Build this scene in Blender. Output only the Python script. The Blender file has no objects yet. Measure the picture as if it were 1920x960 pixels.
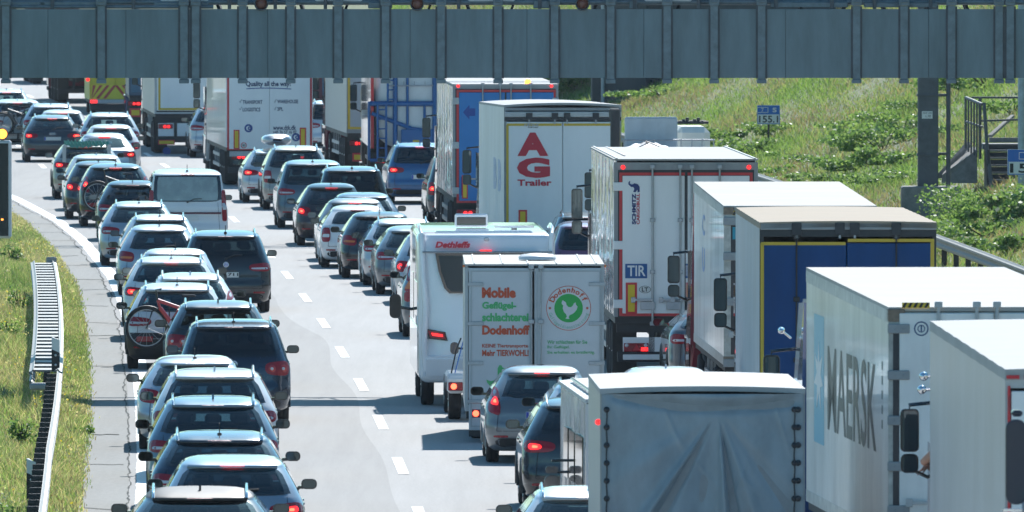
import bpy, bmesh, math, random
import numpy as np
from mathutils import Vector, Matrix
random.seed(7); rng = np.random.default_rng(7)
R = math.radians
scene = bpy.context.scene
COL = scene.collection
# ---------------------------------------------------------------- camera, world, sun, exposure
F_PX = 28000.0; CAM_H = 9.0; HOR = 236.0        # focal length in photo pixels, camera height, horizon above the frame
PITCH = math.atan(716.0 / F_PX)
cd = bpy.data.cameras.new('camera'); cam = bpy.data.objects.new('camera', cd); COL.objects.link(cam)
cam.location = (0, 0, CAM_H); cam.rotation_euler = (math.pi / 2 - PITCH, 0, 0)
cd.sensor_width = 36.0; cd.lens = F_PX / 1920 * 36.0; cd.clip_start = 1.0; cd.clip_end = 12000
cd.dof.use_dof = True; cd.dof.focus_distance = 262; cd.dof.aperture_fstop = 13
scene.camera = cam
SUN_EL, SUN_AZ = 42.0, 12.0                     # sun ahead of the camera and a little to the right
w = bpy.data.worlds.new('World'); scene.world = w; w.use_nodes = True
nt = w.node_tree; bg = nt.nodes['Background']
sky = nt.nodes.new('ShaderNodeTexSky'); sky.sky_type = 'NISHITA'; sky.sun_disc = False
sky.sun_elevation = R(SUN_EL); sky.sun_rotation = R(SUN_AZ); sky.air_density = 1.0; sky.dust_density = 0.6; sky.ozone_density = 2.0
mul = nt.nodes.new('ShaderNodeMix'); mul.data_type = 'RGBA'; mul.blend_type = 'MULTIPLY'; mul.inputs[0].default_value = 1; mul.inputs[7].default_value = (.57, .99, 1.08, 1)
nt.links.new(sky.outputs[0], mul.inputs[6]); nt.links.new(mul.outputs[2], bg.inputs[0]); bg.inputs[1].default_value = 0.096
sl = bpy.data.lights.new('sun', 'SUN'); sun = bpy.data.objects.new('sun', sl); COL.objects.link(sun)
sl.energy = 4.8; sl.angle = R(0.53); sl.color = (1, 0.975, 0.95)
sun.rotation_euler = (R(90 - SUN_EL), 0, R(180 - SUN_AZ)); sun.location = (20, 300, 60)
vs = scene.view_settings; vs.view_transform = 'Standard'; vs.look = 'None'; vs.exposure = 0.5; vs.gamma = 1; vs.use_curve_mapping = False
scene.cycles.max_bounces = 7; scene.cycles.transparent_max_bounces = 12; scene.cycles.volume_bounces = 0
scene.cycles.use_denoising = True; scene.cycles.sample_clamp_indirect = 6; scene.cycles.sample_clamp_direct = 12
scene.cycles.caustics_reflective = False; scene.cycles.caustics_refractive = False
# ---------------------------------------------------------------- road geometry in metres
def xd(y):                                       # dashed line between left and middle lane
    d = y - 227.0
    if d < -230: return -1.7 + .0245 * 230 - 0.6e-4 * 230 ** 2 - .0031 * (-d - 230)
    if d > 500: return -1.7 - .0245 * 500 - 0.6e-4 * 250000 - .0845 * (d - 500)
    return -1.7 - .0245 * d - 0.6e-4 * d * d
def slope(y): return (xd(y + 1) - xd(y - 1)) / 2
def lerp_tab(t, v):
    if v <= t[0][0]: return t[0][1]
    for (a, b), (c, d) in zip(t, t[1:]):
        if v <= c: return b + (d - b) * (v - a) / (c - a)
    return t[-1][1]
def lw(y): return lerp_tab([(0, 3.85), (318, 3.88), (333, 3.93), (349, 4.1), (366, 4.25), (387, 4.6), (415, 5.4), (450, 6.9), (480, 7.5), (3000, 7.5)], y)
def ppm(z): return F_PX / z
def PX(px, z): return (px - 960.0) * z / F_PX
def PZ(py, z): return CAM_H - (py + HOR) * z / F_PX
def bank(off): return 0.0 if off < 15.5 else (0.40 * (off - 15.5) if off < 41 else 10.2)
def ground(x, y):
    o = x - xd(y)
    return bank(o)
# ---------------------------------------------------------------- materials
MATS = {}
def srgb(r, g, b):
    f = lambda c: (c / 255 / 12.92) if c / 255 <= .04045 else ((c / 255 + .055) / 1.055) ** 2.4
    return (f(r), f(g), f(b))
def mat(name, col, rough=.5, metal=0, coat=0, emis=None, es=0, noise=0, nscale=3, bump=0, bscale=20, spec=.5, stretch=(1, 1, 1)):
    if name in MATS: return MATS[name]
    m = bpy.data.materials.new(name); m.use_nodes = True; t = m.node_tree; p = t.nodes['Principled BSDF']
    p.inputs['Base Color'].default_value = (*col, 1); p.inputs['Roughness'].default_value = rough
    p.inputs['Metallic'].default_value = metal; p.inputs['Coat Weight'].default_value = coat; p.inputs['Coat Roughness'].default_value = .04
    p.inputs['Specular IOR Level'].default_value = spec
    if emis: p.inputs['Emission Color'].default_value = (*emis, 1); p.inputs['Emission Strength'].default_value = es
    if noise or bump:
        tc = t.nodes.new('ShaderNodeTexCoord'); mp = t.nodes.new('ShaderNodeMapping'); mp.inputs['Scale'].default_value = stretch
        t.links.new(tc.outputs['Object'], mp.inputs['Vector'])
    if noise:
        n = t.nodes.new('ShaderNodeTexNoise'); n.inputs['Scale'].default_value = nscale; n.inputs['Detail'].default_value = 6; n.inputs['Roughness'].default_value = .65
        t.links.new(mp.outputs[0], n.inputs['Vector'])
        cr = t.nodes.new('ShaderNodeValToRGB'); cr.color_ramp.elements[0].position = .3; cr.color_ramp.elements[1].position = .7
        cr.color_ramp.elements[0].color = (*[c * (1 - noise) for c in col], 1); cr.color_ramp.elements[1].color = (*[min(1, c * (1 + noise * .6)) for c in col], 1)
        t.links.new(n.outputs['Fac'], cr.inputs['Fac']); t.links.new(cr.outputs['Color'], p.inputs['Base Color'])
        ma = t.nodes.new('ShaderNodeMapRange'); ma.inputs['To Min'].default_value = max(0, rough - .08); ma.inputs['To Max'].default_value = min(1, rough + .12)
        t.links.new(n.outputs['Fac'], ma.inputs['Value']); t.links.new(ma.outputs[0], p.inputs['Roughness'])
    if bump:
        n2 = t.nodes.new('ShaderNodeTexNoise'); n2.inputs['Scale'].default_value = bscale; n2.inputs['Detail'].default_value = 3
        t.links.new(mp.outputs[0], n2.inputs['Vector'])
        b = t.nodes.new('ShaderNodeBump'); b.inputs['Strength'].default_value = min(1, bump); b.inputs['Distance'].default_value = .02 * max(1, bump)
        t.links.new(n2.outputs['Fac'], b.inputs['Height']); t.links.new(b.outputs[0], p.inputs['Normal'])
    MATS[name] = m; return m
def paint(name, rgb, metal=.0, rough=.32): return mat('paint ' + name, rgb, rough=rough, metal=metal, coat=1.0, noise=.05, nscale=1.5)
def glass_mat(name, tint, refl=.06):
    m = bpy.data.materials.new(name); m.use_nodes = True; t = m.node_tree; t.nodes.clear()
    o = t.nodes.new('ShaderNodeOutputMaterial'); mx = t.nodes.new('ShaderNodeMixShader'); tr = t.nodes.new('ShaderNodeBsdfTransparent'); gl = t.nodes.new('ShaderNodeBsdfGlossy')
    tr.inputs[0].default_value = (*tint, 1); gl.inputs['Roughness'].default_value = .02; gl.inputs['Color'].default_value = (.95, 1, 1, 1)
    fr = t.nodes.new('ShaderNodeFresnel'); fr.inputs['IOR'].default_value = 1.55
    ad = t.nodes.new('ShaderNodeMath'); ad.operation = 'ADD'; ad.use_clamp = True; ad.inputs[1].default_value = refl
    t.links.new(fr.outputs[0], ad.inputs[0]); t.links.new(ad.outputs[0], mx.inputs[0]); t.links.new(tr.outputs[0], mx.inputs[1]); t.links.new(gl.outputs[0], mx.inputs[2]); t.links.new(mx.outputs[0], o.inputs[0])
    MATS[name] = m; return m
GLASS = glass_mat('car glass', (.46, .60, .60), .035)
PRIV = glass_mat('privacy glass', (.06, .09, .10), .02)
CLEAR = glass_mat('clear glass', (.78, .86, .85), .03)
DKGLASS = mat('dark side glass', (.012, .02, .026), rough=.03, coat=1, spec=.9)
BLACK = mat('black plastic', (.022, .024, .026), rough=.5, noise=.2)
GLOSSB = mat('gloss black trim', (.012, .013, .014), rough=.12, coat=1)
FRIT = mat('black glass edge', (.008, .009, .01), rough=.08, coat=1)
RUBBER = mat('tyre rubber', (.028, .028, .03), rough=.85, bump=.4, bscale=60)
RIM = mat('alloy rim', (.45, .46, .47), rough=.3, metal=.9)
CHROME = mat('chrome', (.8, .82, .84), rough=.1, metal=1)
STEEL = mat('galvanised steel', (.42, .44, .46), rough=.45, metal=.7, noise=.18, nscale=8)
DKSTEEL = mat('dark chassis steel', (.035, .037, .04), rough=.6, noise=.3, nscale=5)
RED = mat('red lens', (.30, .003, .012), rough=.2, coat=.35, bump=.3, bscale=70)
LIT = mat('lit brake lens', (.9, .06, .04), rough=.3, emis=(1, .018, .022), es=1.5)
LITCORE = mat('lit lamp core', (1, .2, .1), rough=.3, emis=(1, .10, .045), es=3.2)
WLENS = mat('white lens', (.6, .6, .62), rough=.15, coat=1)
ORANGE = mat('amber lens', (.75, .2, .03), rough=.2, coat=1)
LITO = mat('lit amber lamp', (1, .4, .08), rough=.3, emis=(1, .3, .04), es=3)
CLOTH = mat('dark seat cloth', (.035, .037, .042), rough=.9, noise=.3, nscale=12)
MIRG = mat('mirror glass', (.10, .125, .13), rough=.02, metal=1)
PLATE = mat('number plate white', (.72, .73, .7), rough=.35)
PBLUE = mat('plate blue', (.01, .05, .4), rough=.4)
INK = mat('black lettering', (.015, .016, .02), rough=.5)
# ---------------------------------------------------------------- mesh helpers
class MB:
    def __init__(s): s.v = []; s.f = []; s.m = []; s.sm = []
    def add(s, vs_, fs, mi=0, smooth=False):
        o = len(s.v); s.v.extend([tuple(p) for p in vs_])
        for f in fs: s.f.append([i + o for i in f]); s.m.append(mi); s.sm.append(smooth)
        return s
    def build(s, name, mats, parent=None, loc=None):
        me = bpy.data.meshes.new(name); me.from_pydata(s.v, [], s.f)
        if not isinstance(mats, (list, tuple)): mats = [mats]
        for m in mats: me.materials.append(m)
        me.polygons.foreach_set('material_index', s.m); me.polygons.foreach_set('use_smooth', s.sm)
        me.validate(); me.update()
        return link(name, me, parent, loc)
def link(name, data, parent=None, loc=None):
    o = bpy.data.objects.new(name, data); COL.objects.link(o)
    if parent is not None: o.parent = parent
    if loc is not None: o.location = loc
    return o
def tag(o, label, cat, group=None):
    o['label'] = label; o['category'] = cat
    if group: o['group'] = group
    return o
def thing(name, label, cat, loc=(0, 0, 0), rz=0, group=None):
    o = bpy.data.objects.new(name, None); COL.objects.link(o); o.location = loc; o.rotation_euler = (0, 0, rz); o.empty_display_size = .3
    return tag(o, label, cat, group)
_bc = {}
def box(m, x0, x1, y0, y1, z0, z1, b=0, mi=0, taper=None):
    if x1 < x0: x0, x1 = x1, x0
    if y1 < y0: y0, y1 = y1, y0
    if z1 < z0: z0, z1 = z1, z0
    if b:
        b = min(b, (x1 - x0) * .45, (y1 - y0) * .45, (z1 - z0) * .45)
        V = []; idx = {}
        for i in (0, 1):
            for j in (0, 1):
                for k in (0, 1):
                    X, Y, Z = (x0, x1)[i], (y0, y1)[j], (z0, z1)[k]; sx, sy, sz = (1, -1)[i], (1, -1)[j], (1, -1)[k]
                    for a, p in enumerate(((X, Y + sy * b, Z + sz * b), (X + sx * b, Y, Z + sz * b), (X + sx * b, Y + sy * b, Z))):
                        idx[(i, j, k, a)] = len(V); V.append(p)
        I = lambda *q: idx[q]; Fs = []
        for i in (0, 1):
            Fs.append([I(i, 0, 0, 0), I(i, 1, 0, 0), I(i, 1, 1, 0), I(i, 0, 1, 0)][::1 if i else -1])
            Fs.append([I(0, i, 0, 1), I(0, i, 1, 1), I(1, i, 1, 1), I(1, i, 0, 1)][::1 if i else -1])
            Fs.append([I(0, 0, i, 2), I(1, 0, i, 2), I(1, 1, i, 2), I(0, 1, i, 2)][::1 if i else -1])
        for i in (0, 1):
            for j in (0, 1):
                Fs.append([I(i, j, 0, 0), I(i, j, 1, 0), I(i, j, 1, 1), I(i, j, 0, 1)])
                Fs.append([I(i, 0, j, 0), I(i, 1, j, 0), I(i, 1, j, 2), I(i, 0, j, 2)])
                Fs.append([I(0, i, j, 1), I(1, i, j, 1), I(1, i, j, 2), I(0, i, j, 2)])
                for k in (0, 1): Fs.append([I(i, j, k, 0), I(i, j, k, 1), I(i, j, k, 2)])
        m.add(V, Fs, mi)
    else:
        V = [(x, y, z) for x in (x0, x1) for y in (y0, y1) for z in (z0, z1)]
        m.add(V, [(0, 1, 3, 2), (4, 6, 7, 5), (0, 4, 5, 1), (2, 3, 7, 6), (0, 2, 6, 4), (1, 5, 7, 3)], mi)
    return m
def tube(m, pts, r, n=8, mi=0, r2=None, caps=True):
    pts = [Vector(p) for p in pts]; V = []; Fs = []; N = len(pts)
    for i, p in enumerate(pts):
        d = (pts[min(i + 1, N - 1)] - pts[max(i - 1, 0)]).normalized()
        u = d.cross(Vector((0, 0, 1)) if abs(d.z) < .9 else Vector((1, 0, 0))).normalized(); v = d.cross(u)
        rr = r if r2 is None else r + (r2 - r) * i / (N - 1)
        for k in range(n):
            a = 2 * math.pi * k / n; V.append(p + u * rr * math.cos(a) + v * rr * math.sin(a))
    for i in range(N - 1):
        for k in range(n):
            k2 = (k + 1) % n; Fs.append((i * n + k, i * n + k2, (i + 1) * n + k2, (i + 1) * n + k))
    m.add(V, Fs, mi, True)
    if caps: m.add([V[k] for k in range(n)] + [V[(N - 1) * n + k] for k in range(n)], [list(range(n))[::-1], list(range(n, 2 * n))], mi)
    return m
def lathe(m, prof, c, axis='x', n=24, mi=0, sm=True):      # prof: (r, h) pairs, closed by caller
    V = []; Fs = []; P = len(prof)
    for k in range(n):
        a = 2 * math.pi * k / n; ca, sa = math.cos(a), math.sin(a)
        for r, h in prof:
            q = {'x': (h, r * ca, r * sa), 'y': (r * ca, h, r * sa), 'z': (r * ca, r * sa, h)}[axis]
            V.append((c[0] + q[0], c[1] + q[1], c[2] + q[2]))
    for k in range(n):
        k2 = (k + 1) % n
        for j in range(P - 1): Fs.append((k * P + j, k * P + j + 1, k2 * P + j + 1, k2 * P + j))
    m.add(V, Fs, mi, sm); return m
def prism(m, pts, y0, y1, mi=0, plane='xz'):               # extruded outline
    n = len(pts)
    def q(a, b, c): return {'xz': (a, c, b), 'yz': (c, a, b), 'xy': (a, b, c)}[plane]
    V = [q(a, b, y0) for a, b in pts] + [q(a, b, y1) for a, b in pts]
    ar = sum(pts[i][0] * pts[(i + 1) % n][1] - pts[(i + 1) % n][0] * pts[i][1] for i in range(n))
    f0, f1 = list(range(n)), list(range(n, 2 * n))[::-1]
    S = [(i, i + n, (i + 1) % n + n, (i + 1) % n) for i in range(n)]
    m.add(V, [f0, f1] + S, mi); return m
def hexa(m, P, mi=0):                                       # 8 corners: bottom 4 (ccw), top 4
    m.add(P, [(3, 2, 1, 0), (4, 5, 6, 7), (0, 1, 5, 4), (1, 2, 6, 5), (2, 3, 7, 6), (3, 0, 4, 7)], mi); return m
def pod(m, cx, cz, w_, h_, y0, y1, mi=0, r=.42, n=4):
    """rounded housing, domed at y1 and flat at y0"""
    rr = min(w_, h_) * r; N = 0; V = []; rings = ((y0 + .004, .94), (y0, .97), (y0 + .012, 1.0), (y0 + (y1 - y0) * .45, .97), (y0 + (y1 - y0) * .8, .78), (y1, .45))
    for y, s_ in rings: P = rrect(0, 0, w_, h_, rr, n); N = len(P); V += [(cx + a * s_, y, cz + b * s_) for a, b in P]
    k = len(rings); m.add(V, [(j * N + i, j * N + (i + 1) % N, (j + 1) * N + (i + 1) % N, (j + 1) * N + i) for j in range(k - 1) for i in range(N)], mi, True)
    m.add([V[i] for i in range(N)], [tuple(range(N))[::-1]], mi); m.add(V[-N:], [tuple(range(N))], mi); return m
def ell(cx, cz, rx, rz, n=28, a0=0, a1=360): return [(cx + rx * math.cos(R(a0 + (a1 - a0) * i / n)), cz + rz * math.sin(R(a0 + (a1 - a0) * i / n))) for i in range(n)]
def rrect(cx, cz, w_, h_, r, n=4):
    P = []
    for sx, sz, a in ((1, 1, 0), (-1, 1, 90), (-1, -1, 180), (1, -1, 270)):
        for i in range(n + 1):
            t = R(a + 90 * i / n); P.append((cx + sx * (w_ / 2 - r) + r * math.cos(t), cz + sz * (h_ / 2 - r) + r * math.sin(t)))
    return P
_tc = {}
def text_geo(s, bold=0.0):
    k = (s, bold)
    if k not in _tc:
        c = bpy.data.curves.new('lettering', 'FONT'); c.body = s; c.size = 1; c.offset = bold; c.resolution_u = 3; c.fill_mode = 'BOTH'; c.extrude = .01; c.align_x = 'CENTER'
        o = bpy.data.objects.new('lettering', c); COL.objects.link(o)
        dg = bpy.context.evaluated_depsgraph_get(); me = bpy.data.meshes.new_from_object(o.evaluated_get(dg))
        V = [tuple(v.co) for v in me.vertices]; Fs = [list(p.vertices) for p in me.polygons]
        bpy.data.objects.remove(o); bpy.data.curves.remove(c); bpy.data.meshes.remove(me)
        _tc[k] = (V, Fs)
    return _tc[k]
def lettering(s, m_, parent, u0, u1, z0, z1, y, face='rear', bold=.02, shear=0, vertical=False, name='lettering', th=.004):
    """letters fitted into the rectangle u0..u1, z0..z1 on the rear face (facing -y) or left face (facing -x) of a vehicle"""
    V, Fs = text_geo(s, bold)
    xs = [v[0] for v in V]; ys = [v[1] for v in V]; ax, bx_, ay, by = min(xs), max(xs), min(ys), max(ys)
    out = []
    for v in V:
        a = (v[0] - ax) / (bx_ - ax); b = (v[1] - ay) / (by - ay); d = 0 if v[2] < 0 else th
        if vertical: a, b = 1 - b, a                            # reads upwards
        u = u0 + (u1 - u0) * a + (shear * b); z = z0 + (z1 - z0) * b
        if face == 'rear': out.append((u, y - d, z))
        elif face == 'left': out.append((y - d, u, z))         # u is the y coordinate, u0 far, u1 near
        elif face == 'front': out.append((-u, y + d, z))
    mb = MB(); mb.add(out, Fs); return mb.build(name, m_, parent)
def new_lin(rgb): return rgb
# ---------------------------------------------------------------- ground, road, markings
def strip(name, mat_, o0, o1, y0, y1, z, step=4, parent=None, n=1):
    """sheet that follows the road between the offsets o0(y), o1(y) from the dashed line"""
    m = MB(); ys = np.arange(y0, y1 + .01, step); V = []
    f0 = o0 if callable(o0) else (lambda y: o0); f1 = o1 if callable(o1) else (lambda y: o1)
    for y in ys:
        a, b = f0(y), f1(y)
        for j in range(n + 1): V.append((xd(y) + a + (b - a) * j / n, y, z))
    k = n + 1
    m.add(V, [(i * k + j, i * k + j + 1, (i + 1) * k + j + 1, (i + 1) * k + j) for i in range(len(ys) - 1) for j in range(n)], 0)
    o = m.build(name, mat_, parent); o['kind'] = 'structure'; return o
def asphalt(name, c0, c1, sc=26, rough=.62):
    m = bpy.data.materials.new(name); m.use_nodes = True; t = m.node_tree; p = t.nodes['Principled BSDF']; L = t.links
    tc = t.nodes.new('ShaderNodeTexCoord')
    def noise(scale, st, det=4):
        mp = t.nodes.new('ShaderNodeMapping'); mp.inputs['Scale'].default_value = st; L.new(tc.outputs['Object'], mp.inputs[0])
        n = t.nodes.new('ShaderNodeTexNoise'); n.inputs['Scale'].default_value = scale; n.inputs['Detail'].default_value = det; n.inputs['Roughness'].default_value = .7; L.new(mp.outputs[0], n.inputs['Vector']); return n
    a = noise(sc, (1, .25, 1)); b = noise(.5, (1, .08, 1), 5); c = noise(3.0, (1.2, .03, 1), 3)
    r = t.nodes.new('ShaderNodeValToRGB'); r.color_ramp.elements[0].color = (*c0, 1); r.color_ramp.elements[1].color = (*c1, 1); r.color_ramp.elements[0].position = .25; r.color_ramp.elements[1].position = .75
    s1 = t.nodes.new('ShaderNodeMath'); s1.operation = 'MULTIPLY_ADD'; s1.inputs[1].default_value = .45; L.new(b.outputs[0], s1.inputs[0])
    s2 = t.nodes.new('ShaderNodeMath'); s2.operation = 'MULTIPLY_ADD'; s2.inputs[1].default_value = .5; s2.inputs[2].default_value = .0; L.new(a.outputs[0], s2.inputs[0])
    s3 = t.nodes.new('ShaderNodeMath'); s3.operation = 'MULTIPLY_ADD'; s3.inputs[1].default_value = .34; L.new(c.outputs[0], s3.inputs[0]); L.new(s2.outputs[0], s3.inputs[2]); L.new(s3.outputs[0], s1.inputs[2])
    L.new(s1.outputs[0], r.inputs[0]); L.new(r.outputs[0], p.inputs['Base Color']); p.inputs['Roughness'].default_value = rough; p.inputs['Specular IOR Level'].default_value = .25
    bu = t.nodes.new('ShaderNodeBump'); bu.inputs['Strength'].default_value = .35; bu.inputs['Distance'].default_value = .01; L.new(a.outputs[0], bu.inputs['Height']); L.new(bu.outputs[0], p.inputs['Normal'])
    return m
ROAD = asphalt('light asphalt', (.25, .248, .242), (.40, .395, .385), rough=.85)
ROAD2 = asphalt('worn darker asphalt', (.215, .213, .207), (.34, .335, .325), 40, .85)
SLAB = asphalt('shoulder concrete', (.17, .175, .165), (.27, .27, .255), 12, .85)
LINE = mat('road paint', (.78, .79, .78), rough=.5, noise=.12, nscale=6)
EARTH = mat('soil under grass', (.18, .20, .10), rough=.95, noise=.4, nscale=2)
CRACK = mat('crack filled with dirt', (.045, .05, .045), rough=.95)
Y0, Y1 = 60, 1400
# earth sheet with the embankment on the right and a flat left side, reaching far out
offs = [-2600, -900, -300, -120, -60, -36, -30, -24, -16, -11, -8, 0, 13, 15.5] + list(np.arange(16.5, 41.1, 1.75)) + [41, 60, 120, 400, 1500, 3600]
ys = [-3000, -1200, -500, -200, -60] + list(np.arange(40, 900, 10)) + [900, 1000, 1200, 1500, 2000, 3000, 4500, 7000]
m = MB(); V = []
for y in ys:
    for o in offs:
        z = bank(o) - .02
        if o > 17 and o < 41: z += .12 * math.sin(y * .21 + o) * math.sin(o * .9 + y * .05)
        V.append((xd(min(y, 1400)) + o, y, z))
k = len(offs); m.add(V, [(i * k + j, i * k + j + 1, (i + 1) * k + j + 1, (i + 1) * k + j) for i in range(len(ys) - 1) for j in range(k - 1)], 0, True)
g = m.build('ground', EARTH); g['kind'] = 'structure'
LSH = .62
strip('road', ROAD, -.02, 13.4, Y0, Y1, .0); strip('road', ROAD, -4.6, 13.4, -520, Y0, .0, 10)
# seam between the darker left-lane asphalt and the lighter rest, wandering like the paving joint in the photo
_sr = [(rng.uniform(.02, .35), rng.uniform(0, 6.3), rng.uniform(.01, .035)) for _ in range(7)]
def seam(y):
    return -.24 - lerp_tab([(290, 0), (312, .45), (350, .5), (1000, .5)], y) + sum(a * math.sin(f * y + p) for f, p, a in _sr)
strip('left_lane_road', ROAD2, lambda y: -lw(y) - .25, seam, Y0, Y1, .004, step=.8)
strip('road_bed', ROAD, lambda y: seam(y) - .05, .0, Y0, Y1, .002, step=.8)
strip('road_shoulder', SLAB, lambda y: -lw(y) - .95, lambda y: -lw(y) - .2, Y0, Y1, .001)
m = MB()   # rough joint and cross cracks of the shoulder slabs
y = 120.0
jx = 0
pts = []
while y < 420:
    jx = .8 * jx + rng.normal(0, .016); pts.append((xd(y) - lw(y) - .24 + jx, y)); y += rng.uniform(.25, .9)
for (x0_, y0_), (x1_, y1_) in zip(pts, pts[1:]):
    wd = rng.uniform(.004, .016); m.add([(x0_ - wd, y0_, .009), (x0_ + wd, y0_, .009), (x1_ + wd, y1_, .009), (x1_ - wd, y1_, .009)], [(0, 1, 2, 3)])
y = 150
while y < 400:
    x = xd(y) - lw(y) - .9; xe = x + rng.uniform(.45, .68); yy = y; wd = rng.uniform(.05, .11)
    while x < xe:
        x2 = x + .07; y2 = yy + rng.normal(0, .12); m.add([(x, yy - wd, .009), (x2, y2 - wd, .009), (x2, y2 + wd, .009), (x, yy + wd, .009)], [(0, 1, 2, 3)]); x, yy = x2, y2
    y += rng.choice([9, 12, 15, 18]) + rng.normal(0, .4)
o = m.build('road_cracks', CRACK); o['kind'] = 'structure'
m = MB(); V = []; ys_ = np.arange(Y0, 430, .35)      # left edge line with ragged left rim
for y in ys_:
    a = xd(y) - lw(y); r_ = rng.normal(0, .006); V += [(a - .14 + r_, y, .009), (a + .15 + rng.normal(0, .004), y, .009)]
m.add(V, [(2 * i, 2 * i + 1, 2 * i + 3, 2 * i + 2) for i in range(len(ys_) - 1)])
o = m.build('road_edge_line', LINE); o['kind'] = 'structure'
def dashes(off, ya, yb, y_first, per=18.0, ln=6.4, wd=.16):
    m = MB(); y = y_first - math.floor((y_first - ya) / per) * per
    while y < yb:
        f = off if callable(off) else (lambda q: off)
        P = []
        for q in (y - ln / 2, y, y + ln / 2): P += [(xd(q) + f(q) - wd / 2, q, .0085), (xd(q) + f(q) + wd / 2, q, .0085)]
        m.add(P, [(0, 1, 3, 2), (2, 3, 5, 4)]); y += per
    o = m.build('lane_marking', LINE); o['kind'] = 'structure'
dashes(0, 70, 1200, 227.0); dashes(3.75, 70, 1200, 233.0)
dashes(-3.8, 432, 1200, 460)
strip('lane_marking', LINE, 7.42, 7.62, Y0, 1200, .0085); 
strip('path', ROAD2, -30, -17, -520, Y1, .002, 10)     # opposite carriageway
# ---------------------------------------------------------------- grass: numpy blades
def grass(name, pts, h, wv, mats, lean=.35, nb=1):
    """pts: (n,3) roots; h: (n,) heights; each blade a bent two-quad strip"""
    n = len(pts); a = rng.uniform(0, 2 * np.pi, n); d = np.stack([np.cos(a), np.sin(a)], 1); b = rng.uniform(0, 2 * np.pi, n)
    l = rng.uniform(.1, lean, n) * h; off = np.stack([np.cos(b) * l, np.sin(b) * l], 1)
    wv = wv * rng.uniform(.6, 1.4, n)
    V = np.zeros((n, 5, 3), np.float32)
    for k, (t, ww, oo) in enumerate(((0, 1, 0), (0, -1, 0), (.55, .8, .35), (.55, -.8, .35), (1, 0, 1))):
        V[:, k, 0] = pts[:, 0] + d[:, 0] * wv * ww * .5 + off[:, 0] * oo; V[:, k, 1] = pts[:, 1] + d[:, 1] * wv * ww * .5 + off[:, 1] * oo; V[:, k, 2] = pts[:, 2] + h * t * (1 - .15 * oo)
    base = (np.arange(n) * 5)[:, None]
    quads = (base + np.array([0, 1, 3, 2])).astype(np.int32); tris = (base + np.array([2, 3, 4])).astype(np.int32)
    me = bpy.data.meshes.new(name); me.vertices.add(n * 5); me.vertices.foreach_set('co', V.reshape(-1))
    loops = np.concatenate([quads.reshape(-1), tris.reshape(-1)]); me.loops.add(len(loops)); me.loops.foreach_set('vertex_index', loops)
    me.polygons.add(2 * n); ls = np.concatenate([np.arange(n) * 4, n * 4 + np.arange(n) * 3]).astype(np.int32); lt = np.concatenate([np.full(n, 4), np.full(n, 3)]).astype(np.int32)
    me.polygons.foreach_set('loop_start', ls); me.polygons.foreach_set('loop_total', lt)
    mi = rng.integers(0, len(mats), n)
    if len(mats) > 1:
        # colour in drifts: noise over the ground picks the hue
        q = np.sin(pts[:, 0] * 1.7 + 2 * np.sin(pts[:, 1] * .11)) + np.sin(pts[:, 1] * .17 + pts[:, 0] * .6) + rng.normal(0, .75, n)
        q = (q - q.min()) / (q.max() - q.min()); qq = np.argsort(np.argsort(q)) / n; mi = np.minimum((qq * len(mats)).astype(int), len(mats) - 1)
    me.polygons.foreach_set('material_index', np.concatenate([mi, mi]).astype(np.int32))
    for m_ in mats: me.materials.append(m_)
    me.update(calc_edges=True)
    o = link(name, me); return o
def leaf(name, c, tr=.35, rough=.55):
    m = bpy.data.materials.new(name); m.use_nodes = True; t = m.node_tree; t.nodes.clear(); L = t.links
    o = t.nodes.new('ShaderNodeOutputMaterial'); d = t.nodes.new('ShaderNodeBsdfPrincipled'); s = t.nodes.new('ShaderNodeBsdfTranslucent'); mx = t.nodes.new('ShaderNodeMixShader')
    d.inputs['Base Color'].default_value = (*c, 1); d.inputs['Roughness'].default_value = rough; s.inputs[0].default_value = (c[0] * 1.25, c[1] * 1.2, c[2] * .7, 1); mx.inputs[0].default_value = tr
    L.new(d.outputs[0], mx.inputs[1]); L.new(s.outputs[0], mx.inputs[2]); L.new(mx.outputs[0], o.inputs[0]); return m
B1 = leaf('bank grass green', (.20, .33, .10), .5); B2 = leaf('bank grass yellow green', (.28, .36, .14), .5); B3 = leaf('bank grass dry', (.38, .33, .20), .4); B4 = leaf('bank grass dark', (.13, .215, .07), .5); B5 = leaf('bank grass pale', (.28, .31, .17), .45); B6 = leaf('bank grass seed', (.27, .215, .15), .4)
G1 = leaf('grass green', (.30, .42, .15), .5); G2 = leaf('grass yellow green', (.44, .50, .21), .5); G3 = leaf('grass dry', (.60, .54, .36), .45); G4 = leaf('grass dark', (.19, .28, .10), .5); G5 = leaf('grass pale', (.50, .54, .31), .5)
G6 = leaf('grass reddish seed', (.42, .29, .20), .4); YEL = leaf('yellow flower', (.75, .6, .06)); WHT = leaf('white flower', (.75, .75, .7)); VIO = leaf('violet flower', (.45, .34, .58))
def xdv(y): return np.vectorize(xd)(y)
n = 330000
yy = 150 + (430 - 150) * rng.uniform(0, 1, n) ** 1.0; mn = np.vectorize(lambda q: -lw(q) - .93)(yy) + rng.normal(0, .05, n)
oo = mn - rng.uniform(0, 1, n) ** 1.3 * 5.5; xx = xdv(yy) + oo
hh = rng.uniform(.06, .24, n) * np.clip((mn - oo) * 1.6 + .35, .35, 1.1) * (1 + .5 * np.sin(xx * 2.1 + yy * .3))
GR = grass('grass', np.stack([xx, yy, np.zeros(n)], 1), np.clip(hh, .05, .5), .015, [B4, B5, B1, B5, G4, G5, B3, B1, G3, B2, B6, G5, B1, B3, B5, G3], lean=.8); tag(GR, 'tall green and straw coloured grass along the left verge', 'grass'); GR['kind'] = 'stuff'
n = 14000
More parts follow.
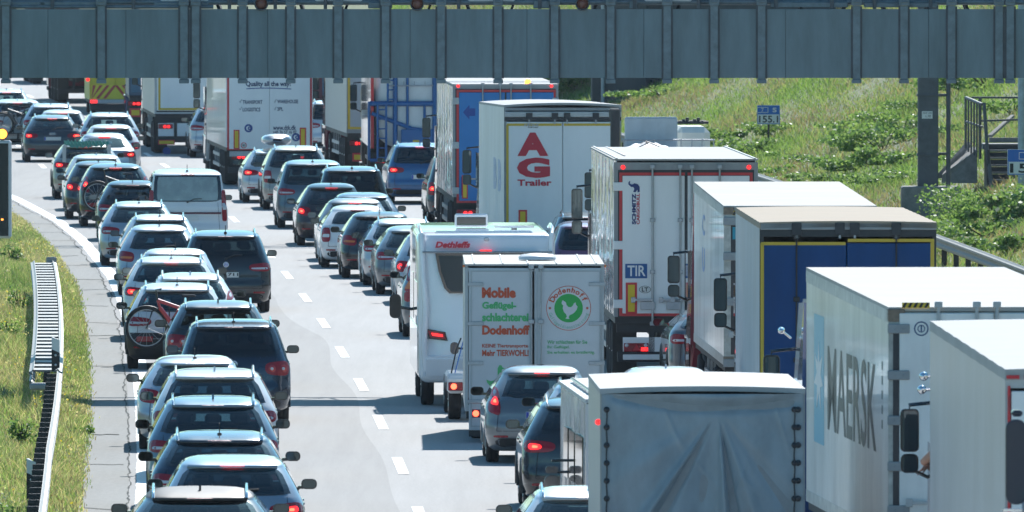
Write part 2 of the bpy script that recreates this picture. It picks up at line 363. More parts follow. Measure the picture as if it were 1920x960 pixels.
yy = rng.uniform(150, 430, n); oo = np.vectorize(lambda q: -lw(q) - 1.0)(yy) - rng.uniform(0, 5.4, n) ; keep = (np.sin(yy * .31) + np.sin(oo * 3.1 + yy * .07)) > .35; yy = yy[keep]; oo = oo[keep]
o = grass('grass', np.stack([xdv(yy) + oo, yy, rng.uniform(.16, .34, len(yy))], 1), np.full(len(yy), .035), .03, [G3, G5, YEL, G3], lean=1.5); tag(o, 'straw seed heads and yellow flowers above the left verge grass', 'wild flowers'); o['kind'] = 'stuff'
# right bank
n = 460000
yy = 300 + 420 * rng.uniform(0, 1, n) ** 1.15; oo = 13.4 + 16 * rng.uniform(0, 1, n) ** .9
zz = np.vectorize(bank)(oo)
hh = rng.uniform(.08, .30, n)
o = grass('grass', np.stack([xdv(yy) + oo, yy, zz - .05], 1), hh, .028, [B1, B4, B1, B2, B1, B2, B5, B3, B4, B5, B3, B1, B6], lean=1.0); tag(o, 'green and dry grass covering the sloping bank on the right', 'grass'); o['kind'] = 'stuff'
# ---------------------------------------------------------------- shrubs
LEAFS = [leaf('shrub leaf', (.16, .28, .09), .45, .5), leaf('shrub leaf light', (.26, .38, .15), .5, .5), leaf('shrub leaf dark', (.09, .18, .06), .35, .5), leaf('shrub leaf yellow', (.36, .38, .1), .4)]
STEM = mat('plant stem', (.07, .08, .035), rough=.9)
def shrub(x, y, rx, rz, label, group, n=900, ls=.085, mats=None, flower=None, name='shrub', z=None):
    z = ground(x, y) if z is None else z
    t = thing(name, label, 'shrub', (x, y, z), 0, group)
    mb = MB(); rx *= 1.25; rz *= .78; cl = [(rng.uniform(-.9, .9) * rx, rng.uniform(-.7, .7) * rx, rng.uniform(.05, .75) * rz, rng.uniform(.22, .55)) for _ in range(9)]
    Vv = []; Ff = []; Mm = []
    for i in range(int(n * 1.6)):
        c = cl[rng.integers(0, 9)]; d = rng.normal(0, 1, 3); d /= np.linalg.norm(d); rr = c[3] * rng.uniform(.4, 1.08)
        p = np.array([c[0] + d[0] * rr * rx, c[1] + d[1] * rr * rx, max(.03, c[2] + d[2] * rr * rz * .8)])
        a = rng.normal(0, 1, 3); a[2] *= .6; a /= np.linalg.norm(a); b = np.cross(a, rng.normal(0, 1, 3)); b /= np.linalg.norm(b); k = rng.choice(3, p=[.55, .33, .12]) if flower is None or rng.random() > .04 else 3; s = ls * .75 * rng.uniform(.6, 1.4) * (.4 if k == 3 and flower is not None else 1)
        q = len(Vv); Vv += [tuple(p - a * s), tuple(p + b * s * .6), tuple(p + a * s), tuple(p - b * s * .6)]; Ff.append((q, q + 1, q + 2, q + 3))
        Mm.append(int(k))
    mb.v = Vv; mb.f = Ff; mb.m = Mm; mb.sm = [False] * len(Ff)
    mb.build('foliage', (mats or LEAFS[:3]) + [flower or LEAFS[3]], t)
    s = MB()
    for i in range(5): a = rng.uniform(0, 6.3); tube(s, [(0, 0, -.05), (math.cos(a) * rx * .3, math.sin(a) * rx * .3, rz * .4), (math.cos(a) * rx * .5, math.sin(a) * rx * .5, rz * .75)], .02, 5, r2=.006)
    s.build('stem', STEM, t)
    return t
def bank_at(px, py, lo=330, hi=700):
    """where the sight line through a photo pixel meets the bank"""
    y = lo
    while y < hi:
        x = PX(px, y); z = PZ(py, y)
        if z <= ground(x, y): return x, y
        y += .5
    return PX(px, hi), hi
# ---------------------------------------------------------------- cars
def interp(tab, z, k):
    if z <= tab[0][0]: return tab[0][k]
    for a, b in zip(tab, tab[1:]):
        if z <= b[0]:
            t = (z - a[0]) / (b[0] - a[0] + 1e-9); return a[k] + (b[k] - a[k]) * t
    return tab[-1][k]
class Shape:
    """body of horizontal rings: table rows are (z, y_rear, y_front, half_width)"""
    def __init__(s, tab, rc=.24, ry=.30, bulge=.05): s.tab = tab; s.rc = rc; s.ry = ry; s.bulge = bulge; s.zb = None
    def cr(s, z): return s.rc
    def rear(s, x, z):
        w_ = interp(s.tab, z, 3); yr = interp(s.tab, z, 1); ax = min(abs(x), w_ - .001); y = yr + s.bulge * (ax / w_) ** 2; ry = min(s.ry, .2 * (interp(s.tab, z, 2) - yr))
        if ax > w_ - s.rc: t = (ax - (w_ - s.rc)) / s.rc; y += ry * (1 - math.sqrt(max(0, 1 - t * t)))
        return y
    def front(s, x, z):
        w_ = interp(s.tab, z, 3); yf = interp(s.tab, z, 2); ax = min(abs(x), w_ - .001); y = yf - .08 * (ax / w_) ** 2
        if ax > w_ - .3: t = (ax - (w_ - .3)) / .3; y -= min(.5, .25 * (yf - interp(s.tab, z, 1))) * (1 - math.sqrt(max(0, 1 - t * t)))
        return y
    def ring(s, z, ins=0):
        w_ = interp(s.tab, z, 3) - ins; rc = s.rc; P = []
        NE = 9
        xs = [(w_ - rc) * i / NE for i in range(NE + 1)] + [w_ - rc + rc * math.sin(R(a)) for a in (20, 38, 54, 68, 80, 90)]
        rear = [(x, s.rear(x, z) + ins) for x in xs]
        fx = [(w_ - .3) * i / NE for i in range(NE + 1)] + [w_ - .3 + .3 * math.sin(R(a)) for a in (20, 38, 54, 68, 80, 90)]
        front = [(x, s.front(x, z) - ins) for x in fx]
        ya, yb = rear[-1][1], front[-1][1]; NS = 22
        # barrelled sides: a little narrower at both ends
        side = [(w_, ya + (yb - ya) * i / NS) for i in range(1, NS)]
        half = rear + side + front[::-1]
        return half + [(-x, y) for x, y in half[-2:0:-1]], len(rear), NS - 1, len(front)
def patch(sh, face, c, mi_edge=None, a=.12, p=6, nu=10, nv=6, eps=.006, th=.03, edge=.9, mb=None, mi=0, side=1, n_edge=True):
    """curved panel lying on the shape; c = four corners (u,z): bottom-inner, bottom-outer, top-outer, top-inner"""
    gu = [-1, -edge] + [(-edge + 2 * edge * i / (nu - 2)) for i in range(1, nu - 2)] + [edge, 1] if n_edge else [-1 + 2 * i / nu for i in range(nu + 1)]
    gv = [-1, -edge] + [(-edge + 2 * edge * i / (nv - 2)) for i in range(1, nv - 2)] + [edge, 1] if n_edge else [-1 + 2 * i / nv for i in range(nv + 1)]
    V = []; V2 = []
    for v in gv:
        for u in gu:
            k = a * (abs(u) ** p) * (abs(v) ** p); uu = u * (1 - k); vv = v * (1 - k)
            s_, t_ = (uu + 1) / 2, (vv + 1) / 2
            b = [c[0][i] * (1 - s_) + c[1][i] * s_ for i in (0, 1)]; tt = [c[3][i] * (1 - s_) + c[2][i] * s_ for i in (0, 1)]
            q = [b[i] * (1 - t_) + tt[i] * t_ for i in (0, 1)]
            if face == 'rear': V.append((q[0], sh.rear(q[0], q[1]) - eps, q[1])); V2.append((q[0], sh.rear(q[0], q[1]) + th, q[1]))
            elif face == 'front': V.append((q[0], sh.front(q[0], q[1]) + eps, q[1])); V2.append((q[0], sh.front(q[0], q[1]) - th, q[1]))
            else: w_ = interp(sh.tab, q[1], 3); V.append((side * (w_ + eps), q[0], q[1])); V2.append((side * (w_ - th), q[0], q[1]))
    nU = len(gu); nV = len(gv); mb = mb or MB(); fl = (face == 'front') ^ (face == 'side' and side > 0) ^ (True)
    for j in range(nV - 1):
        for i in range(nU - 1):
            f = (j * nU + i, j * nU + i + 1, (j + 1) * nU + i + 1, (j + 1) * nU + i)
            e = n_edge and mi_edge is not None and (i in (0, nU - 2) or j in (0, nV - 2))
            mb.add([V[q] for q in f], [(0, 1, 2, 3)], mi_edge if e else mi, True)
    bd = list(range(nU)) + [j * nU + nU - 1 for j in range(1, nV)] + [(nV - 1) * nU + i for i in range(nU - 2, -1, -1)] + [j * nU for j in range(nV - 2, 0, -1)]
    n = len(bd); mb.add([V[q] for q in bd] + [V2[q] for q in bd], [(i, (i + 1) % n, (i + 1) % n + n, i + n) for i in range(n)], mi_edge if mi_edge is not None else mi)
    return mb
def weld(o, d=.0005):
    bm = bmesh.new(); bm.from_mesh(o.data); bmesh.ops.remove_doubles(bm, verts=bm.verts, dist=d); bmesh.ops.recalc_face_normals(bm, faces=bm.faces); bm.to_mesh(o.data); bm.free(); return o
WCACHE = {}
def wheel_mesh(r, w_):
    k = (round(r, 2), round(w_, 2))
    if k not in WCACHE:
        h = w_ / 2; m = MB(); lathe(m, [(r * .62, -h * .8), (r * .8, -h), (r * .94, -h * .95), (r, -h * .72), (r, -h * .15), (r * .985, -h * .1), (r * .985, h * .1), (r, h * .15), (r, h * .72), (r * .94, h * .95), (r * .8, h), (r * .62, h * .8)], (0, 0, 0), 'x', 28)
        me = m.build('wheel', RUBBER); d1 = me.data; bpy.data.objects.remove(me)
        m = MB(); lathe(m, [(0, -h * .5), (r * .2, -h * .55), (r * .5, -h * .4), (r * .63, -h * .8), (r * .63, h * .8), (r * .5, h * .4), (r * .2, h * .55), (0, h * .5)], (0, 0, 0), 'x', 20)
        for q in range(5):
            a = q * 2 * math.pi / 5
            for s in (-1, 1): tube(m, [(s * h * .72, .06 * math.cos(a), .06 * math.sin(a)), (s * h * .78, r * .6 * math.cos(a), r * .6 * math.sin(a))], .03, 6)
        me = m.build('rim', RIM); d2 = me.data; bpy.data.objects.remove(me); WCACHE[k] = (d1, d2)
    return WCACHE[k]
def wheel(parent, x, y, r, w_=.2):
    a, b = wheel_mesh(r, w_); o = link('wheel', a, parent, (x, y, r)); link('rim', b, o); return o
SEATC = {}
def seat_data(kind):
    if kind not in SEATC:
        m = MB()
        if kind == 'front':
            box(m, -.24, .24, -.06, .07, .0, .58, .06); box(m, -.13, .13, -.05, .05, .62, .80, .04); box(m, -.25, .25, 0, .5, -.14, .02, .05)
        else:
            box(m, -.62, .62, -.06, .07, .0, .50, .05); [box(m, x - .12, x + .12, -.04, .05, .53, .68, .035) for x in (-.4, 0, .4)]
        o = m.build('seat', CLOTH); SEATC[kind] = o.data; bpy.data.objects.remove(o)
    return SEATC[kind]
def car_table(K, L, W, H, b, g):
    h = W / 2
    # g: dict(yb rear glass foot, yt roof rear edge, wr roof half width ratio, hood height)
    hd = g.get('hood', b - .02); wt = g['wr']; yb, yt = g['yb'], g['yt']; dk = g.get('deck')
    T = [(.19, .16, L - .2, h * .86), (.26, .05, L - .06, h * .94), (.42, .0, L, h * .985), (.58, .0, L - .01, h), (.68, .035, L - .04, h * 1.0)]
    T += [(hd - .12, .05, L - .16, h * .995), (hd - .03, .06 if dk else yb * .7, L - .5, h * .98), (hd, .08 if dk else yb * .8, L - .95, h * .97)]
    if dk: T += [(b + .01, .10, L - 1.2, h * .95), (b + .05, yb, L - 1.28, h * .93)]
    else: T += [(b + .03, yb, L - 1.22, h * .945)]
    zt = H - .13; z0 = b + .05
    for t in (.35, .7, 1.0):
        z = z0 + (zt - z0) * t; cv = math.sin(t * math.pi) * .02
        T.append((z, yb + (yt - yb) * t - cv, (L - 1.28) - (g.get('ws', .75)) * t, h * (.93 + (wt - .93) * t ** 1.15)))
    yf = L - 1.28 - g.get('ws', .75)
    k = max(.25, min(1, (yf - yt - .3) / 2.05)); T += [(H - .11, yt + .02, yf - .04 * k, h * (wt - .005)), (H - .085, yt + .13 * k, yf - .14 * k, h * (wt - .025)), (H - .055, yt + .34 * k, yf - .35 * k, h * (wt - .07)), (H - .028, yt + .62 * k, yf - .6 * k, h * (wt - .14)), (H - .009, yt + .95 * k, yf - .75 * k, h * (wt - .25)), (H, yt + 1.2 * k, yf - .85 * k, h * (wt - .42))]
    return T
KINDS = {
 'hatch':  dict(L=4.15, W=1.76, H=1.47, b=.93, yb=.16, yt=.62, wr=.70, rg=(.66, .56), tl='m', rails=0, r=.31, clad=0),
 'compact': dict(L=3.9, W=1.72, H=1.46, b=.93, yb=.14, yt=.60, wr=.68, rg=(.62, .54), tl='tri', rails=0, r=.30, clad=0),
 'estate': dict(L=4.6, W=1.80, H=1.47, b=.94, yb=.14, yt=.66, wr=.69, rg=(.68, .56), tl='h', rails=1, r=.32, clad=0),
 'suv':    dict(L=4.5, W=1.86, H=1.66, b=1.06, yb=.13, yt=.55, wr=.72, rg=(.72, .62), tl='h', rails=1, r=.35, clad=1),
 'mpv':    dict(L=4.6, W=1.84, H=1.72, b=1.04, yb=.11, yt=.42, wr=.76, rg=(.74, .66), tl='h', rails=1, r=.33, clad=0),
 'sedan':  dict(L=4.6, W=1.80, H=1.44, b=.98, yb=.55, yt=1.25, wr=.68, rg=(.64, .56), tl='h', rails=0, r=.32, clad=0, deck=1),
 'van':    dict(L=4.8, W=1.92, H=1.97, b=1.12, yb=.07, yt=.2, wr=.84, rg=(.74, .70), tl='v', rails=0, r=.33, clad=0, ws=.55),
}
ALLCARS = []
def car(px, Z, kind, pm, label, group=None, lit=False, brake=None, rails=None, tl=None, ant='fin', priv=False, plate=True, rz=None, name=None, X=None, wiper=True, roofm=None, lower=None, plate_txt=None, badge=None, rglass=None, **ov):
    K = dict(KINDS[kind]); K.update(ov); L, W, H, b = K['L'], K['W'], K['H'], K['b']; h = W / 2; brake = lit if brake is None else brake
    x = PX(px, Z) if X is None else X
    NM = {'hatch': 'hatchback_car', 'compact': 'hatchback_car', 'estate': 'estate_car', 'suv': 'suv', 'mpv': 'minivan', 'sedan': 'saloon_car', 'van': 'van'}[kind]
    t = thing(name or NM, label, {'suv': 'suv', 'van': 'van', 'mpv': 'minivan'}.get(kind, 'car'), (x, Z - .2, 0), math.atan(-slope(Z + 2)) if rz is None else rz, group)
    T = car_table(K, L, W, H, b, K); sh = Shape(T, rc=.2 if kind == 'van' else .26, ry=.12 if kind in ('van',) else .30, bulge=.03 if kind == 'van' else .06)
    zg0 = b + (.05 if not K.get('deck') else .06); zg1 = H - .135
    # glass outlines
    w0 = interp(T, zg0, 3); w1 = interp(T, zg1, 3)
    ga = K.get('ga', .10)
    RG = [(-w0 * (K['rg'][0] + .16), zg0 + .02), (w0 * (K['rg'][0] + .16), zg0 + .02), (w1 * (K['rg'][1] + .28), zg1), (-w1 * (K['rg'][1] + .28), zg1)]
    FG = [(-w0 * .84, zg0 + .03), (w0 * .84, zg0 + .03), (w1 * .86, zg1), (-w1 * .86, zg1)]
    lv = sorted(set([.32, .37, .48, .53, .63, .74] + [r[0] for r in T if r[0] < zg0] + list(np.linspace(zg0, zg1, 10)) + [r[0] for r in T if r[0] > zg1]))
    lv = [z for i, z in enumerate(lv) if i == 0 or z - lv[i - 1] > .004]
    def inq(c, x_, z_, ins):
        if z_ < c[0][1] + ins or z_ > c[2][1] - ins: return False
        tt = (z_ - c[0][1]) / (c[3][1] - c[0][1]); return abs(x_) < (abs(c[0][0]) * (1 - tt) + abs(c[3][0]) * tt) - ins
    def loft(ins, ztop, mats, nm, par, lo=0):
        m = MB(); rings = []; 
        for z in lv:
            if z > ztop: continue
            rings.append([(q[0], q[1], z - (ins * .6 if z > b + .1 else 0)) for q in sh.ring(z, ins)[0]])
        _, nR, nS, nF = sh.ring(.5); n = len(rings[0]); V = [p for r in rings for p in r]; Fs = []; Ms = []
        for j in range(len(rings) - 1):
            for i in range(n):
                i2 = (i + 1) % n; f = (j * n + i, j * n + i2, (j + 1) * n + i2, (j + 1) * n + i); vs4 = [V[q] for q in f]
                isr = (i < nR) or (i2 < nR) or i > n - nR; isf = (nR + nS - 1 <= i <= nR + nS + 2 * nF)
                c = RG if isr else (FG if isf else None); mi = 0
                if c:
                    if all(inq(c, q[0], q[2], .045) for q in vs4): continue
                    cx = sum(q[0] for q in vs4) / 4; cz = sum(q[2] for q in vs4) / 4
                    if inq(c, cx, cz, .02): mi = 1
                zz = (vs4[0][2] + vs4[2][2]) / 2
                if lower and zz < lower: mi = 2
                if roofm and zz > H - .10: mi = 3
                # wheel arches
                if not isr and not isf:
                    yc = sum(q[1] for q in vs4) / 4
                    for wy in (K.get('wr0', .82), L - .9):
                        if (yc - wy) ** 2 + (zz - K['r']) ** 2 < (K['r'] + .04) ** 2: mi = -1
                if mi == -1 and not ins: continue
                Fs.append(f); Ms.append(max(0, mi))
        for f, mi in zip(Fs, Ms): m.f.append(list(f)); m.m.append(mi); m.sm.append(True)
        m.v = V
        m.f.append([(len(rings) - 1) * n + i for i in range(n)]); m.m.append(3 if roofm else 0); m.sm.append(True)
        m.f.append([i for i in range(n)][::-1]); m.m.append(1); m.sm.append(False)
        return m.build(nm, mats, par)
    body = loft(0, 99, [pm, FRIT, BLACK if lower else pm, roofm or pm], 'body', t)
    loft(.05, 99, [CLOTH, CLOTH, CLOTH, CLOTH], 'interior', t)
    patch(sh, 'rear', RG, 1, ga, 6, 12, 7, .008, .02, .90).build('rear_window', [rglass or (PRIV if priv else GLASS), FRIT], t)
    patch(sh, 'front', FG, 1, .08, 6, 12, 7, .008, .02, .93).build('windscreen', [GLASS, FRIT], t)
    # side windows, mirrors, wheels, arches, handles
    for s in (-1, 1):
        ytop = K['yt']; yb = K['yb']
        q1 = [(yb + .52, zg0 + .02), (L * .48, zg0 + .0), (L * .48, zg1), (ytop + .42, zg1 - .01)]
        q2 = [(L * .48 + .09, zg0), (L - 1.45, zg0 - .01), (L - 1.45 - K.get('ws', .75) * .95, zg1), (L * .48 + .09, zg1)]
        for q in (q1, q2):
            patch(sh, 'side', q, 1, .08, 6, 8, 5, .006, .02, .94, side=s).build('side_window', [DKGLASS, FRIT], t)
        mr = MB(); mx = h * .93; mz = b + .10; my = L - 1.55
        box(mr, s * (mx - .02), s * (mx + .06), my, my + .06, mz - .06, mz - .02); pod(mr, s * (mx + .135), mz + .005, .205, .135, my - .05, my + .09)
        mo = mr.build('wing_mirror', K.get('mm') or (pm if K.get('mirp') else GLOSSB), t)
        mg = MB(); prism(mg, rrect(s * (mx + .135), mz + .005, .17, .10, .04), my - .053, my - .051); mg.build('mirror_glass', MIRG, mo)
        wy0 = .82
        for wy in (wy0, L - .9): wheel(t, s * (h - .125), wy, K['r'])
        ar = MB()
        for wy in (wy0, L - .9):
            pts = [(s * (h - .015), wy + (K['r'] + .055) * math.cos(R(a)), K['r'] + (K['r'] + .055) * math.sin(R(a))) for a in range(-10, 191, 20)]
            tube(ar, pts, .032 if K['clad'] else .018, 6)
        ar.build('wheel_arch', BLACK if (K['clad'] or lower) else pm, t)
        hd = MB()
        for yh in (L * .48 - .35, L * .48 + .75 - .5 + .55): box(hd, s * (h - .03), s * (h + .006), yh, yh + .2, b - .12, b - .09, .004)
        hd.build('door_handle', pm, t)
        # tail lights
        TL = tl or K['tl']; mi_ = RED
        zt = b - .05
        if TL == 'h': c = [(s * h * .52, zt - .13), (s * h * .985, zt - .15), (s * h * .965, zt + .045), (s * h * .50, zt + .0)]
        elif TL == 'thin': c = [(s * h * .46, zt - .09), (s * h * .985, zt - .12), (s * h * .965, zt + .03), (s * h * .44, zt + .0)]
        elif TL == 'm': c = [(s * h * .62, zt - .16), (s * h * .985, zt - .12), (s * h * .955, zt + .10), (s * h * .60, zt + .05)]
        elif TL == 'tri': c = [(s * h * .72, zt - .16), (s * h * .98, zt - .08), (s * h * .85, zt + .30), (s * h * .76, zt + .26)]
        elif TL == 'v': c = [(s * h * .86, zt - .34), (s * h * .99, zt - .34), (s * h * .94, zt + .40), (s * h * .84, zt + .40)]
        elif TL == 'tall': c = [(s * h * .80, zt - .30), (s * h * .985, zt - .28), (s * h * .86, zt + .40), (s * h * .76, zt + .40)]
        elif TL == 'sq': c = [(s * h * .74, zt - .28), (s * h * .985, zt - .28), (s * h * .955, zt + .05), (s * h * .74, zt + .05)]
        if TL == 'round':
            c = [(s * h * .56, zt - .17), (s * h * .985, zt - .20), (s * h * .965, zt + .06), (s * h * .54, zt + .02)]
        lo = patch(sh, 'rear', c, 0, .22 if TL != 'v' else .1, 4, 8, 5, .012, .03, .86).build('tail_light', RED, t)
        if TL == 'round':
            mm_ = MB()
            for fx in (.67, .87):
                xx_ = s * h * fx; zz_ = zt - .075; yy_ = sh.rear(xx_, zz_) - .016; lathe(mm_, [(0, -.012), (.052, -.008), (.06, 0), (.06, .02)], (xx_, yy_, zz_), 'y', 18)
            mm_.build('round_lamp', LIT if lit else mat('deep red lens', (.5, .03, .03), rough=.15, coat=1), lo)
            for fx in (.67, .87):
                mm2 = MB(); xx_ = s * h * fx; zz_ = zt - .075; yy_ = sh.rear(xx_, zz_) - .03; lathe(mm2, [(0, -.004), (.025, 0), (.027, .01)], (xx_, yy_, zz_), 'y', 12)
                mm2.build('reversing_lens', WLENS, lo)
        elif lit:
            f_ = .62 if TL in ('h', 'thin') else .5
            cc = [[c[i][k] for k in (0, 1)] for i in range(4)]; ctr = [sum(p[k] for p in cc) / 4 for k in (0, 1)]
            sx_ = .42 if TL in ('h', 'thin', 'm', 'round') else .6; sz_ = .5 if TL in ('h', 'thin', 'm') else .30; dx_ = s * h * .07 if TL in ('h', 'thin', 'm') else 0
            c2 = [(ctr[0] + dx_ + (p[0] - ctr[0]) * sx_, ctr[1] + (p[1] - ctr[1]) * sz_) for p in cc]
            patch(sh, 'rear', c2, None, .2, 4, 4, 3, .018, .0, mb=None, n_edge=False).build('brake_lamp', LIT, lo)
            c3 = [(ctr[0] + dx_ + (p[0] - ctr[0]) * sx_ * .45, ctr[1] + (p[1] - ctr[1]) * sz_ * .45) for p in cc]
            patch(sh, 'rear', c3, None, .2, 4, 3, 3, .021, .0, n_edge=False).build('lamp_core', LITCORE, lo)
        else:
            ctr = [sum(p[k] for p in c) / 4 for k in (0, 1)]
            c2 = [(ctr[0] + (p[0] - ctr[0]) * .8, ctr[1] - .02 + (p[1] - ctr[1]) * .22) for p in c]
            patch(sh, 'rear', c2, None, .1, 4, 4, 2, .016, .0, n_edge=False).build('reversing_lens', WLENS if TL in ('sq', 'h', 'v') else ORANGE, lo)
        hl = [(s * h * .55, .60), (s * h * .96, .62), (s * h * .95, .76), (s * h * .6, .72)]
        patch(sh, 'front', hl, None, .15, 4, 4, 3, .01, .02, n_edge=False).build('headlight', WLENS, t)
        rf = MB(); patch(sh, 'rear', [(s * h * .60, .40), (s * h * .86, .40), (s * h * .86, .435), (s * h * .60, .435)], None, .1, 4, 4, 2, .01, .01, n_edge=False, mb=rf).build('reflector', RED, t)
    # high brake lamp
    bw = K.get('bw', .17)
    patch(sh, 'rear', [(-bw, zg1 + .005), (bw, zg1 + .005), (bw, zg1 + .034), (-bw, zg1 + .034)], None, .1, 4, 6, 2, .035, .03, n_edge=False).build('high_brake_light', LIT if brake else RED, t)
    # bumper insert, boot seams, plate
    zl = .30; mm = patch(sh, 'rear', [(-h * .80, zl - .05), (h * .80, zl - .05), (h * .84, zl + .09), (-h * .84, zl + .09)], None, .1, 6, 12, 3, .008, .03, n_edge=False)
    mm.build('bumper_insert', BLACK, t)
    sm_ = MB()
    for s in (-1, 1):
        a = s * h * .80
        for k in range(8):
            z0_, z1_ = .50 + (zg0 - .50) * k / 8, .50 + (zg0 - .50) * (k + 1) / 8
            xa, xb_ = a * (1 - .06 * k / 8), a * (1 - .06 * (k + 1) / 8)
            sm_.add([(xa - .004, sh.rear(xa, z0_) - .004, z0_), (xa + .004, sh.rear(xa, z0_) - .004, z0_), (xb_ + .004, sh.rear(xb_, z1_) - .004, z1_), (xb_ - .004, sh.rear(xb_, z1_) - .004, z1_)], [(0, 1, 2, 3)])
    for k in range(12):
        xa, xb_ = -h * .8 + h * 1.6 * k / 12, -h * .8 + h * 1.6 * (k + 1) / 12
        sm_.add([(xa, sh.rear(xa, .5) - .004, .496), (xb_, sh.rear(xb_, .5) - .004, .496), (xb_, sh.rear(xb_, .5) - .004, .504), (xa, sh.rear(xa, .5) - .004, .504)], [(0, 1, 2, 3)])
    sm_.build('boot_seam', INK, t)
    if plate:
        zp = K.get('zp', .74 if kind in ('hatch', 'estate', 'suv', 'mpv', 'sedan', 'compact') else .80); pm_ = MB()
        y = sh.rear(.26, zp) - .02; box(pm_, -.26, .26, y - .006, y + .02, zp - .055, zp + .055, .003, 0); box(pm_, -.257, -.215, y - .009, y - .005, zp - .05, zp + .05, 0, 1)
        po = pm_.build('number_plate', [PLATE, PBLUE], t)
        if plate_txt: lettering(plate_txt, INK, po, -.20, .25, zp - .04, zp + .04, y - .0065, bold=.03)
        hn = MB(); y2 = sh.rear(0, zp + .1) - .012; box(hn, -.22, .22, y2 - .015, y2 + .02, zp + .075, zp + .10, .006); hn.build('boot_handle', CHROME if K.get('chrome') else pm, t)
    if badge:
        bd = MB(); zb_ = b - .05; y = sh.rear(0, zb_) - .012
        if badge == 'ring':
            lathe(bd, [(.046, -.006), (.057, -.01), (.06, 0), (.057, .01)], (0, y, zb_), 'y', 22); lathe(bd, [(0, -.002), (.047, -.002)], (0, y, zb_), 'y', 22, 1)
            for a_, b_ in (((-.036, .030), (-.012, -.036)), ((-.012, -.036), (0, -.004)), ((0, -.004), (.012, -.036)), ((.012, -.036), (.036, .030)), ((-.016, .038), (0, .004)), ((0, .004), (.016, .038))):
                tube(bd, [(a_[0], y - .008, zb_ + a_[1]), (b_[0], y - .008, zb_ + b_[1])], .0045, 5)
            bd.build('emblem', [CHROME, PBLUE], t)
        elif badge == 'rings':
            for i in range(4): lathe(bd, [(.030, -.004), (.036, -.008), (.038, 0)], (-.066 + .044 * i, y, zb_), 'y', 18)
            bd.build('emblem', CHROME, t)
        else:
            lathe(bd, [(0, -.012), (.03, -.01), (.042, 0)], (0, y, zb_), 'y', 18); bd.build('emblem', CHROME, t)
    if wiper and not K.get('deck'):
        wp = MB(); zw = zg0 + .05; y = sh.rear(0, zw) - .03
        tube(wp, [(0, y - .01, zw - .03), (.16, sh.rear(.16, zw + .04) - .03, zw + .04), (.34, sh.rear(.34, zw + .05) - .03, zw + .045)], .011, 5); lathe(wp, [(0, -.02), (.025, -.018), (.028, .02)], (0, y, zw - .03), 'y', 10)
        wp.build('rear_wiper', BLACK, t)
    if kind in ('hatch', 'suv', 'compact', 'estate', 'mpv') and K.get('spoiler', 1):
        sp = MB(); N = 10; V = []
        zt_ = H - .12; wsp = w1 * .86
        for i in range(N + 1):
            x_ = -wsp + 2 * wsp * i / N; y = sh.rear(x_, zt_); V += [(x_, y - .075, zt_ + .004), (x_ * .98, y + .10, zt_ + .028), (x_, y + .0, zt_ - .026)]
        Fs = []
        for i in range(N): a = i * 3; Fs += [(a, a + 3, a + 4, a + 1), (a, a + 2, a + 5, a + 3)]
        sp.add(V, Fs, 0, True); weld(sp.build('roof_spoiler', roofm or pm, t))
    rl = K['rails'] if rails is None else rails
    if rl:
        for s in (-1, 1):
            rr = MB(); xw = s * (h * K['wr'] - .10); ya, yb_ = K['yt'] + .10, L - 2.35
            tube(rr, [(xw, ya, H - .11), (xw, ya + .05, H - .055), (xw, ya + .2, H - .03), (xw, (ya + yb_) / 2, H + .035), (xw, yb_ - .2, H - .01), (xw, yb_, H - .09)], .018, 8); rr.build('roof_rail', K.get('rm') or (CHROME if rl == 1 else BLACK), t)
    an = MB(); ya = K['yt'] + .45
    if ant == 'fin': prism(an, [(ya, H - .06), (ya + .16, H - .05), (ya + .05, H + .04)], -.014, .014, 0, 'yz')
    elif ant == 'rod': tube(an, [(0, ya, H - .06), (0, ya - .10, H + .12)], .008, 5); box(an, -.03, .03, ya - .04, ya + .05, H - .06, H - .015, .008)
    if ant: an.build('antenna', BLACK if ant == 'rod' else (roofm or pm), t)
    for sx in (-.37, .37): link('seat', seat_data('front'), t, (sx, (K['yt'] + L - 1.28 - K.get('ws', .75)) / 2 + .05, H - 1.0))
    link('seat', seat_data('rear'), t, (0, max(.95, K['yt'] + .3), H - .92))
    ds = MB(); box(ds, -h * .8, h * .8, L - 1.75, L - 1.3, b - .25, b + .0, .05); tube(ds, [(-.37 + .17 * math.cos(R(a)), L - 1.85 + .05 * math.sin(R(a)), b - .02 + .16 * math.sin(R(a))) for a in range(0, 361, 30)], .015, 6); ds.build('dashboard', CLOTH, t)
    if K.get('exh'):
        ex = MB()
        for s in (-1, 1): lathe(ex, [(.035, .1), (.042, -.02), (.036, -.02), (.034, .1)], (s * h * .62, .02, .28), 'y', 14)
        ex.build('exhaust_pipe', CHROME, t)
    ALLCARS.append(t); t['_sh'] = 0; del t['_sh']
    return t, sh, K
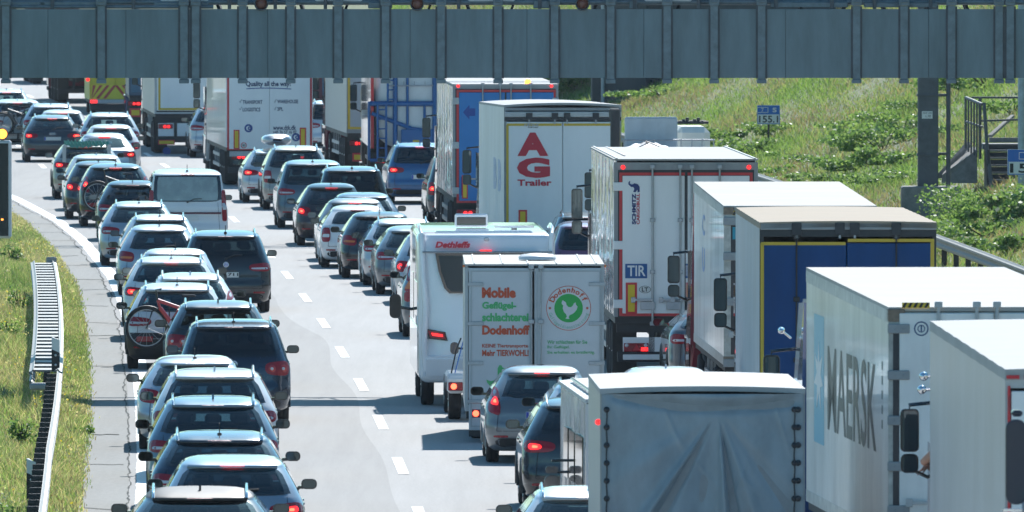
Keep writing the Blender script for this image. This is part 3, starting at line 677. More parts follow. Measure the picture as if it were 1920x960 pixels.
# ---------------------------------------------------------------- trucks
def ribbed(name, col, rough=.35, metal=0.0, scale=12, amt=.5, noise=.06, coat=0.0, wob=.4):
    m = mat(name, col, rough=rough, metal=metal, coat=coat, noise=noise, nscale=1.4, stretch=(1, 1, .35)); t = m.node_tree; p = t.nodes['Principled BSDF']
    tc = t.nodes.new('ShaderNodeTexCoord'); wv = t.nodes.new('ShaderNodeTexWave'); wv.wave_type = 'BANDS'; wv.bands_direction = 'Y'; wv.inputs['Scale'].default_value = scale / 6.28 * 1.6; wv.inputs['Distortion'].default_value = wob
    n = t.nodes.new('ShaderNodeTexNoise'); n.inputs['Scale'].default_value = 1.2
    ad = t.nodes.new('ShaderNodeMath'); ad.operation = 'MULTIPLY_ADD'; ad.inputs[1].default_value = 1.5
    b = t.nodes.new('ShaderNodeBump'); b.inputs['Strength'].default_value = amt; b.inputs['Distance'].default_value = .03
    L = t.links; L.new(tc.outputs['Object'], wv.inputs['Vector']); L.new(tc.outputs['Object'], n.inputs['Vector']); L.new(n.outputs[0], ad.inputs[0]); L.new(wv.outputs['Fac'], ad.inputs[2]); L.new(ad.outputs[0], b.inputs['Height']); L.new(b.outputs[0], p.inputs['Normal'])
    return m
TARPW = mat('white door panel', (.84, .86, .86), rough=.38, noise=.07, nscale=1.3, stretch=(1, 1, .3))
ROOFW = mat('white roof sheet', (.40, .41, .405), rough=.7, noise=.12, nscale=.8, bump=.25, bscale=3, spec=.2)
YTAPE = mat('yellow reflective tape', (.62, .42, .03), rough=.35)
RTAPE = mat('red reflective tape', (.62, .03, .04), rough=.35)
REDF = mat('red frame', (.60, .04, .045), rough=.4, noise=.08)
GREYF = mat('grey frame', (.30, .32, .33), rough=.45, noise=.15, nscale=5)
LGREY = mat('light grey frame', (.48, .50, .50), rough=.45, noise=.12, nscale=5)
DKF = mat('dark frame', (.03, .034, .04), rough=.45, noise=.2)
def cab(rg, col, y0, h=3.55, mz=(2.0, 2.8), w_=2.46, mside=(-1, 1), lamps=False):
    """tractor in front of the trailer, on the same root"""
    t = rg.t; m = MB(); a = w_ / 2; y1 = y0 + 2.25
    P = [(-a, y0, 1.05), (a, y0, 1.05), (a, y1, 1.05), (-a, y1, 1.05), (-a + .06, y0 + .05, h), (a - .06, y0 + .05, h), (a - .12, y1 - .55, h - .05), (-a + .12, y1 - .55, h - .05)]
    hexa(m, P); box(m, -a, a, y0 + .6, y1 + .06, .45, 1.2, .08)
    o = m.build('cab', col, t); bpy_bevel(o, .05)
    c = MB(); hexa(c, [(-a + .12, y1 - .12, 1.95), (a - .12, y1 - .12, 1.95), (a - .12, y1 + .0, 1.95), (-a + .12, y1 + .0, 1.95), (-a + .2, y1 - .42, 2.85), (a - .2, y1 - .42, 2.85), (a - .2, y1 - .32, 2.85), (-a + .2, y1 - .32, 2.85)]); c.build('windscreen', DKGLASS, o)
    for s in (-1, 1):
        c = MB(); box(c, s * (a - .04), s * (a + .003), y0 + 1.05, y0 + 1.95, 1.85, 2.65); c.build('side_window', DKGLASS, o)
        c = MB(); box(c, s * (a - .02), s * (a + .01), y0 + .85, y0 + 1.0, 1.5, 1.56); box(c, s * (a - .3), s * (a + .02), y0 + 1.0, y0 + 1.9, .35, .5, .02); c.build('step', DKSTEEL, o)
    for s in mside:
        c = MB(); x = s * (a + .21); zt_, zb_ = mz[1], mz[0]; mid = zb_ + (zt_ - zb_) * .3
        pod(c, x, (mid + .02 + zt_) / 2, .21, zt_ - mid - .02, y1 - .42, y1 - .26, 0, .25); pod(c, x, (zb_ + mid) / 2, .20, mid - zb_, y1 - .42, y1 - .26, 0, .3)
        tube(c, [(s * (a - .1), y1 - .3, zt_ + .07), (x, y1 - .34, zt_ + .04), (x, y1 - .34, zt_ - .1)], .025, 6); tube(c, [(s * (a - .1), y1 - .3, zb_ - .1), (x, y1 - .34, zb_ + .05)], .022, 6)
        mo = c.build('wing_mirror', GLOSSB, t)
        c = MB(); prism(c, rrect(x, (mid + .02 + zt_) / 2, .165, zt_ - mid - .07, .04), y1 - .426, y1 - .423); prism(c, rrect(x, (zb_ + mid) / 2, .155, mid - zb_ - .045, .04), y1 - .426, y1 - .423); c.build('mirror_glass', MIRG, mo)
    c = MB(); box(c, -.45, .45, y0 - 3.0, y0 + 1.5, .75, 1.0, .02); c.build('chassis', DKSTEEL, t)
    c = MB()
    for s in (-1, 1): tube(c, [(s * 1.02, y0 - 1.5 - .62 * math.cos(R(q)), .52 + .60 * math.sin(R(q))) for q in range(0, 181, 22)], .1, 6)
    c.build('mudguard', BLACK, t)
    for y in (y0 - 1.5, y0 + 1.35):
        for s in (-1, 1): wheel(t, s * 1.02, y, .5, .34)
    return o
def bpy_bevel(o, w_):
    bm = bmesh.new(); bm.from_mesh(o.data); bmesh.ops.bevel(bm, geom=[e for e in bm.edges if e.calc_length() > .3], offset=w_, segments=2, affect='EDGES'); bm.to_mesh(o.data); bm.free()
class Rig:
    """box body placed from its rear-left / rear-right photo columns and distance; helper u(), z() turn photo pixels on the rear face into local metres"""
    def __init__(s, name, label, cat, pl, pr, Z, zt, zb, L, pxf=None, pyf=None, W=None, group=None, slp=None, floor_px=None):
        W = W or (pr - pl) / ppm(Z); s.W = W; s.Z = Z; s.L = L; s.zt = zt; s.zb = zb
        xl = PX(pl, Z); cx = xl + W / 2; s.pc = pl + W / 2 * ppm(Z)
        if pxf is not None: sl_ = (PX(pxf, Z + L) - xl) / L
        else: sl_ = slope(Z + L / 2) if slp is None else slp
        s.zf = PZ(pyf, Z + L) if pyf is not None else zt
        s.t = thing(name, label, cat, (cx, Z - .2, 0), math.atan(-sl_), group)
    def u(s, px): return (px - s.pc) / ppm(s.Z)
    def z(s, py): return PZ(py, s.Z)
    def rect(s, m, a, b_, c, d, y=-.012, th=.012, mi=0, bev=0): box(m, s.u(a), s.u(c), y - th, y, s.z(d), s.z(b_), bev, mi)
    def shell(s, side, roof, end=None, rt=.05, lip=.0, name_side='side_wall', crown=.0, thick=.05, rail=None, wavy=0):
        W, L, zt, zb, zf = s.W, s.L, s.zt, s.zb, s.zf; h = W / 2
        for q in (-1, 1):
            xo_ = h - (.035 if wavy else 0)
            if wavy:
                mw = MB(); NY, NZ = 150, 16; V = []
                for j in range(NZ + 1):
                    for i in range(NY + 1):
                        y = L * i / NY; z = zb + (zt - rt + (zf - zt) * y / L - zb) * j / NZ; V.append((q * (h - .02 + wavy * (.012 * math.sin(y * 3.0) + .004 * math.sin(y * 9.4 + z * 1.1) + .0035 * math.sin(z * 2.9 + y * .8) + .003 * math.sin(z * 6.1 - y * 1.7))), y, z))
                mw.add(V, [(j * (NY + 1) + i, j * (NY + 1) + i + 1, (j + 1) * (NY + 1) + i + 1, (j + 1) * (NY + 1) + i) for j in range(NZ) for i in range(NY)], 0, True); mw.build('side_sheet', side, s.t)
            m = MB(); x0, x1 = sorted((q * xo_, q * (h - thick))); hexa(m, [(x0, 0, zb), (x1, 0, zb), (x1, L, zb), (x0, L, zb), (x0, 0, zt - rt), (x1, 0, zt - rt), (x1, L, zf - rt), (x0, L, zf - rt)]); m.build(name_side, side, s.t)
            if rail:
                m = MB(); x0, x1 = sorted((q * (h + .006), q * (h - .03))); hexa(m, [(x0, .004, zt - rt - .13), (x1, .004, zt - rt - .13), (x1, L, zf - rt - .13), (x0, L, zf - rt - .13), (x0, .004, zt - rt + .012), (x1, .004, zt - rt + .012), (x1, L, zf - rt + .012), (x0, L, zf - rt + .012)]); m.build('top_rail', rail, s.t)
                m = MB(); box(m, x0, x1, .004, L, zb - .02, zb + .12); m.build('lower_rail', rail, s.t)
        m = MB(); box(m, -h + thick + .002, h - thick - .002, L - .06, L - .001, zb, zf - rt); m.build('front_wall', side, s.t)
        m = MB(); V = []; N = 8; M_ = 26
        for j in range(M_ + 1):
            y = -lip + (L + lip) * j / M_; z = zt + (zf - zt) * j / M_
            for i in range(N + 1):
                x = -h - .004 + (W + .008) * i / N; c = crown * (1 - (2 * i / N - 1) ** 2); V.append((x, y, z + c + (.004 * math.sin(j * 2.1) if crown else 0)))
        n = len(V); V += [(a, b_, c - rt) for a, b_, c in V]; Fs = [(j * (N + 1) + i, j * (N + 1) + i + 1, (j + 1) * (N + 1) + i + 1, (j + 1) * (N + 1) + i) for j in range(M_) for i in range(N)]
        bd = list(range(N + 1)) + [j * (N + 1) + N for j in range(1, M_ + 1)] + [M_ * (N + 1) + i for i in range(N - 1, -1, -1)] + [j * (N + 1) for j in range(M_ - 1, 0, -1)]
        k = len(bd); Fs += [(bd[i], bd[i] + n, bd[(i + 1) % k] + n, bd[(i + 1) % k]) for i in range(k)]; Fs += [tuple(q + n for q in f[::-1]) for f in Fs[:M_ * N]]
        m.add(V, Fs); s.roof = m.build('roof', roof, s.t)
        m = MB(); box(m, -h + .02, h - .02, .05, L - .1, zb - .12, zb - .004); m.build('floor', DKSTEEL, s.t)
    def under(s, axles=(2.4, 3.7, 5.0), board=None, bumper=DKSTEEL, lamps=((-.95, .82),), flaps=True, r=.5, side_guard=True, boardz=(.62, 1.0), lit=True, plate=True):
        t, h = s.t, s.W / 2; zb = s.zb
        m = MB()
        for q in (-1, 1): box(m, q * .38, q * .5, .3, s.L - .5, zb - .45, zb - .125)
        for i in range(6): box(m, -.38, .38, .5 + i * (s.L - 1.5) / 5, .62 + i * (s.L - 1.5) / 5, zb - .4, zb - .2)
        box(m, -h + .05, h - .05, .1, .22, zb - .28, zb - .125); m.build('chassis', DKSTEEL, t)
        for y in axles:
            for q in (-1, 1): wheel(t, q * (h - .22), y, r, .38)
            ax = MB(); tube(ax, [(-h + .2, y, r), (h - .2, y, r)], .07, 8); ax.build('axle', DKSTEEL, t)
        if flaps:
            for q in (-1, 1): m = MB(); box(m, q * (h - .03), q * (h - .46), axles[0] - r - .18, axles[0] - r - .16, .12, zb - .15); m.build('mudflap', BLACK, t)
        m = MB(); box(m, -h + .06, h - .06, .05, .17, .38, .56, .01); [box(m, q - .05, q + .05, .08, .2, .5, zb - .2) for q in (-.6, .6)]; m.build('underrun_bar', bumper, t)
        if board:
            m = MB(); box(m, -h + .12, h - .12, .10, .13, boardz[0], boardz[1], .005); b_ = m.build('lamp_board', board, t)
        for (x, z) in lamps:
            for q in (-1, 1):
                m = MB(); box(m, q * x - .23, q * x + .23, .045, .10, z - .075, z + .075, .01); lo = m.build('tail_lamp', RED, t)
                m = MB(); lathe(m, [(0, -.012), (.045, -.008), (.05, 0), (.05, .02)], (q * (x) + .1, .038, z - .01), 'y', 14); lathe(m, [(0, -.012), (.045, -.008), (.05, 0), (.05, .02)], (q * (x) - .02, .038, z - .01), 'y', 14); m.build('brake_lamp', LIT if lit else WLENS, lo)
        if side_guard:
            for q in (-1, 1):
                m = MB(); [box(m, q * (h - .05), q * (h - .08), axles[-1] + .9, s.L - 3.2, z, z + .1) for z in (.45, .75)]; [box(m, q * (h - .08), q * (h - .12), y, y + .06, .45, zb - .02) for y in np.arange(axles[-1] + 1, s.L - 3.2, 1.3)]; m.build('side_guard', STEEL, t)
    def bars(s, pxs, z0, z1, mt=STEEL, y=-.05, r=.018, handles=True, parent=None):
        for p in pxs:
            m = MB(); x = s.u(p); tube(m, [(x, y, z0), (x, y, z1)], r, 8)
            for k in (0, .33, .66, 1): zz = z0 + (z1 - z0) * k; box(m, x - .045, x + .045, y - .02, y + .035, zz - .035, zz + .035, .008)
            if handles: box(m, x - .36, x, y - .03, y - .015, z0 + .40, z0 + .44, .005); box(m, x - .38, x - .30, y - .035, y - .02, z0 + .37, z0 + .47, .01)
            m.build('lock_bar', mt, parent or s.t)
    def hinges(s, side, pys, w_=.16, hh=.13, mt=LGREY, parent=None):
        for py in pys:
            m = MB(); x = side * s.W / 2; z = s.z(py); box(m, x - side * w_, x + side * .012, -.05, .02, z - hh / 2, z + hh / 2, .01)
            for a in (.3, .7): lathe(m, [(0, -.006), (.01, -.005), (.012, 0)], (x - side * w_ * a, -.05, z), 'y', 8)
            m.build('hinge', mt, parent or s.t)
def outline(m, x0, x1, z0, z1, w_, y=-.003, th=.009, mi=0):
    box(m, x0, x1, y - th, y, z1 - w_, z1, 0, mi); box(m, x0, x1, y - th, y, z0, z0 + w_, 0, mi); box(m, x0, x0 + w_, y - th, y, z0 + w_, z1 - w_, 0, mi); box(m, x1 - w_, x1, y - th, y, z0 + w_, z1 - w_, 0, mi)
def reflector(parent, x0, x1, z0, z1, y=-.02):
    m = MB(); box(m, x0, x1, y - .006, y, z0, z1, 0, 0); b = min(x1 - x0, z1 - z0) * .2; box(m, x0 + b, x1 - b, y - .009, y - .0065, z0 + b, z1 - b, 0, 1)
    return m.build('reflector_plate', [RTAPE, mat('yellow reflector', (.75, .52, .02), rough=.35)], parent)
def hazard(parent, x0, x1, z0, z1, y=-.02):
    m = MB(); box(m, x0, x1, y - .003, y, z0, z1, 0, 0); n = 5; w_ = (x1 - x0) / n
    for i in range(n): a = x0 + i * w_; prism(m, [(a, z0 + .002), (a + w_ * .5, z0 + .002), (min(x1, a + w_ * .95), z1 - .002), (a + w_ * .45, z1 - .002)], y - .006, y - .0032, 1)
    return m.build('hazard_stripe', [mat('hazard yellow', (.75, .5, .03), rough=.4), INK], parent)
def doors(r, dm, z0, z1, x0=None, x1=None, split=None, y=-.03, gap=.012):
    h = r.W / 2; x0 = -h + .07 if x0 is None else x0; x1 = h - .07 if x1 is None else x1; sp = (x0 + x1) / 2 if split is None else split; out = []
    for a, b in ((x0, sp - gap / 2), (sp + gap / 2, x1)):
        m = MB(); box(m, a, b, y, y + .05, z0, z1, .008); out.append(m.build('rear_door', dm, r.t))
    return out
def rear_frame(r, mt, wd=.08, top=.10, bot=.1, y0=-.012, y1=.06):
    h = r.W / 2; m = MB(); box(m, -h, -h + wd, y0, y1, r.zb, r.zt - .06); box(m, h - wd, h, y0, y1, r.zb, r.zt - .06); box(m, -h + wd, h - wd, y0, y1, r.zt - .06 - top, r.zt - .06); box(m, -h + wd, h - wd, y0, y1, r.zb, r.zb + bot)
    return m.build('door_frame', mt, r.t)
TG = 'trucks queueing in the traffic jam'
BLUEG = mat('lettering blue', (.02, .07, .28), rough=.4)
REDG = mat('lettering red', (.55, .015, .04), rough=.4)
# --- AG trailer
r = Rig('articulated_truck', 'white box trailer with big red letters A and G and yellow outline tape', 'truck', 945, 1165, 325, 3.98, 1.15, 13.6, 898, 190, group=TG)
r.shell(ribbed('pale curtain side', (.70, .72, .74), .4, scale=5, amt=.4, noise=.14), ROOFW, rt=.05, lip=.015, crown=.05)
rear_frame(r, GREYF, .05, .06); z0, z1 = 1.25, r.z(228); dd = doors(r, TARPW, z0, z1, -r.W / 2 + .05, r.W / 2 - .05, r.u(1055))
m = MB(); r.rect(m, 946, 209, 1165, 219, y=-.02, th=.03, mi=0, bev=.01); r.rect(m, 946, 219.5, 1165, 226, y=-.02, th=.02, mi=1)
for p in (992, 1040, 1063, 1117): r.rect(m, p - 6, 211, p + 6, 224, y=-.055, th=.015, mi=1); r.rect(m, p - 1.5, 224, p + 1.5, 232, y=-.05, th=.015, mi=2)
m.build('door_header', [LGREY, DKF, STEEL], r.t)
m = MB(); ya = -.033
for a, b, c, d in ((950, 231, 1053, 235.5), (1057, 231, 1146, 235.5), (1149, 231, 1159, 235), (949, 234, 953.5, 420), (1159, 238, 1163, 420), (949, 500, 1163, 504)): r.rect(m, a, b, c, d, y=ya, th=.004)
m.build('outline_tape', YTAPE, r.t)
y = -.036
lettering('A', REDG, dd[0], r.u(970), r.u(1028), r.z(292), r.z(248), y, bold=.06); lettering('G', REDG, dd[0], r.u(969), r.u(1031), r.z(333), r.z(295), y, bold=.06)
lettering('Trailer', REDG, dd[0], r.u(970), r.u(1034), r.z(348), r.z(336), y, bold=.03)
lettering('KRONE', mat('pale grey lettering', (.4, .43, .47), rough=.4), dd[0], r.u(982), r.u(1009), r.z(236.5), r.z(232), y - .004, shear=.02); lettering('Profi Liner', INK, dd[0], r.u(990), r.u(1009), r.z(239.5), r.z(237), y)
reflector(r.t, r.u(972), r.u(988), r.z(440), r.z(393), -.035)
lettering('B B', mat('pale blue print', (.38, .45, .62), rough=.5), r.t, 5.5, 1.5, 2.05, 2.75, -r.W / 2 - .002, 'left', bold=.05, name='side_lettering')
r.under(board=DKF); r.cab = cab(r, paint('cab grey white', (.55, .57, .58)), 14.6, mz=(1.9, 2.7))
# --- Schmitz trailer
r = Rig('articulated_truck', 'white refrigerated trailer with red framed doors, small blue plate and elephant emblem', 'truck', 1151, 1421, 264, 3.97, 1.18, 13.6, 1107, 275, group=TG)
SCH = ribbed('ribbed glossy white side', (.70, .72, .73), .12, scale=7, amt=1.0, metal=.25, coat=1, wob=.8)
r.shell(SCH, ROOFW, rt=.03, crown=.0, wavy=1)
m = MB()
for q in (-1, 1): hexa(m, [(q * 1.22 - .015, .0, r.zt + .002), (q * 1.22 + .015, .0, r.zt + .002), (q * 1.22 + .015, 13.6, r.zf + .002), (q * 1.22 - .015, 13.6, r.zf + .002), (q * 1.22 - .015, .0, r.zt + .02), (q * 1.22 + .015, .0, r.zt + .02), (q * 1.22 + .015, 13.6, r.zf + .02), (q * 1.22 - .015, 13.6, r.zf + .02)])
hexa(m, [(-1.0, 3, r.zt + .002), (-.97, 3, r.zt + .002), (-.97, 13.5, r.zf + .002), (-1.0, 13.5, r.zf + .002), (-1.0, 3, r.zt + .012), (-.97, 3, r.zt + .012), (-.97, 13.5, r.zf + .012), (-1.0, 13.5, r.zf + .012)])
m.build('roof_rib', LGREY, r.t)
h = r.W / 2; rear_frame(r, GREYF, .07, .14, .14)
m = MB(); box(m, -h + .07, h - .07, -.02, .03, r.z(594), r.z(318)); m.build('door_seal', DKF, r.t)
m = MB(); outline(m, r.u(1161), r.u(1411), r.z(592), r.z(323), .05, y=-.022, th=.01); m.build('red_frame', REDF, r.t)
dd = doors(r, TARPW, r.z(587), r.z(329), r.u(1167), r.u(1405), r.u(1286), y=-.045, gap=.05)
m = MB(); r.rect(m, 1284, 321, 1289, 590, y=-.034, th=.006); m.build('centre_seal', DKF, r.t)
r.bars((1223, 1275, 1297, 1349), r.z(606), r.z(312), STEEL, -.075)
r.hinges(-1, (349, 459, 569), .19, .15, TARPW); r.hinges(1, (349, 459, 569), .19, .15, TARPW)
for px in (1168, 1404):
    m = MB(); lathe(m, [(0, -.03), (.03, -.025), (.04, 0)], (r.u(px), -.012, r.z(313)), 'y', 12); m.build('marker_lamp', LIT, r.t)
D = dd[0]; y = -.049
lettering('SCHMITZ', mat('navy lettering', (.01, .03, .16), rough=.4), D, r.u(1184.5), r.u(1192), r.z(420), r.z(362), y, vertical=True, bold=.05); lettering('CARGOBULL', REDG, D, r.u(1193), r.u(1199), r.z(420), r.z(362), y, vertical=True, bold=.03)
el = [(1178, 341), (1181, 338), (1181, 341), (1180, 343), (1183, 345), (1186, 345), (1189, 343), (1193, 344), (1196, 345), (1199, 350), (1199, 359), (1195, 360), (1195, 355), (1191, 360), (1187, 359), (1189, 353), (1187, 350), (1183, 350), (1180, 347), (1178, 345)]
m = MB(); prism(m, [(r.u(a), r.z(b)) for a, b in el][::-1], y - .004, y, 0); m.build('elephant_emblem', mat('navy lettering', (0, 0, 0)), D)
m = MB(); r.rect(m, 1172, 494, 1213, 521, y=y, th=.008); tp = m.build('blue_plate', mat('blue plate', (.015, .10, .30), rough=.5, bump=.8, bscale=6), D)
lettering('TIR', mat('white lettering', (.8, .8, .8), rough=.5), tp, r.u(1176), r.u(1210), r.z(517), r.z(497), y - .009, bold=.02)
reflector(D, r.u(1173), r.u(1194), r.z(588), r.z(529), y)
m = MB(); prism(m, ell(r.u(1209), r.z(542), .105, .065), y - .004, y, 0); prism(m, ell(r.u(1209), r.z(542), .097, .058), y - .006, y - .0042, 1); ov_ = m.build('country_sticker', [INK, PLATE], D); lettering('LT', INK, ov_, r.u(1203), r.u(1215), r.z(546), r.z(538), y - .0065, bold=.03)
for px in (1200, 1249):
    m = MB(); r.rect(m, px, 565, px + 28, 580, y=-.07, th=.02, bev=.006); m.build('lock_handle', STEEL, r.t)
m = MB(); r.rect(m, 1168, 632, 1275, 662, y=.10, th=.02, mi=0); b_ = m.build('lamp_board', TARPW, r.t)
lettering('SI', INK, b_, r.u(1257), r.u(1272), r.z(657), r.z(645), .079, bold=.03)
m = MB(); r.rect(m, 1170, 643, 1216, 659, y=.078, th=.03, bev=.006); lo = m.build('tail_lamp', RED, r.t)
m = MB(); prism(m, [(r.u(1186), r.z(657)), (r.u(1201), r.z(657)), (r.u(1193.5), r.z(644))], .038, .047, 0); m.build('triangle_reflector', RTAPE, lo)
for px, mm_ in ((1175, WLENS), (1211, WLENS)): m = MB(); lathe(m, [(0, -.01), (.03, -.008), (.035, .005)], (r.u(px), .045, r.z(647)), 'y', 12); m.build('lamp_lens', mm_, lo)
m = MB(); box(m, r.u(1202), r.u(1215), .036, .046, r.z(658), r.z(651), .005); m.build('brake_lamp', LIT, lo)
m = MB(); r.rect(m, 1168, 664, 1275, 674, y=.05, th=.1, mi=0, bev=.01); m.build('bumper_bar', TARPW, r.t)
r.under(board=None, lamps=(), bumper=DKSTEEL); cab(r, paint('cab white', (.62, .63, .64)), 14.6, mz=(2.25, 3.1))
m = MB(); box(m, -1.0, 1.0, 16.2, 16.32, 3.5, 3.62, .02); hexa(m, [(-1.2, 15.0, 3.6), (1.2, 15.0, 3.6), (1.1, 16.2, 3.6), (-1.1, 16.2, 3.6), (-1.2, 15.0, 3.85), (1.2, 15.0, 3.85), (1.1, 16.0, 3.7), (-1.1, 16.0, 3.7)]); m.build('roof_deflector', paint('cab white', (0, 0, 0)), r.t)
# --- white container behind red tractor
r = Rig('container_truck', 'dirty white container with black and yellow corner stripes behind a dark red tractor', 'truck', 1357, 1643, 238, 3.72, 1.2, 12.2, 1301, 340, group=TG)
CONT = ribbed('container side white', (.84, .86, .85), .32, scale=14, amt=.4, noise=.26, coat=.3)
r.shell(CONT, mat('container roof', (.43, .43, .41), rough=.7, spec=.2, noise=.16, nscale=.6), rt=.04, rail=mat('container rail', (.55, .56, .54), rough=.5, noise=.3, nscale=6))
h = r.W / 2; FR = mat('rusty white frame', (.50, .50, .46), rough=.5, noise=.35, nscale=7); rear_frame(r, FR, .11, .16, .15)
m = MB()
for q in (-1, 1):
    for z in (r.zt - .14, r.zb): box(m, q * (h + .006), q * (h - .16), -.02, .16, z, z + .12, .008)
m.build('corner_casting', mat('rust brown casting', (.25, .19, .14), rough=.7, noise=.4, nscale=12), r.t)
for q in (-1, 1): hazard(r.t, q * .88 - .2, q * .88 + .2, r.zt - .15, r.zt - .075, -.014)
m = MB(); box(m, -h + .11, h - .11, -.005, .03, r.zb + .15, r.zt - .22); m.build('door_seal', DKF, r.t)
dd = doors(r, CONT, r.zb + .17, r.zt - .26, -h + .2, h - .2, 0, y=-.03); r.bars((1410, 1460, 1540, 1590), r.zb + .05, r.zt - .12, LGREY, -.06)
r.hinges(-1, (414, 480, 565, 680), .2, .13, GREYF); r.hinges(1, (414, 480, 565, 680), .2, .13, GREYF)
m = MB(); r.rect(m, 1373, 425, 1381, 448, y=-.032, th=.003); m.build('container_sticker', mat('teal sticker', (.02, .28, .38)), dd[0])
lettering('U', mat('faded blue print', (.25, .35, .6), rough=.5), r.t, 8.6, 7.6, 2.45, 2.85, -h - .002, 'left', name='side_lettering'); lettering('C', MATS['faded blue print'], r.t, 8.6, 7.6, 3.05, 3.4, -h - .002, 'left', name='side_lettering')
r.under(board=DKF); cab(r, paint('dark red', (.20, .012, .03)), 12.9, h=3.7, mz=(1.85, 2.55), w_=2.5)
# --- navy curtain trailer with beige roof
r = Rig('articulated_truck', 'navy blue rear doors with yellow outline under a beige trailer roof', 'truck', 1424, 1755, 216, 3.97, 1.15, 13.6, 1379, 388, group=TG)
h = r.W / 2; NAVY = mat('navy tarpaulin', (.006, .06, .20), rough=.5, spec=.25, noise=.18, nscale=2, stretch=(1, 1, .25))
r.shell(ribbed('silver blue curtain', (.42, .46, .52), .42, scale=4, amt=.7, noise=.18), mat('beige roof tarpaulin', (.37, .31, .24), rough=.75, spec=.2, noise=.10, nscale=.9, bump=.4, bscale=4), rt=.09, lip=.06, crown=.02)
rear_frame(r, DKF, .06, .06); dd = doors(r, NAVY, 1.2, r.z(455), -h + .06, h - .05, r.u(1587))
m = MB(); r.rect(m, 1425, 417, 1755, 430, y=-.03, th=.03, mi=0, bev=.008); r.rect(m, 1425, 430, 1755, 443, y=-.015, th=.02, mi=1)
for p in (1493, 1574, 1602, 1680): r.rect(m, p - 9, 417, p + 9, 440, y=-.062, th=.02, mi=1, bev=.004); r.rect(m, p - 2, 436, p + 2, 446, y=-.05, th=.02, mi=2)
m.build('door_header', [GREYF, DKF, STEEL], r.t)
m = MB()
for a, b, c, d in ((1427, 453, 1585, 459), (1589, 447, 1751, 453), (1425.5, 455, 1432, 720), (1744, 453, 1751, 720)): r.rect(m, a, b, c, d, y=-.031, th=.004)
m.build('outline_tape', YTAPE, r.t); r.bars((1493, 1680), 1.1, r.z(443), DKSTEEL, -.05, .012, False)
r.under(board=DKF); cab(r, paint('cab pale grey', (.5, .52, .54)), 14.6, mz=(1.95, 2.72))
# --- shipping container with large grey lettering
r = Rig('container_truck', 'white container with large slate lettering beside a pale blue star panel on its side', 'truck', 1665, 2080, 172, 4.02, 1.3, 12.2, 1511, 500, group=TG, W=2.44)
h = r.W / 2; MSK = ribbed('container side cream', (.86, .86, .83), .36, scale=22, amt=.6, noise=.2, coat=.2, wob=.1)
r.shell(MSK, mat('cream container roof', (.43, .425, .40), rough=.7, spec=.2, noise=.12, nscale=.5), rt=.05, rail=mat('cream rail', (.60, .60, .56), rough=.5, noise=.28, nscale=4))
rear_frame(r, FR, .05, .17, .16)
m = MB()
for q in (-1, 1):
    for z in (r.zt - .17, r.zb): box(m, q * (h + .006), q * (h - .19), -.02, .18, z, z + .15, .01)
m.build('corner_casting', MATS['rust brown casting'], r.t)
hazard(r.t, r.u(1690), r.u(1742), r.z(576), r.z(566), -.014)
m = MB(); box(m, -h + .05, h - .05, -.018, .03, r.zb + .15, r.zt - .21); m.build('door_seal', DKF, r.t)
dd = doors(r, MSK, r.zb + .17, r.z(586), r.u(1685), h - .13, 0, y=-.03); r.bars((1758, 1830, 1868), r.zb + .05, r.z(570), LGREY, -.06, .02)
r.hinges(-1, (615, 702, 787, 873, 955), .24, .11, GREYF)
m = MB(); lathe(m, [(.07, -.004), (.08, -.008), (.085, 0)], (r.u(1726), -.03, r.z(615)), 'y', 20); lathe(m, [(.035, -.004), (.04, -.006), (.045, 0)], (r.u(1726), -.03, r.z(615)), 'y', 16); tube(m, [(r.u(1726), -.034, r.z(608)), (r.u(1726), -.034, r.z(622))], .008, 5); m.build('approval_sticker', mat('dark blue print', (.04, .09, .2)), dd[0])
m = MB()
for k in range(5): zz = r.zt - .75 - k * .17; box(m, -h - .004, -h - .001, .95, .8, zz, zz + .1)
m.build('code_marks', mat('grey print', (.2, .22, .22)), r.t)
# side lettering sits on the left wall; depth along the wall from the photo columns
def wall_y(px):
    xr = PX(1665, 172); s_ = (PX(1511, 184.2) - xr) / 12.2; best = min(np.arange(0, 12.2, .02), key=lambda q: abs((xr + s_ * q) * F_PX / (172 + q) + 960 - px)); return float(best)
ya, yb_ = wall_y(1551), wall_y(1642)
LT = mat('slate lettering', (.04, .05, .065), rough=.45); zt_, zb_ = PZ(645, 172 + ya), PZ(805, 172 + ya)
lettering('MAERSK', LT, r.t, ya, yb_, zb_, zt_, -h - .003, 'left', bold=.012, name='side_lettering', th=.0012)
y1_, y0_ = wall_y(1526), wall_y(1544); ym = (y0_ + y1_) / 2; PB = mat('pale blue panel', (.16, .46, .62), rough=.4); zc = (PZ(590, 172 + ym), PZ(830, 172 + ym))
m = MB(); box(m, -h - .004, -h - .001, y0_, y1_, zc[1], zc[0]); po = m.build('star_panel', PB, r.t)
m = MB(); V = []; cz_ = PZ(705, 172 + ym)
for i in range(14): a = math.pi / 2 + i * math.pi / 7; q = (.43 if i % 2 == 0 else .19); V.append((ym + q * (abs(y1_ - y0_) / .9) * math.cos(a) , cz_ + q * 1.0 * math.sin(a)))
prism(m, V, -h - .009, -h - .0045, 0, 'yz'); m.build('star_emblem', mat('white print', (.8, .8, .8)), po)
r.under(board=DKF, axles=(2.2, 3.5, 4.8)); cab(r, paint('dark blue', (.012, .06, .20)), 12.9, h=3.75, mz=(2.2, 3.0), w_=2.5)
m = MB(); lathe(m, [(0, -.05), (.03, -.03), (.045, .03), (0, .07)], (-1.33, 14.8, 3.3), 'y', 14); tube(m, [(-1.2, 15, 3.2), (-1.33, 14.85, 3.3)], .015, 6); m.build('chrome_horn', CHROME, r.t)
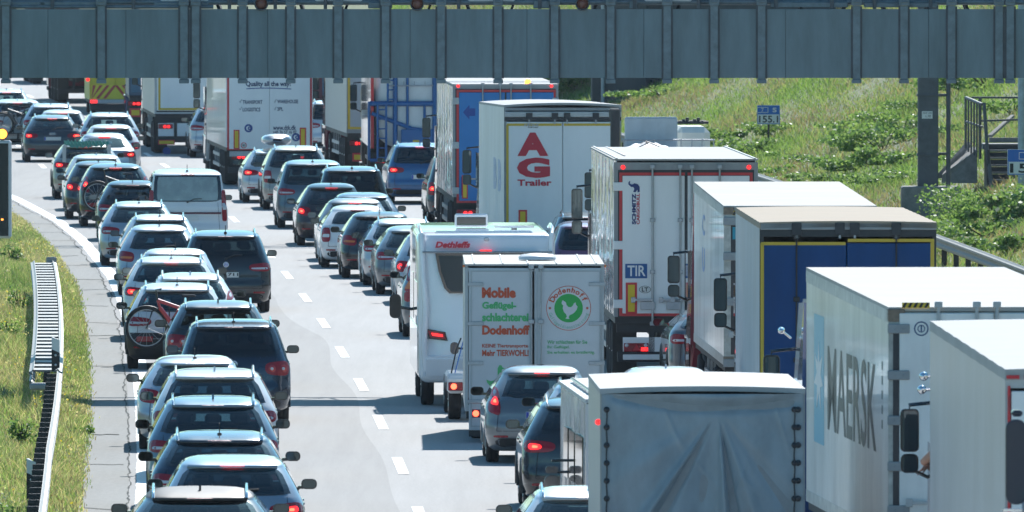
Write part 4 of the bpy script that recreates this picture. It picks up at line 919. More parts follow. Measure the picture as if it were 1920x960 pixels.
# --- silver box trailer at the right edge
r = Rig('articulated_truck', 'silver grey ribbed trailer at the right edge with red and white tape round its rear', 'truck', 1884, 2360, 151, 4.0, 1.1, 13.6, 1743, 600, group=TG, W=2.5)
h = r.W / 2; r.shell(ribbed('silver ribbed side', (.50, .49, .52), .38, scale=6, amt=.3, metal=.25, noise=.12), ROOFW, rt=.11, lip=.02, crown=.02)
rear_frame(r, LGREY, .05, .13, .1); dd = doors(r, TARPW, 1.25, r.zt - .22, -h + .06, h - .06)
m = MB(); r.rect(m, 1888, 722, 1893, 851, y=-.031, th=.004, mi=0); r.rect(m, 1888, 864, 1893, 985, y=-.031, th=.004, mi=0)
for k in range(5): r.rect(m, 1886 + k * 33, 702, 1910 + k * 33, 709, y=-.031, th=.004, mi=0)
m.build('reflective_tape', RTAPE, r.t); r.under(board=DKF)
CB = cab(r, paint('cab deep blue', (.02, .05, .12)), 14.4, h=3.7, mz=(2.30, 3.02), w_=2.24); JT = r
for k, (px, py) in enumerate(((1744, 703), (1740, 728))):
    m = MB(); zz = PZ(py, 165.5); lathe(m, [(0, -.05), (.037, -.035), (.052, 0), (.037, .035), (0, .05)], (-h - .03 - .02 * k, 14.3, zz), 'y', 16); tube(m, [(-h + .1, 14.3, zz), (-h - .03, 14.3, zz)], .02, 6); m.build('air_horn', CHROME, r.t)
# --- blue doors truck
r = Rig('articulated_truck', 'bright blue rear doors with an arrow in a red and black frame', 'truck', 849, 1047, 361, 3.93, 1.2, 13.6, 818, None, group=TG, W=2.55)
h = r.W / 2; r.shell(ribbed('ribbed silver side', (.60, .61, .64), .16, scale=8, amt=1.0, metal=.3, coat=1, wob=1.0), ROOFW, rt=.06, crown=.0, wavy=1)
rear_frame(r, GREYF, .06, .10, .12); m = MB(); box(m, -h + .06, h - .06, -.02, .03, r.zb + .12, r.z(166)); m.build('door_seal', DKF, r.t)
m = MB(); outline(m, r.u(856), r.u(1042), r.z(380), r.z(168), .055, y=-.022, th=.01); m.build('red_frame', REDF, r.t)
SKY_ = mat('bright blue panel', (.02, .20, .52), rough=.4, noise=.06); dd = doors(r, SKY_, r.z(376), r.z(173), r.u(861), r.u(1038), r.u(948), y=-.045, gap=.04)
m = MB(); prism(m, [(r.u(a), r.z(b)) for a, b in ((868, 210), (880, 196), (880, 203), (891, 203), (891, 217), (880, 217), (880, 224))], -.05, -.0455, 0); m.build('arrow_mark', mat('darker blue arrow', (.008, .06, .3), rough=.4), dd[0])
m = MB(); r.rect(m, 864, 331, 872, 366, y=-.0455, th=.004); m.build('blue_square', mat('navy square', (.01, .03, .2)), dd[0])
reflector(dd[0], r.u(866), r.u(877), r.z(372), r.z(328), -.05)
r.bars((938, 958, 905, 995), r.zb + .02, r.z(158), STEEL, -.075); r.hinges(-1, (189, 272, 357), .15, .16, LGREY); r.hinges(1, (189, 272, 357), .15, .16, LGREY)
for px in (859, 1034): m = MB(); lathe(m, [(0, -.03), (.03, -.025), (.04, 0)], (r.u(px), -.012, r.z(161)), 'y', 12); m.build('marker_lamp', LIT, r.t)
r.under(board=DKF); cab(r, paint('cab black', (.02, .022, .025)), 14.6, mz=(2.1, 2.85))
m = MB(); lathe(m, [(0, .12), (.06, .1), (.08, .0), (0, 0)], (r.u(991), .5, 3.93), 'z', 14); m.build('beacon', LITO, r.t)
# --- blue framed tank trailer
r = Rig('tank_truck', 'white tank container in a blue steel frame with ladders', 'truck', 695, 870, 425, 4.0, 1.15, 13.0, 677, None, group=TG, W=2.55)
h = r.W / 2; BL = mat('blue steel', (.02, .12, .33), rough=.4, noise=.1); TK = mat('white tank shell', (.66, .69, .70), rough=.3, coat=.5, noise=.06)
m = MB(); V = []; N = 24
P = [(math.copysign(abs(math.cos(2 * math.pi * i / N)) ** .55, math.cos(2 * math.pi * i / N)), math.copysign(abs(math.sin(2 * math.pi * i / N)) ** .55, math.sin(2 * math.pi * i / N))) for i in range(N)]
for y, s_ in ((.18, .6), (.10, .9), (.25, 1), (6, 1), (12.6, 1), (12.8, .9)): V += [(p[0] * 1.16 * s_, y if s_ != .6 else .04, 2.55 + p[1] * 1.36 * s_) for p in P]
m.add(V, [(j * N + i, j * N + (i + 1) % N, (j + 1) * N + (i + 1) % N, (j + 1) * N + i) for j in range(5) for i in range(N)], 0, True); m.add(V[:N], [tuple(range(N))[::-1]]); m.build('tank', TK, r.t)
m = MB()
def bar2(m, a, b, c, d, w_=.05, y=-.06): tube(m, [(r.u(a), y, r.z(b)), (r.u(c), y, r.z(d))], w_, 4)
for a, b, c, d, w_ in ((741, 120, 741, 300, .07), (815, 120, 815, 300, .07), (694, 194, 815, 194, .075), (694, 300, 815, 300, .05), (697, 212, 770, 240, .06), (764, 120, 764, 300, .04), (692, 190, 692, 300, .04), (768, 240, 815, 246, .05), (796, 194, 796, 240, .04)): bar2(m, a, b, c, d, w_)
m.build('frame', BL, r.t)
for px0, px1, a, b in ((708, 724, 195, 300), (727, 742, 140, 190)):
    m = MB(); [tube(m, [(r.u(p), -.12, r.z(a)), (r.u(p), -.12, r.z(b))], .035, 5) for p in (px0, px1)]; [tube(m, [(r.u(px0), -.12, r.z(q)), (r.u(px1), -.12, r.z(q))], .02, 5) for q in range(a + 10, b, 18)]; m.build('ladder', BL, r.t)
m = MB(); box(m, r.u(752), r.u(812), -.09, .1, r.z(268), r.z(242), .02); box(m, r.u(774), r.u(786), -.1, -.09, r.z(268), r.z(262), 0, 1); m.build('valve_box', [BL, YTAPE], r.t)
m = MB(); tube(m, [(r.u(727), -.1, r.z(160)), (r.u(812), -.1, r.z(160))], .02, 5); [tube(m, [(r.u(p), -.1, r.z(160)), (r.u(p), -.1, r.z(152))], .012, 5) for p in (757, 777, 797)]; m.build('rail', STEEL, r.t)
for q in (-1, 1): m = MB(); box(m, q * h, q * (h - .05), .0, 12.8, 1.2, 3.9); m.build('side_curtain', ribbed('glossy grey side', (.56, .58, .6), .2, scale=5, amt=.8, coat=1, metal=.2), r.t)
m = MB(); box(m, -h + .0, -h + .09, -.03, .0, 1.2, 3.9); m.build('red_edge', REDF, r.t)
r.under(board=DKF, lamps=((.9, .85),)); cab(r, paint('cab slate', (.06, .08, .10)), 13.8, mz=(2.05, 2.8))
# --- grey trailer with yellow outline further ahead
r = Rig('articulated_truck', 'grey box trailer with yellow outline ahead of the blue framed tank truck', 'truck', 650, 820, 450, 4.0, 1.2, 13.6, 610, None, group=TG, W=2.55)
r.shell(ribbed('dusty grey side', (.42, .42, .43), .35, scale=3, amt=.3, noise=.12), ROOFW); rear_frame(r, GREYF); dd = doors(r, mat('grey door panel', (.40, .43, .46), rough=.4, noise=.06), 1.3, 3.85)
m = MB(); outline(m, r.u(652), r.W / 2 - .06, 1.32, 3.8, .07, y=-.031, th=.006); m.build('outline_tape', YTAPE, r.t); r.under(board=DKF, lamps=((.95, .9),)); reflector(r.t, -1.1, -.5, .35, .6, .04); cab(r, paint('maroon', (.16, .02, .04)), 14.6, mz=(2.0, 2.8))
# --- 'Quality all the way' trailer
r = Rig('articulated_truck', 'white trailer lettered Quality all the way with a red frame', 'truck', 424, 587, 431, 4.0, 1.12, 13.6, 388, None, group=TG, W=2.5)
h = r.W / 2; r.shell(ribbed('warm grey curtain', (.62, .61, .60), .3, scale=3, amt=.6, noise=.16, coat=.4), ROOFW, rt=.06); rear_frame(r, TARPW, .05, .08, .14)
m = MB(); outline(m, -h + .03, h - .02, r.z(281), 3.9, .055, y=-.014, th=.012); m.build('red_frame', REDF, r.t); dd = doors(r, TARPW, r.z(279), 3.84, -h + .09, h - .08, y=-.045, gap=.006)
INKB = mat('navy print', (.02, .05, .13), rough=.5); y = -.049
lettering('Quality all the way!', INKB, dd[0], r.u(461), r.u(545), r.z(164), r.z(152), y, bold=.03)
m = MB(); N = 12; pts = [(r.u(462 + i * 7), r.z(166 - 1.2 * math.sin(i * .3))) for i in range(N + 1)]
for (a, b), (c, d) in zip(pts, pts[1:]): m.add([(a, y - .002, b - .012), (c, y - .002, d - .012), (c, y - .002, d + .012), (a, y - .002, b + .012)], [(0, 1, 2, 3)])
m.build('underline', BLUEG, dd[0])
for s_, a, b, c, d in (('TRANSPORT', 455, 492, 194, 188), ('LOGISTICS', 455, 488, 208, 202), ('WAREHOUSE', 520, 559, 193, 187), ('3PL', 520, 531, 207, 201), ('www.dtk.dk', 512, 555, 243, 235), ('+45 76 57 16 07', 512, 556, 250, 245)): lettering(s_, INKB, dd[0], r.u(a), r.u(b), r.z(c + .5), r.z(d - .5), y, bold=.02)
for a, c in ((449, 192), (449, 206), (514, 192), (514, 206)):
    m = MB(); tube(m, [(r.u(a), y, r.z(c - 3)), (r.u(a + 1.3), y, r.z(c)), (r.u(a + 4), y, r.z(c - 6))], .008, 4); m.build('tick_mark', INKB, dd[0])
for px, py in ((466, 240), (555, 257)):
    m = MB(); lathe(m, [(.07, -.003), (.11, -.004), (.12, 0)], (r.u(px), y, r.z(py)), 'y', 20); lathe(m, [(.02, -.003), (.05, -.004), (.055, 0)], (r.u(px) + .03, y - .002, r.z(py)), 'y', 14); m.build('round_emblem', BLUEG, dd[0])
reflector(dd[0], r.u(438), r.u(449), r.z(279), r.z(243), y); reflector(dd[1], r.u(562), r.u(574), r.z(279), r.z(239), y)
m = MB(); prism(m, ell(r.u(457), r.z(272), .085, .085), y - .004, y, 0); prism(m, ell(r.u(457), r.z(272), .065, .065), y - .006, y - .0042, 1); st = m.build('speed_sticker', [RTAPE, PLATE], dd[0]); lettering('80', INK, st, r.u(454.5), r.u(459.5), r.z(274), r.z(270), y - .0065)
m = MB(); box(m, -h + .1, h - .1, -.01, .06, r.z(293), r.z(283), .01); m.build('lower_panel', LGREY, r.t); r.under(board=DKF, lamps=((.85, .85),)); cab(r, paint('cab light grey', (.45, .47, .48)), 14.6, mz=(2.0, 2.9))
# --- white trailer with yellow tape, left of it
r = Rig('articulated_truck', 'plain white trailer with a yellow taped door edge and white lamp board', 'truck', 290, 439, 480, 4.0, 1.30, 13.6, 267, None, group=TG, W=2.55)
h = r.W / 2; r.shell(MATS['dusty grey side'], ROOFW); rear_frame(r, LGREY, .06, .06, .06); dd = doors(r, TARPW, 1.4, 3.88, y=-.045)
m = MB(); outline(m, -h + .12, h - .1, 1.42, 3.86, .07, y=-.046, th=.004); m.build('outline_tape', YTAPE, r.t); r.under(board=TARPW, boardz=(.58, 1.0), lamps=((.92, .9),)); reflector(r.t, r.u(297), r.u(328), r.z(271), r.z(262), .04)
m = MB(); prism(m, ell(r.u(313), r.z(283), .13, .13), .02, .045, 0); m.build('blue_sticker', BLUEG, r.t); cab(r, MATS['paint cab black'], 14.6)
# --- truck ahead of it, dark blue
r = Rig('flatbed_truck', 'dark blue truck with doubled red lamps over a yellow reflector', 'truck', 242, 375, 520, 3.4, 1.3, 7.0, 236, None, group=TG, W=2.45)
r.shell(mat('deep blue body', (.02, .07, .13), rough=.4), mat('deep blue roof', (.05, .1, .16), rough=.4)); rear_frame(r, MATS['deep blue body']); doors(r, mat('petrol blue panel', (.03, .12, .2), rough=.4, noise=.1), 1.4, 3.3); r.under(board=DKF, axles=(1.6, 2.9), lamps=((1.02, 1.02), (.85, 1.02)), side_guard=False); reflector(r.t, -1.2, -.8, .55, .85, .03); cab(r, MATS['paint dark blue'], 7.9)
# --- flatbed trucks under the gantry, top left
FB = []
for k, (pl, Z, lb) in enumerate(((108, 588, 'dark low loader with big wheels half hidden above the far left cars'), (62, 640, 'farthest dark truck, only its wheels seen below the gantry'))):
    r = Rig('flatbed_truck', lb, 'truck', pl, 0, Z, 2.4, 1.25, 9, None, None, group=TG, W=2.5); r.shell(DKSTEEL, GREYF); rear_frame(r, DKF); doors(r, DKF, 1.4, 2.3); r.under(board=None, axles=(1.2, 3.8, 5.1), r=.52, side_guard=False, lamps=((1.05, 1.1),)); cab(r, MATS['paint dark red'], 9.8)
# --- dark trailer ahead in the right lane
r = Rig('articulated_truck', 'dark maroon truck body glimpsed between two pale trailers', 'truck', 585, 770, 505, 3.9, 1.2, 8, None, None, group=TG, W=2.5); r.shell(mat('maroon body', (.10, .02, .035), rough=.4), ROOFW); rear_frame(r, DKF); doors(r, MATS['maroon body'], 1.3, 3.7); r.under(board=DKF); cab(r, MATS['paint maroon'], 8.9)
# --- open white truck with raised roof gear
r = Rig('flatbed_truck', 'white open truck with a tall headboard, roof cage and bundled white tarpaulin', 'truck', 1172, 1370, 300, 3.35, 1.2, 8.5, None, None, group=TG, W=2.3)
WB = mat('white truck body', (.70, .72, .72), rough=.4, noise=.12, nscale=3); r.shell(WB, ROOFW, rt=.06); rear_frame(r, WB); doors(r, TARPW, 1.3, 3.2); h = r.W / 2
m = MB(); box(m, r.u(1187), r.u(1287), 4.0, 4.2, 3.3, 4.06, .03); m.build('headboard', mat('pale grey board', (.46, .52, .56), rough=.5, noise=.15), r.t)
m = MB(); box(m, r.u(1287), r.u(1352), 4.6, 6.8, 3.3, 3.85, .12); m.build('storage_box', mat('cream box', (.78, .76, .68), rough=.5, noise=.1), r.t)
m = MB()
for zz in (3.60, 3.40): tube(m, [(r.u(1184), 3.6, zz), (r.u(1356), 3.6, zz)], .018, 5)
for p in (1184, 1242, 1292, 1313, 1332, 1354): tube(m, [(r.u(p), 3.6, 3.3), (r.u(p), 3.6, 3.62)], .014, 5)
m.build('cage_rail', STEEL, r.t)
m = MB(); [tube(m, [(r.u(1290), 5 + q, 3.93), (r.u(1350), 5 + q, 3.93)], .03, 5) for q in (0, .6, 1.2)]; [box(m, r.u(p) - .03, r.u(p) + .03, 5, 5.2, 3.94, 3.97 + .03 * (p % 3)) for p in range(1296, 1345, 7)]; m.build('roof_rack', DKSTEEL, r.t)
m = MB(); V = []; NX, NY = 44, 8
for j in range(NY + 1):
    for i in range(NX + 1):
        x = r.u(1170) + (r.u(1270) - r.u(1170)) * i / NX; e = math.sin(math.pi * i / NX) ** .45; v = math.sin(math.pi * j / NY)
        V.append((x, .5 + 2.4 * j / NY, 3.36 + .22 * v * e * (1 + .07 * math.sin(i * .7 + .8 * math.sin(j * .9)))))
m.add(V, [(j * (NX + 1) + i, j * (NX + 1) + i + 1, (j + 1) * (NX + 1) + i + 1, (j + 1) * (NX + 1) + i) for j in range(NY) for i in range(NX)], 0, True); m.build('tarpaulin_bundle', mat('white cloth', (.75, .76, .76), rough=.7), r.t)
m = MB()
for k in range(3): tube(m, [(r.u(1180), .7 + k * .7, 3.42), (r.u(1220), .7 + k * .7, 3.6), (r.u(1262), .7 + k * .7, 3.42)], .012, 4)
m.build('tie_rope', DKF, r.t)
m = MB(); hexa(m, [(r.u(1118), -.4, 3.30), (r.u(1300), -.4, 3.33), (r.u(1340), .1, 3.33), (r.u(1118), .1, 3.30), (r.u(1118), -.4, 3.36), (r.u(1300), -.4, 3.40), (r.u(1340), .1, 3.47), (r.u(1118), .1, 3.38)]); m.build('spare_board', WB, r.t)
m = MB(); tube(m, [(r.u(1176), 6, 3.2), (r.u(1176), 6, 4.18)], .1, 8); box(m, r.u(1166), r.u(1187), 6.2, 6.6, 3.98, 4.2, .03); m.build('crane_post', DKSTEEL, r.t)
r.under(board=DKF, axles=(1.8, 3.1)); cab(r, MATS['paint cab white'], 9.1, h=3.2)
# ---------------------------------------------------------------- poultry trailer
r = Rig('box_trailer', 'light grey poultry box trailer with red and green lettering and a hen emblem', 'trailer', 872, 1133, 236.5, 2.83, .50, 6.2, 868, 477, W=2.2)
h = r.W / 2; GP = mat('grey trailer panel', (.58, .61, .63), rough=.42, noise=.08, nscale=1.5); r.shell(mat('grey trailer side', (.52, .53, .53), rough=.4, noise=.1), mat('trailer roof white', (.42, .43, .42), rough=.65, spec=.2, noise=.08, nscale=1), rt=.03, lip=.04)
m = MB(); [hexa(m, [(x - .01, 0, r.zt + .001), (x + .01, 0, r.zt + .001), (x + .01, 6.2, r.zf + .001), (x - .01, 6.2, r.zf + .001), (x - .01, 0, r.zt + .014), (x + .01, 0, r.zt + .014), (x + .01, 6.2, r.zf + .014), (x - .01, 6.2, r.zf + .014)]) for x in (-.95, -.5, -.1, .35, .75, .98)]; m.build('roof_seam', LGREY, r.t)
AL = mat('aluminium frame', (.42, .45, .47), rough=.4, metal=.4, noise=.1); rear_frame(r, AL, .05, .06, .1)
y = -.052; dd = doors(r, GP, r.z(806), r.z(502), -h + .06, h - .06, r.u(1000), y=-.05, gap=.03)
m = MB(); outline(m, r.u(882), r.u(996), r.z(800), r.z(506), .025, y=-.05, th=.012); outline(m, r.u(1005), r.u(1126), r.z(800), r.z(506), .025, y=-.05, th=.012); m.build('door_trim', AL, r.t)
r.bars((996, 1014), r.z(800), r.z(500), STEEL, -.085, .012, False)
for py in (532, 606, 680, 752):
    for a, b in ((876, 906), (1104, 1134)): m = MB(); r.rect(m, a, py - 3.5, b, py + 3.5, y=-.055, th=.016, bev=.004); m.build('hinge', STEEL, r.t)
OR = mat('rust red lettering', (.56, .085, .03), rough=.45); GN = mat('green lettering', (.08, .46, .16), rough=.45); GB = mat('emblem green', (.02, .38, .07), rough=.45); PG = mat('pale grey paint', (.62, .64, .65), rough=.45)
D0, D1 = dd
for s_, a, b, c, d, mm_, bo in (('Mobile', 903.5, 967, 558, 538, OR, .05), ('Geflügel-', 904, 968, 582, 565, GN, .045), ('schlachterei', 904, 991, 602, 586, GN, .045), ('Dodenhoff', 904, 993, 627, 609, OR, .05), ('KEINE Tiertransporte', 904, 990, 653, 644, OR, .02), ('Mehr TIERWOHL!', 904, 991, 667, 655, OR, .03)): lettering(s_, mm_, D0, r.u(a), r.u(b), r.z(c), r.z(d), y, bold=bo)
for s_, b, c in (('Wir schlachten für Sie', 1101, 644), ('Ihr Geflügel.', 1068, 654), ('Sie erhalten es bratfertig.', 1115, 664)): lettering(s_, GN, D1, r.u(1026), r.u(b), r.z(c), r.z(c - 7), y, bold=.01)
cx_, cz_ = r.u(1066), r.z(577); K_ = ppm(236.5)
m = MB(); prism(m, ell(cx_, cz_, 42 / K_, 42 / K_, 44), y - .003, y, 0); prism(m, ell(cx_, cz_, 40.8 / K_, 40.8 / K_, 44), y - .005, y - .0032, 1); prism(m, ell(cx_, cz_, 26.8 / K_, 26.8 / K_, 40), y - .007, y - .0052, 2); em = m.build('hen_emblem', [OR, PG, GB], D1)
hen = [(1053, 566), (1055, 562), (1058, 564), (1061, 566), (1062, 571), (1066, 575), (1071, 575), (1074, 572), (1076, 568), (1079, 566), (1080, 571), (1083, 574), (1081, 580), (1077, 585), (1073, 588), (1068, 590), (1066, 594), (1068, 597), (1063, 597), (1060, 596), (1063, 593), (1061, 588), (1057, 584), (1055, 577), (1056, 572), (1053, 569)]
m = MB(); prism(m, [(r.u(a), r.z(b)) for a, b in hen][::-1], y - .009, y - .0072, 0); m.build('hen_silhouette', PG, em)
def arc_text(s_, rad, a0, a1, hgt, mt_, parent, inward=False, bold=.03):
    n = len(s_)
    for i, ch in enumerate(s_):
        if ch == ' ': continue
        V, Fs = text_geo(ch, bold); a = R(a0 + (a1 - a0) * (i + .5) / n); xs = [v[0] for v in V]; mx_ = (min(xs) + max(xs)) / 2; out = []
        for v in V:
            X_, Z_ = (v[0] - mx_) * hgt, v[1] * hgt; 
            if not inward: rr = rad + Z_; q = a - X_ / rad
            else: rr = rad - Z_; q = a + X_ / rad
            out.append((cx_ + rr * math.cos(q), y - .0055 - (0 if v[2] < 0 else .003), cz_ + rr * math.sin(q)))
        yield out, Fs
mb = MB()
for o_, f_ in arc_text('Dodenhoff', 30 / K_, 158, 22, .115, OR, em): mb.add(o_, f_)
mb.build('arc_lettering', OR, em)
mb = MB()
for o_, f_ in arc_text('Geflügeldienstleistung', 38.5 / K_, 195, 345, .075, GN, em, True, .01): mb.add(o_, f_)
mb.build('arc_lettering', mat('faded green lettering', (.25, .5, .38), rough=.5), em)
m = MB()
for px in (1031, 1101): V = [(r.u(px) + (.03 if i % 2 == 0 else .013) * math.cos(math.pi / 2 + i * math.pi / 6), cz_ + (.03 if i % 2 == 0 else .013) * math.sin(math.pi / 2 + i * math.pi / 6)) for i in range(12)]; prism(m, V, y - .008, y - .0055, 0)
m.build('star_mark', OR, em)
goose = [(912, 711), (920, 714), (928, 712), (933, 706), (933, 690), (936, 684), (940, 684), (942, 688), (947, 690), (941, 692), (941, 704), (945, 712), (944, 722), (936, 728), (926, 728), (918, 722), (913, 716)]
m = MB(); prism(m, [(r.u(a), r.z(b)) for a, b in goose][::-1], y - .004, y, 0); m.build('goose_silhouette', GN, D0)
for yv in (2.4, 3.0): m = MB(); lathe(m, [(.33, 0), (.33, .03), (.28, .065), (.12, .085), (0, .088)], (.08, yv, r.zt + .01), 'z', 20); m.v = [(a * .9, b_, c_) for a, b_, c_ in m.v]; m.build('roof_vent', PG, r.t)
for q in (-1, 1): m = MB(); lathe(m, [(0, -.03), (.022, -.02), (.022, .03), (0, .04)], (q * (h + .02), .0, r.zt - .03), 'y', 10); m.build('marker_lamp', ORANGE, r.t)
m = MB(); box(m, -h + .06, h - .06, -.03, .08, .40, .52, .01); m.build('bumper_bar', AL, r.t)
for q in (-1, 1):
    m = MB(); box(m, q * .87 - .13, q * .87 + .13, -.06, -.03, .40, .53, .01); lo = m.build('tail_lamp', RED, r.t); m = MB(); lathe(m, [(0, -.015), (.045, -.01), (.05, 0)], (q * .87 - .06, -.06, .465), 'y', 12); m.build('brake_lamp', LITCORE, lo)
    for yy_ in (2.0, 2.9): wheel(r.t, q * (h - .2), yy_, .31, .2)
    m = MB(); box(m, q * (h - .06), q * (h - .38), -.02, .0, .10, .40); m.build('mudflap', BLACK, r.t)
m = MB(); tube(m, [(0, 6.2, .5), (0, 7.6, .5)], .05, 8); box(m, -.9, .9, .1, 6.1, .42, .5); m.build('drawbar', STEEL, r.t)
# ---------------------------------------------------------------- motorhome
r = Rig('motorhome', 'white motorhome with small red lettering and a raised roof skylight', 'motorhome', 785, 1040, 252, 2.92, .42, 7.0, 768, 415, W=2.3)
h = r.W / 2; MW = mat('motorhome white', (.88, .89, .90), rough=.22, coat=1, noise=.03)
m = MB(); prof = rrect(0, 0, 2.3, 2.5, .16, 5); zmid = .42 + 1.25; V = []; N = len(prof)
for y, s_ in ((0, 0), (.0, .6), (.02, .93), (.07, .98), (.16, 1), (2.5, 1), (4.8, 1), (6.6, 1), (6.95, .96), (7.0, .8)): V += [(p[0] * s_ if s_ else p[0] * .3, y + (.05 * (p[1] / 1.25) if y < .1 else 0), zmid + p[1] * (s_ if s_ else .3) + (r.zf - r.zt) * y / 7 * (1 if p[1] > 0 else 0)) for p in prof]
m.add(V, [(j * N + i, (j * N + (i + 1) % N), (j + 1) * N + (i + 1) % N, (j + 1) * N + i) for j in range(9) for i in range(N)] + [tuple(range(N)), tuple(range(9 * N, 10 * N))], 0, True); bo = m.build('body', MW, r.t); weld(bo)
m = MB(); V = []
for q in (-1, 1):
    pts = [(q * 1.02, -.02, .62), (q * 1.06, -.05, 1.0), (q * 1.03, -.03, 1.7), (q * 1.08, -.02, 2.3), (q * 1.10, .05, 2.93)]; tube(m, pts, .055, 8)
    tube(m, [(q * 1.10, .05, 2.93), (q * 1.12, .3, 3.02), (q * 1.12, 1.6, 3.06), (q * 1.12, 2.4, 3.0)], .03, 7)
m.build('corner_trim', MW, r.t)
m = MB(); P = [(r.u(816), r.z(474)), (r.u(1008), r.z(474)), (r.u(1005), r.z(510)), (r.u(992), r.z(545)), (r.u(985), r.z(549)), (r.u(842), r.z(549)), (r.u(833), r.z(540)), (r.u(822), r.z(508))][::-1]
prism(m, P, -.055, -.0, 0); wi = m.build('rear_window', FRIT, r.t)
P2 = [(P[i][0] * .94 + .05 * sum(p[0] for p in P) / 8 * 1.2, P[i][1] * .9 + .1 * sum(p[1] for p in P) / 8) for i in range(8)]; m = MB(); prism(m, P2, -.062, -.0552, 0); m.build('window_pane', mat('tinted pane', (.012, .035, .045), rough=.12, spec=.35), wi)
m = MB(); tube(m, [(r.u(792), -.06, r.z(472)), (r.u(1035), -.06, r.z(472))], .018, 6); m.build('gutter_rail', GREYF, r.t)
lettering('Dethleffs', REDG, r.t, r.u(816), r.u(880), r.z(464), r.z(452), -.056 + .03, bold=.05, shear=.03, th=.02)
m = MB(); box(m, r.u(907), r.u(917), -.09, .0, r.z(452), r.z(444), .02); m.build('camera', WLENS, r.t); m = MB(); box(m, r.u(900), r.u(922), -.06, .0, r.z(472), r.z(468), .004); m.build('high_brake_light', LIT, r.t)
for q in (-1, 1):
    m = MB(); a = [(q * 1.04, 1.34), (q * .70, 1.28), (q * .66, 1.13), (q * .98, 1.17)]; prism(m, a[::-1] if q > 0 else a, -.07, .0, 0); lo = m.build('tail_light', GLOSSB, r.t); m = MB()
    a = [(q * 1.0, 1.31), (q * .72, 1.265), (q * .69, 1.155), (q * .96, 1.19)]; prism(m, a[::-1] if q > 0 else a, -.08, -.071, 0); m.build('red_lens', RED, lo)
    m = MB(); a = [(q * .94, 1.27), (q * .75, 1.24), (q * .74, 1.20), (q * .92, 1.22)]; prism(m, a[::-1] if q > 0 else a, -.088, -.081, 0); m.build('brake_lamp', LIT, lo)
    m = MB(); box(m, q * 1.0, q * .62, -.10, .0, .72, .78, .006); m.build('reflector', RED, r.t)
    for y in (1.55, 5.6): wheel(r.t, q * (h - .18), y, .34, .22)
    m = MB(); box(m, q * (h + .005), q * (h - .02), 1.0, 3.2, 1.5, 2.1, .02); box(m, q * (h + .005), q * (h - .02), 3.8, 4.6, 1.4, 2.2, .02); m.build('side_window', DKGLASS, r.t)
    m = MB(); x = q * (h + .28); pod(m, x, 1.56, .2, .42, 5.4, 5.56); tube(m, [(q * (h - .05), 5.5, 1.5), (x, 5.5, 1.55)], .03, 6); m.build('wing_mirror', GLOSSB, r.t)
    m = MB(); box(m, q * (h + .006), q * (h - .01), .9, 6.5, .55, 1.35, .01); m.build('side_skirt', mat('grey side panel', (.35, .38, .4), rough=.3, coat=1), r.t)
m = MB(); hexa(m, [(-1.08, -.06, .50), (1.08, -.06, .50), (1.1, .2, .50), (-1.1, .2, .50), (-1.06, -.13, .86), (1.06, -.13, .86), (1.1, .2, .95), (-1.1, .2, .95)]); o = m.build('bumper', MW, r.t); bpy_bevel(o, .04)
zt_ = r.zt
m = MB(); box(m, -.85, .80, .8, 1.5, zt_ - .01, zt_ + .045, .02); box(m, -.5, .1, 1.6, 2.3, zt_, zt_ + .06, .03); m.build('roof_panel', MW, r.t)
m = MB(); box(m, r.u(862), r.u(925), 3.4, 3.46, zt_ + .05, zt_ + .28, .03); lo = m.build('skylight', MW, r.t); m = MB(); box(m, r.u(866), r.u(921), 3.39, 3.398, zt_ + .08, zt_ + .22, .01); m.build('skylight_glass', DKGLASS, lo)
m = MB(); prism(m, ell(r.u(972), 2.5, .34, .26, 20), zt_ + .06, zt_ + .10, 0, 'xy'); tube(m, [(r.u(972), 2.5, zt_), (r.u(972), 2.5, zt_ + .07)], .05, 8); m.build('satellite_dish', MW, r.t)
# ---------------------------------------------------------------- tarpaulin trailer
r = Rig('tarpaulin_trailer', 'grey tarpaulin trailer with creased rear cover laced at both edges', 'trailer', 1125, 1506, 172, 3.08, .5, 5.2, 1103, 700, W=2.36)
h = r.W / 2; TP = mat('grey tarpaulin', (.31, .37, .405), rough=.36, noise=.24, nscale=2.5, bump=.7, bscale=2.2, stretch=(1, 1, .5))
TPR = mat('pale roof tarpaulin', (.42, .44, .44), rough=.65, spec=.25, noise=.08, nscale=1.2, bump=.4, bscale=5); r.shell(mat('grey side tarpaulin', (.40, .42, .42), rough=.36, noise=.1, bump=.8, bscale=3, stretch=(1, 1, .2)), TPR, rt=.06, lip=.03, crown=.03)
crs = [(rng.uniform(-1.1, 1.1), rng.uniform(.8, 2.9), rng.uniform(-1.2, 1.2), rng.uniform(.15, .5), rng.uniform(-.010, .012)) for _ in range(26)]
m = MB(); NX, NZ = 150, 90; V = []; apx, apz = r.u(1347), r.z(768)
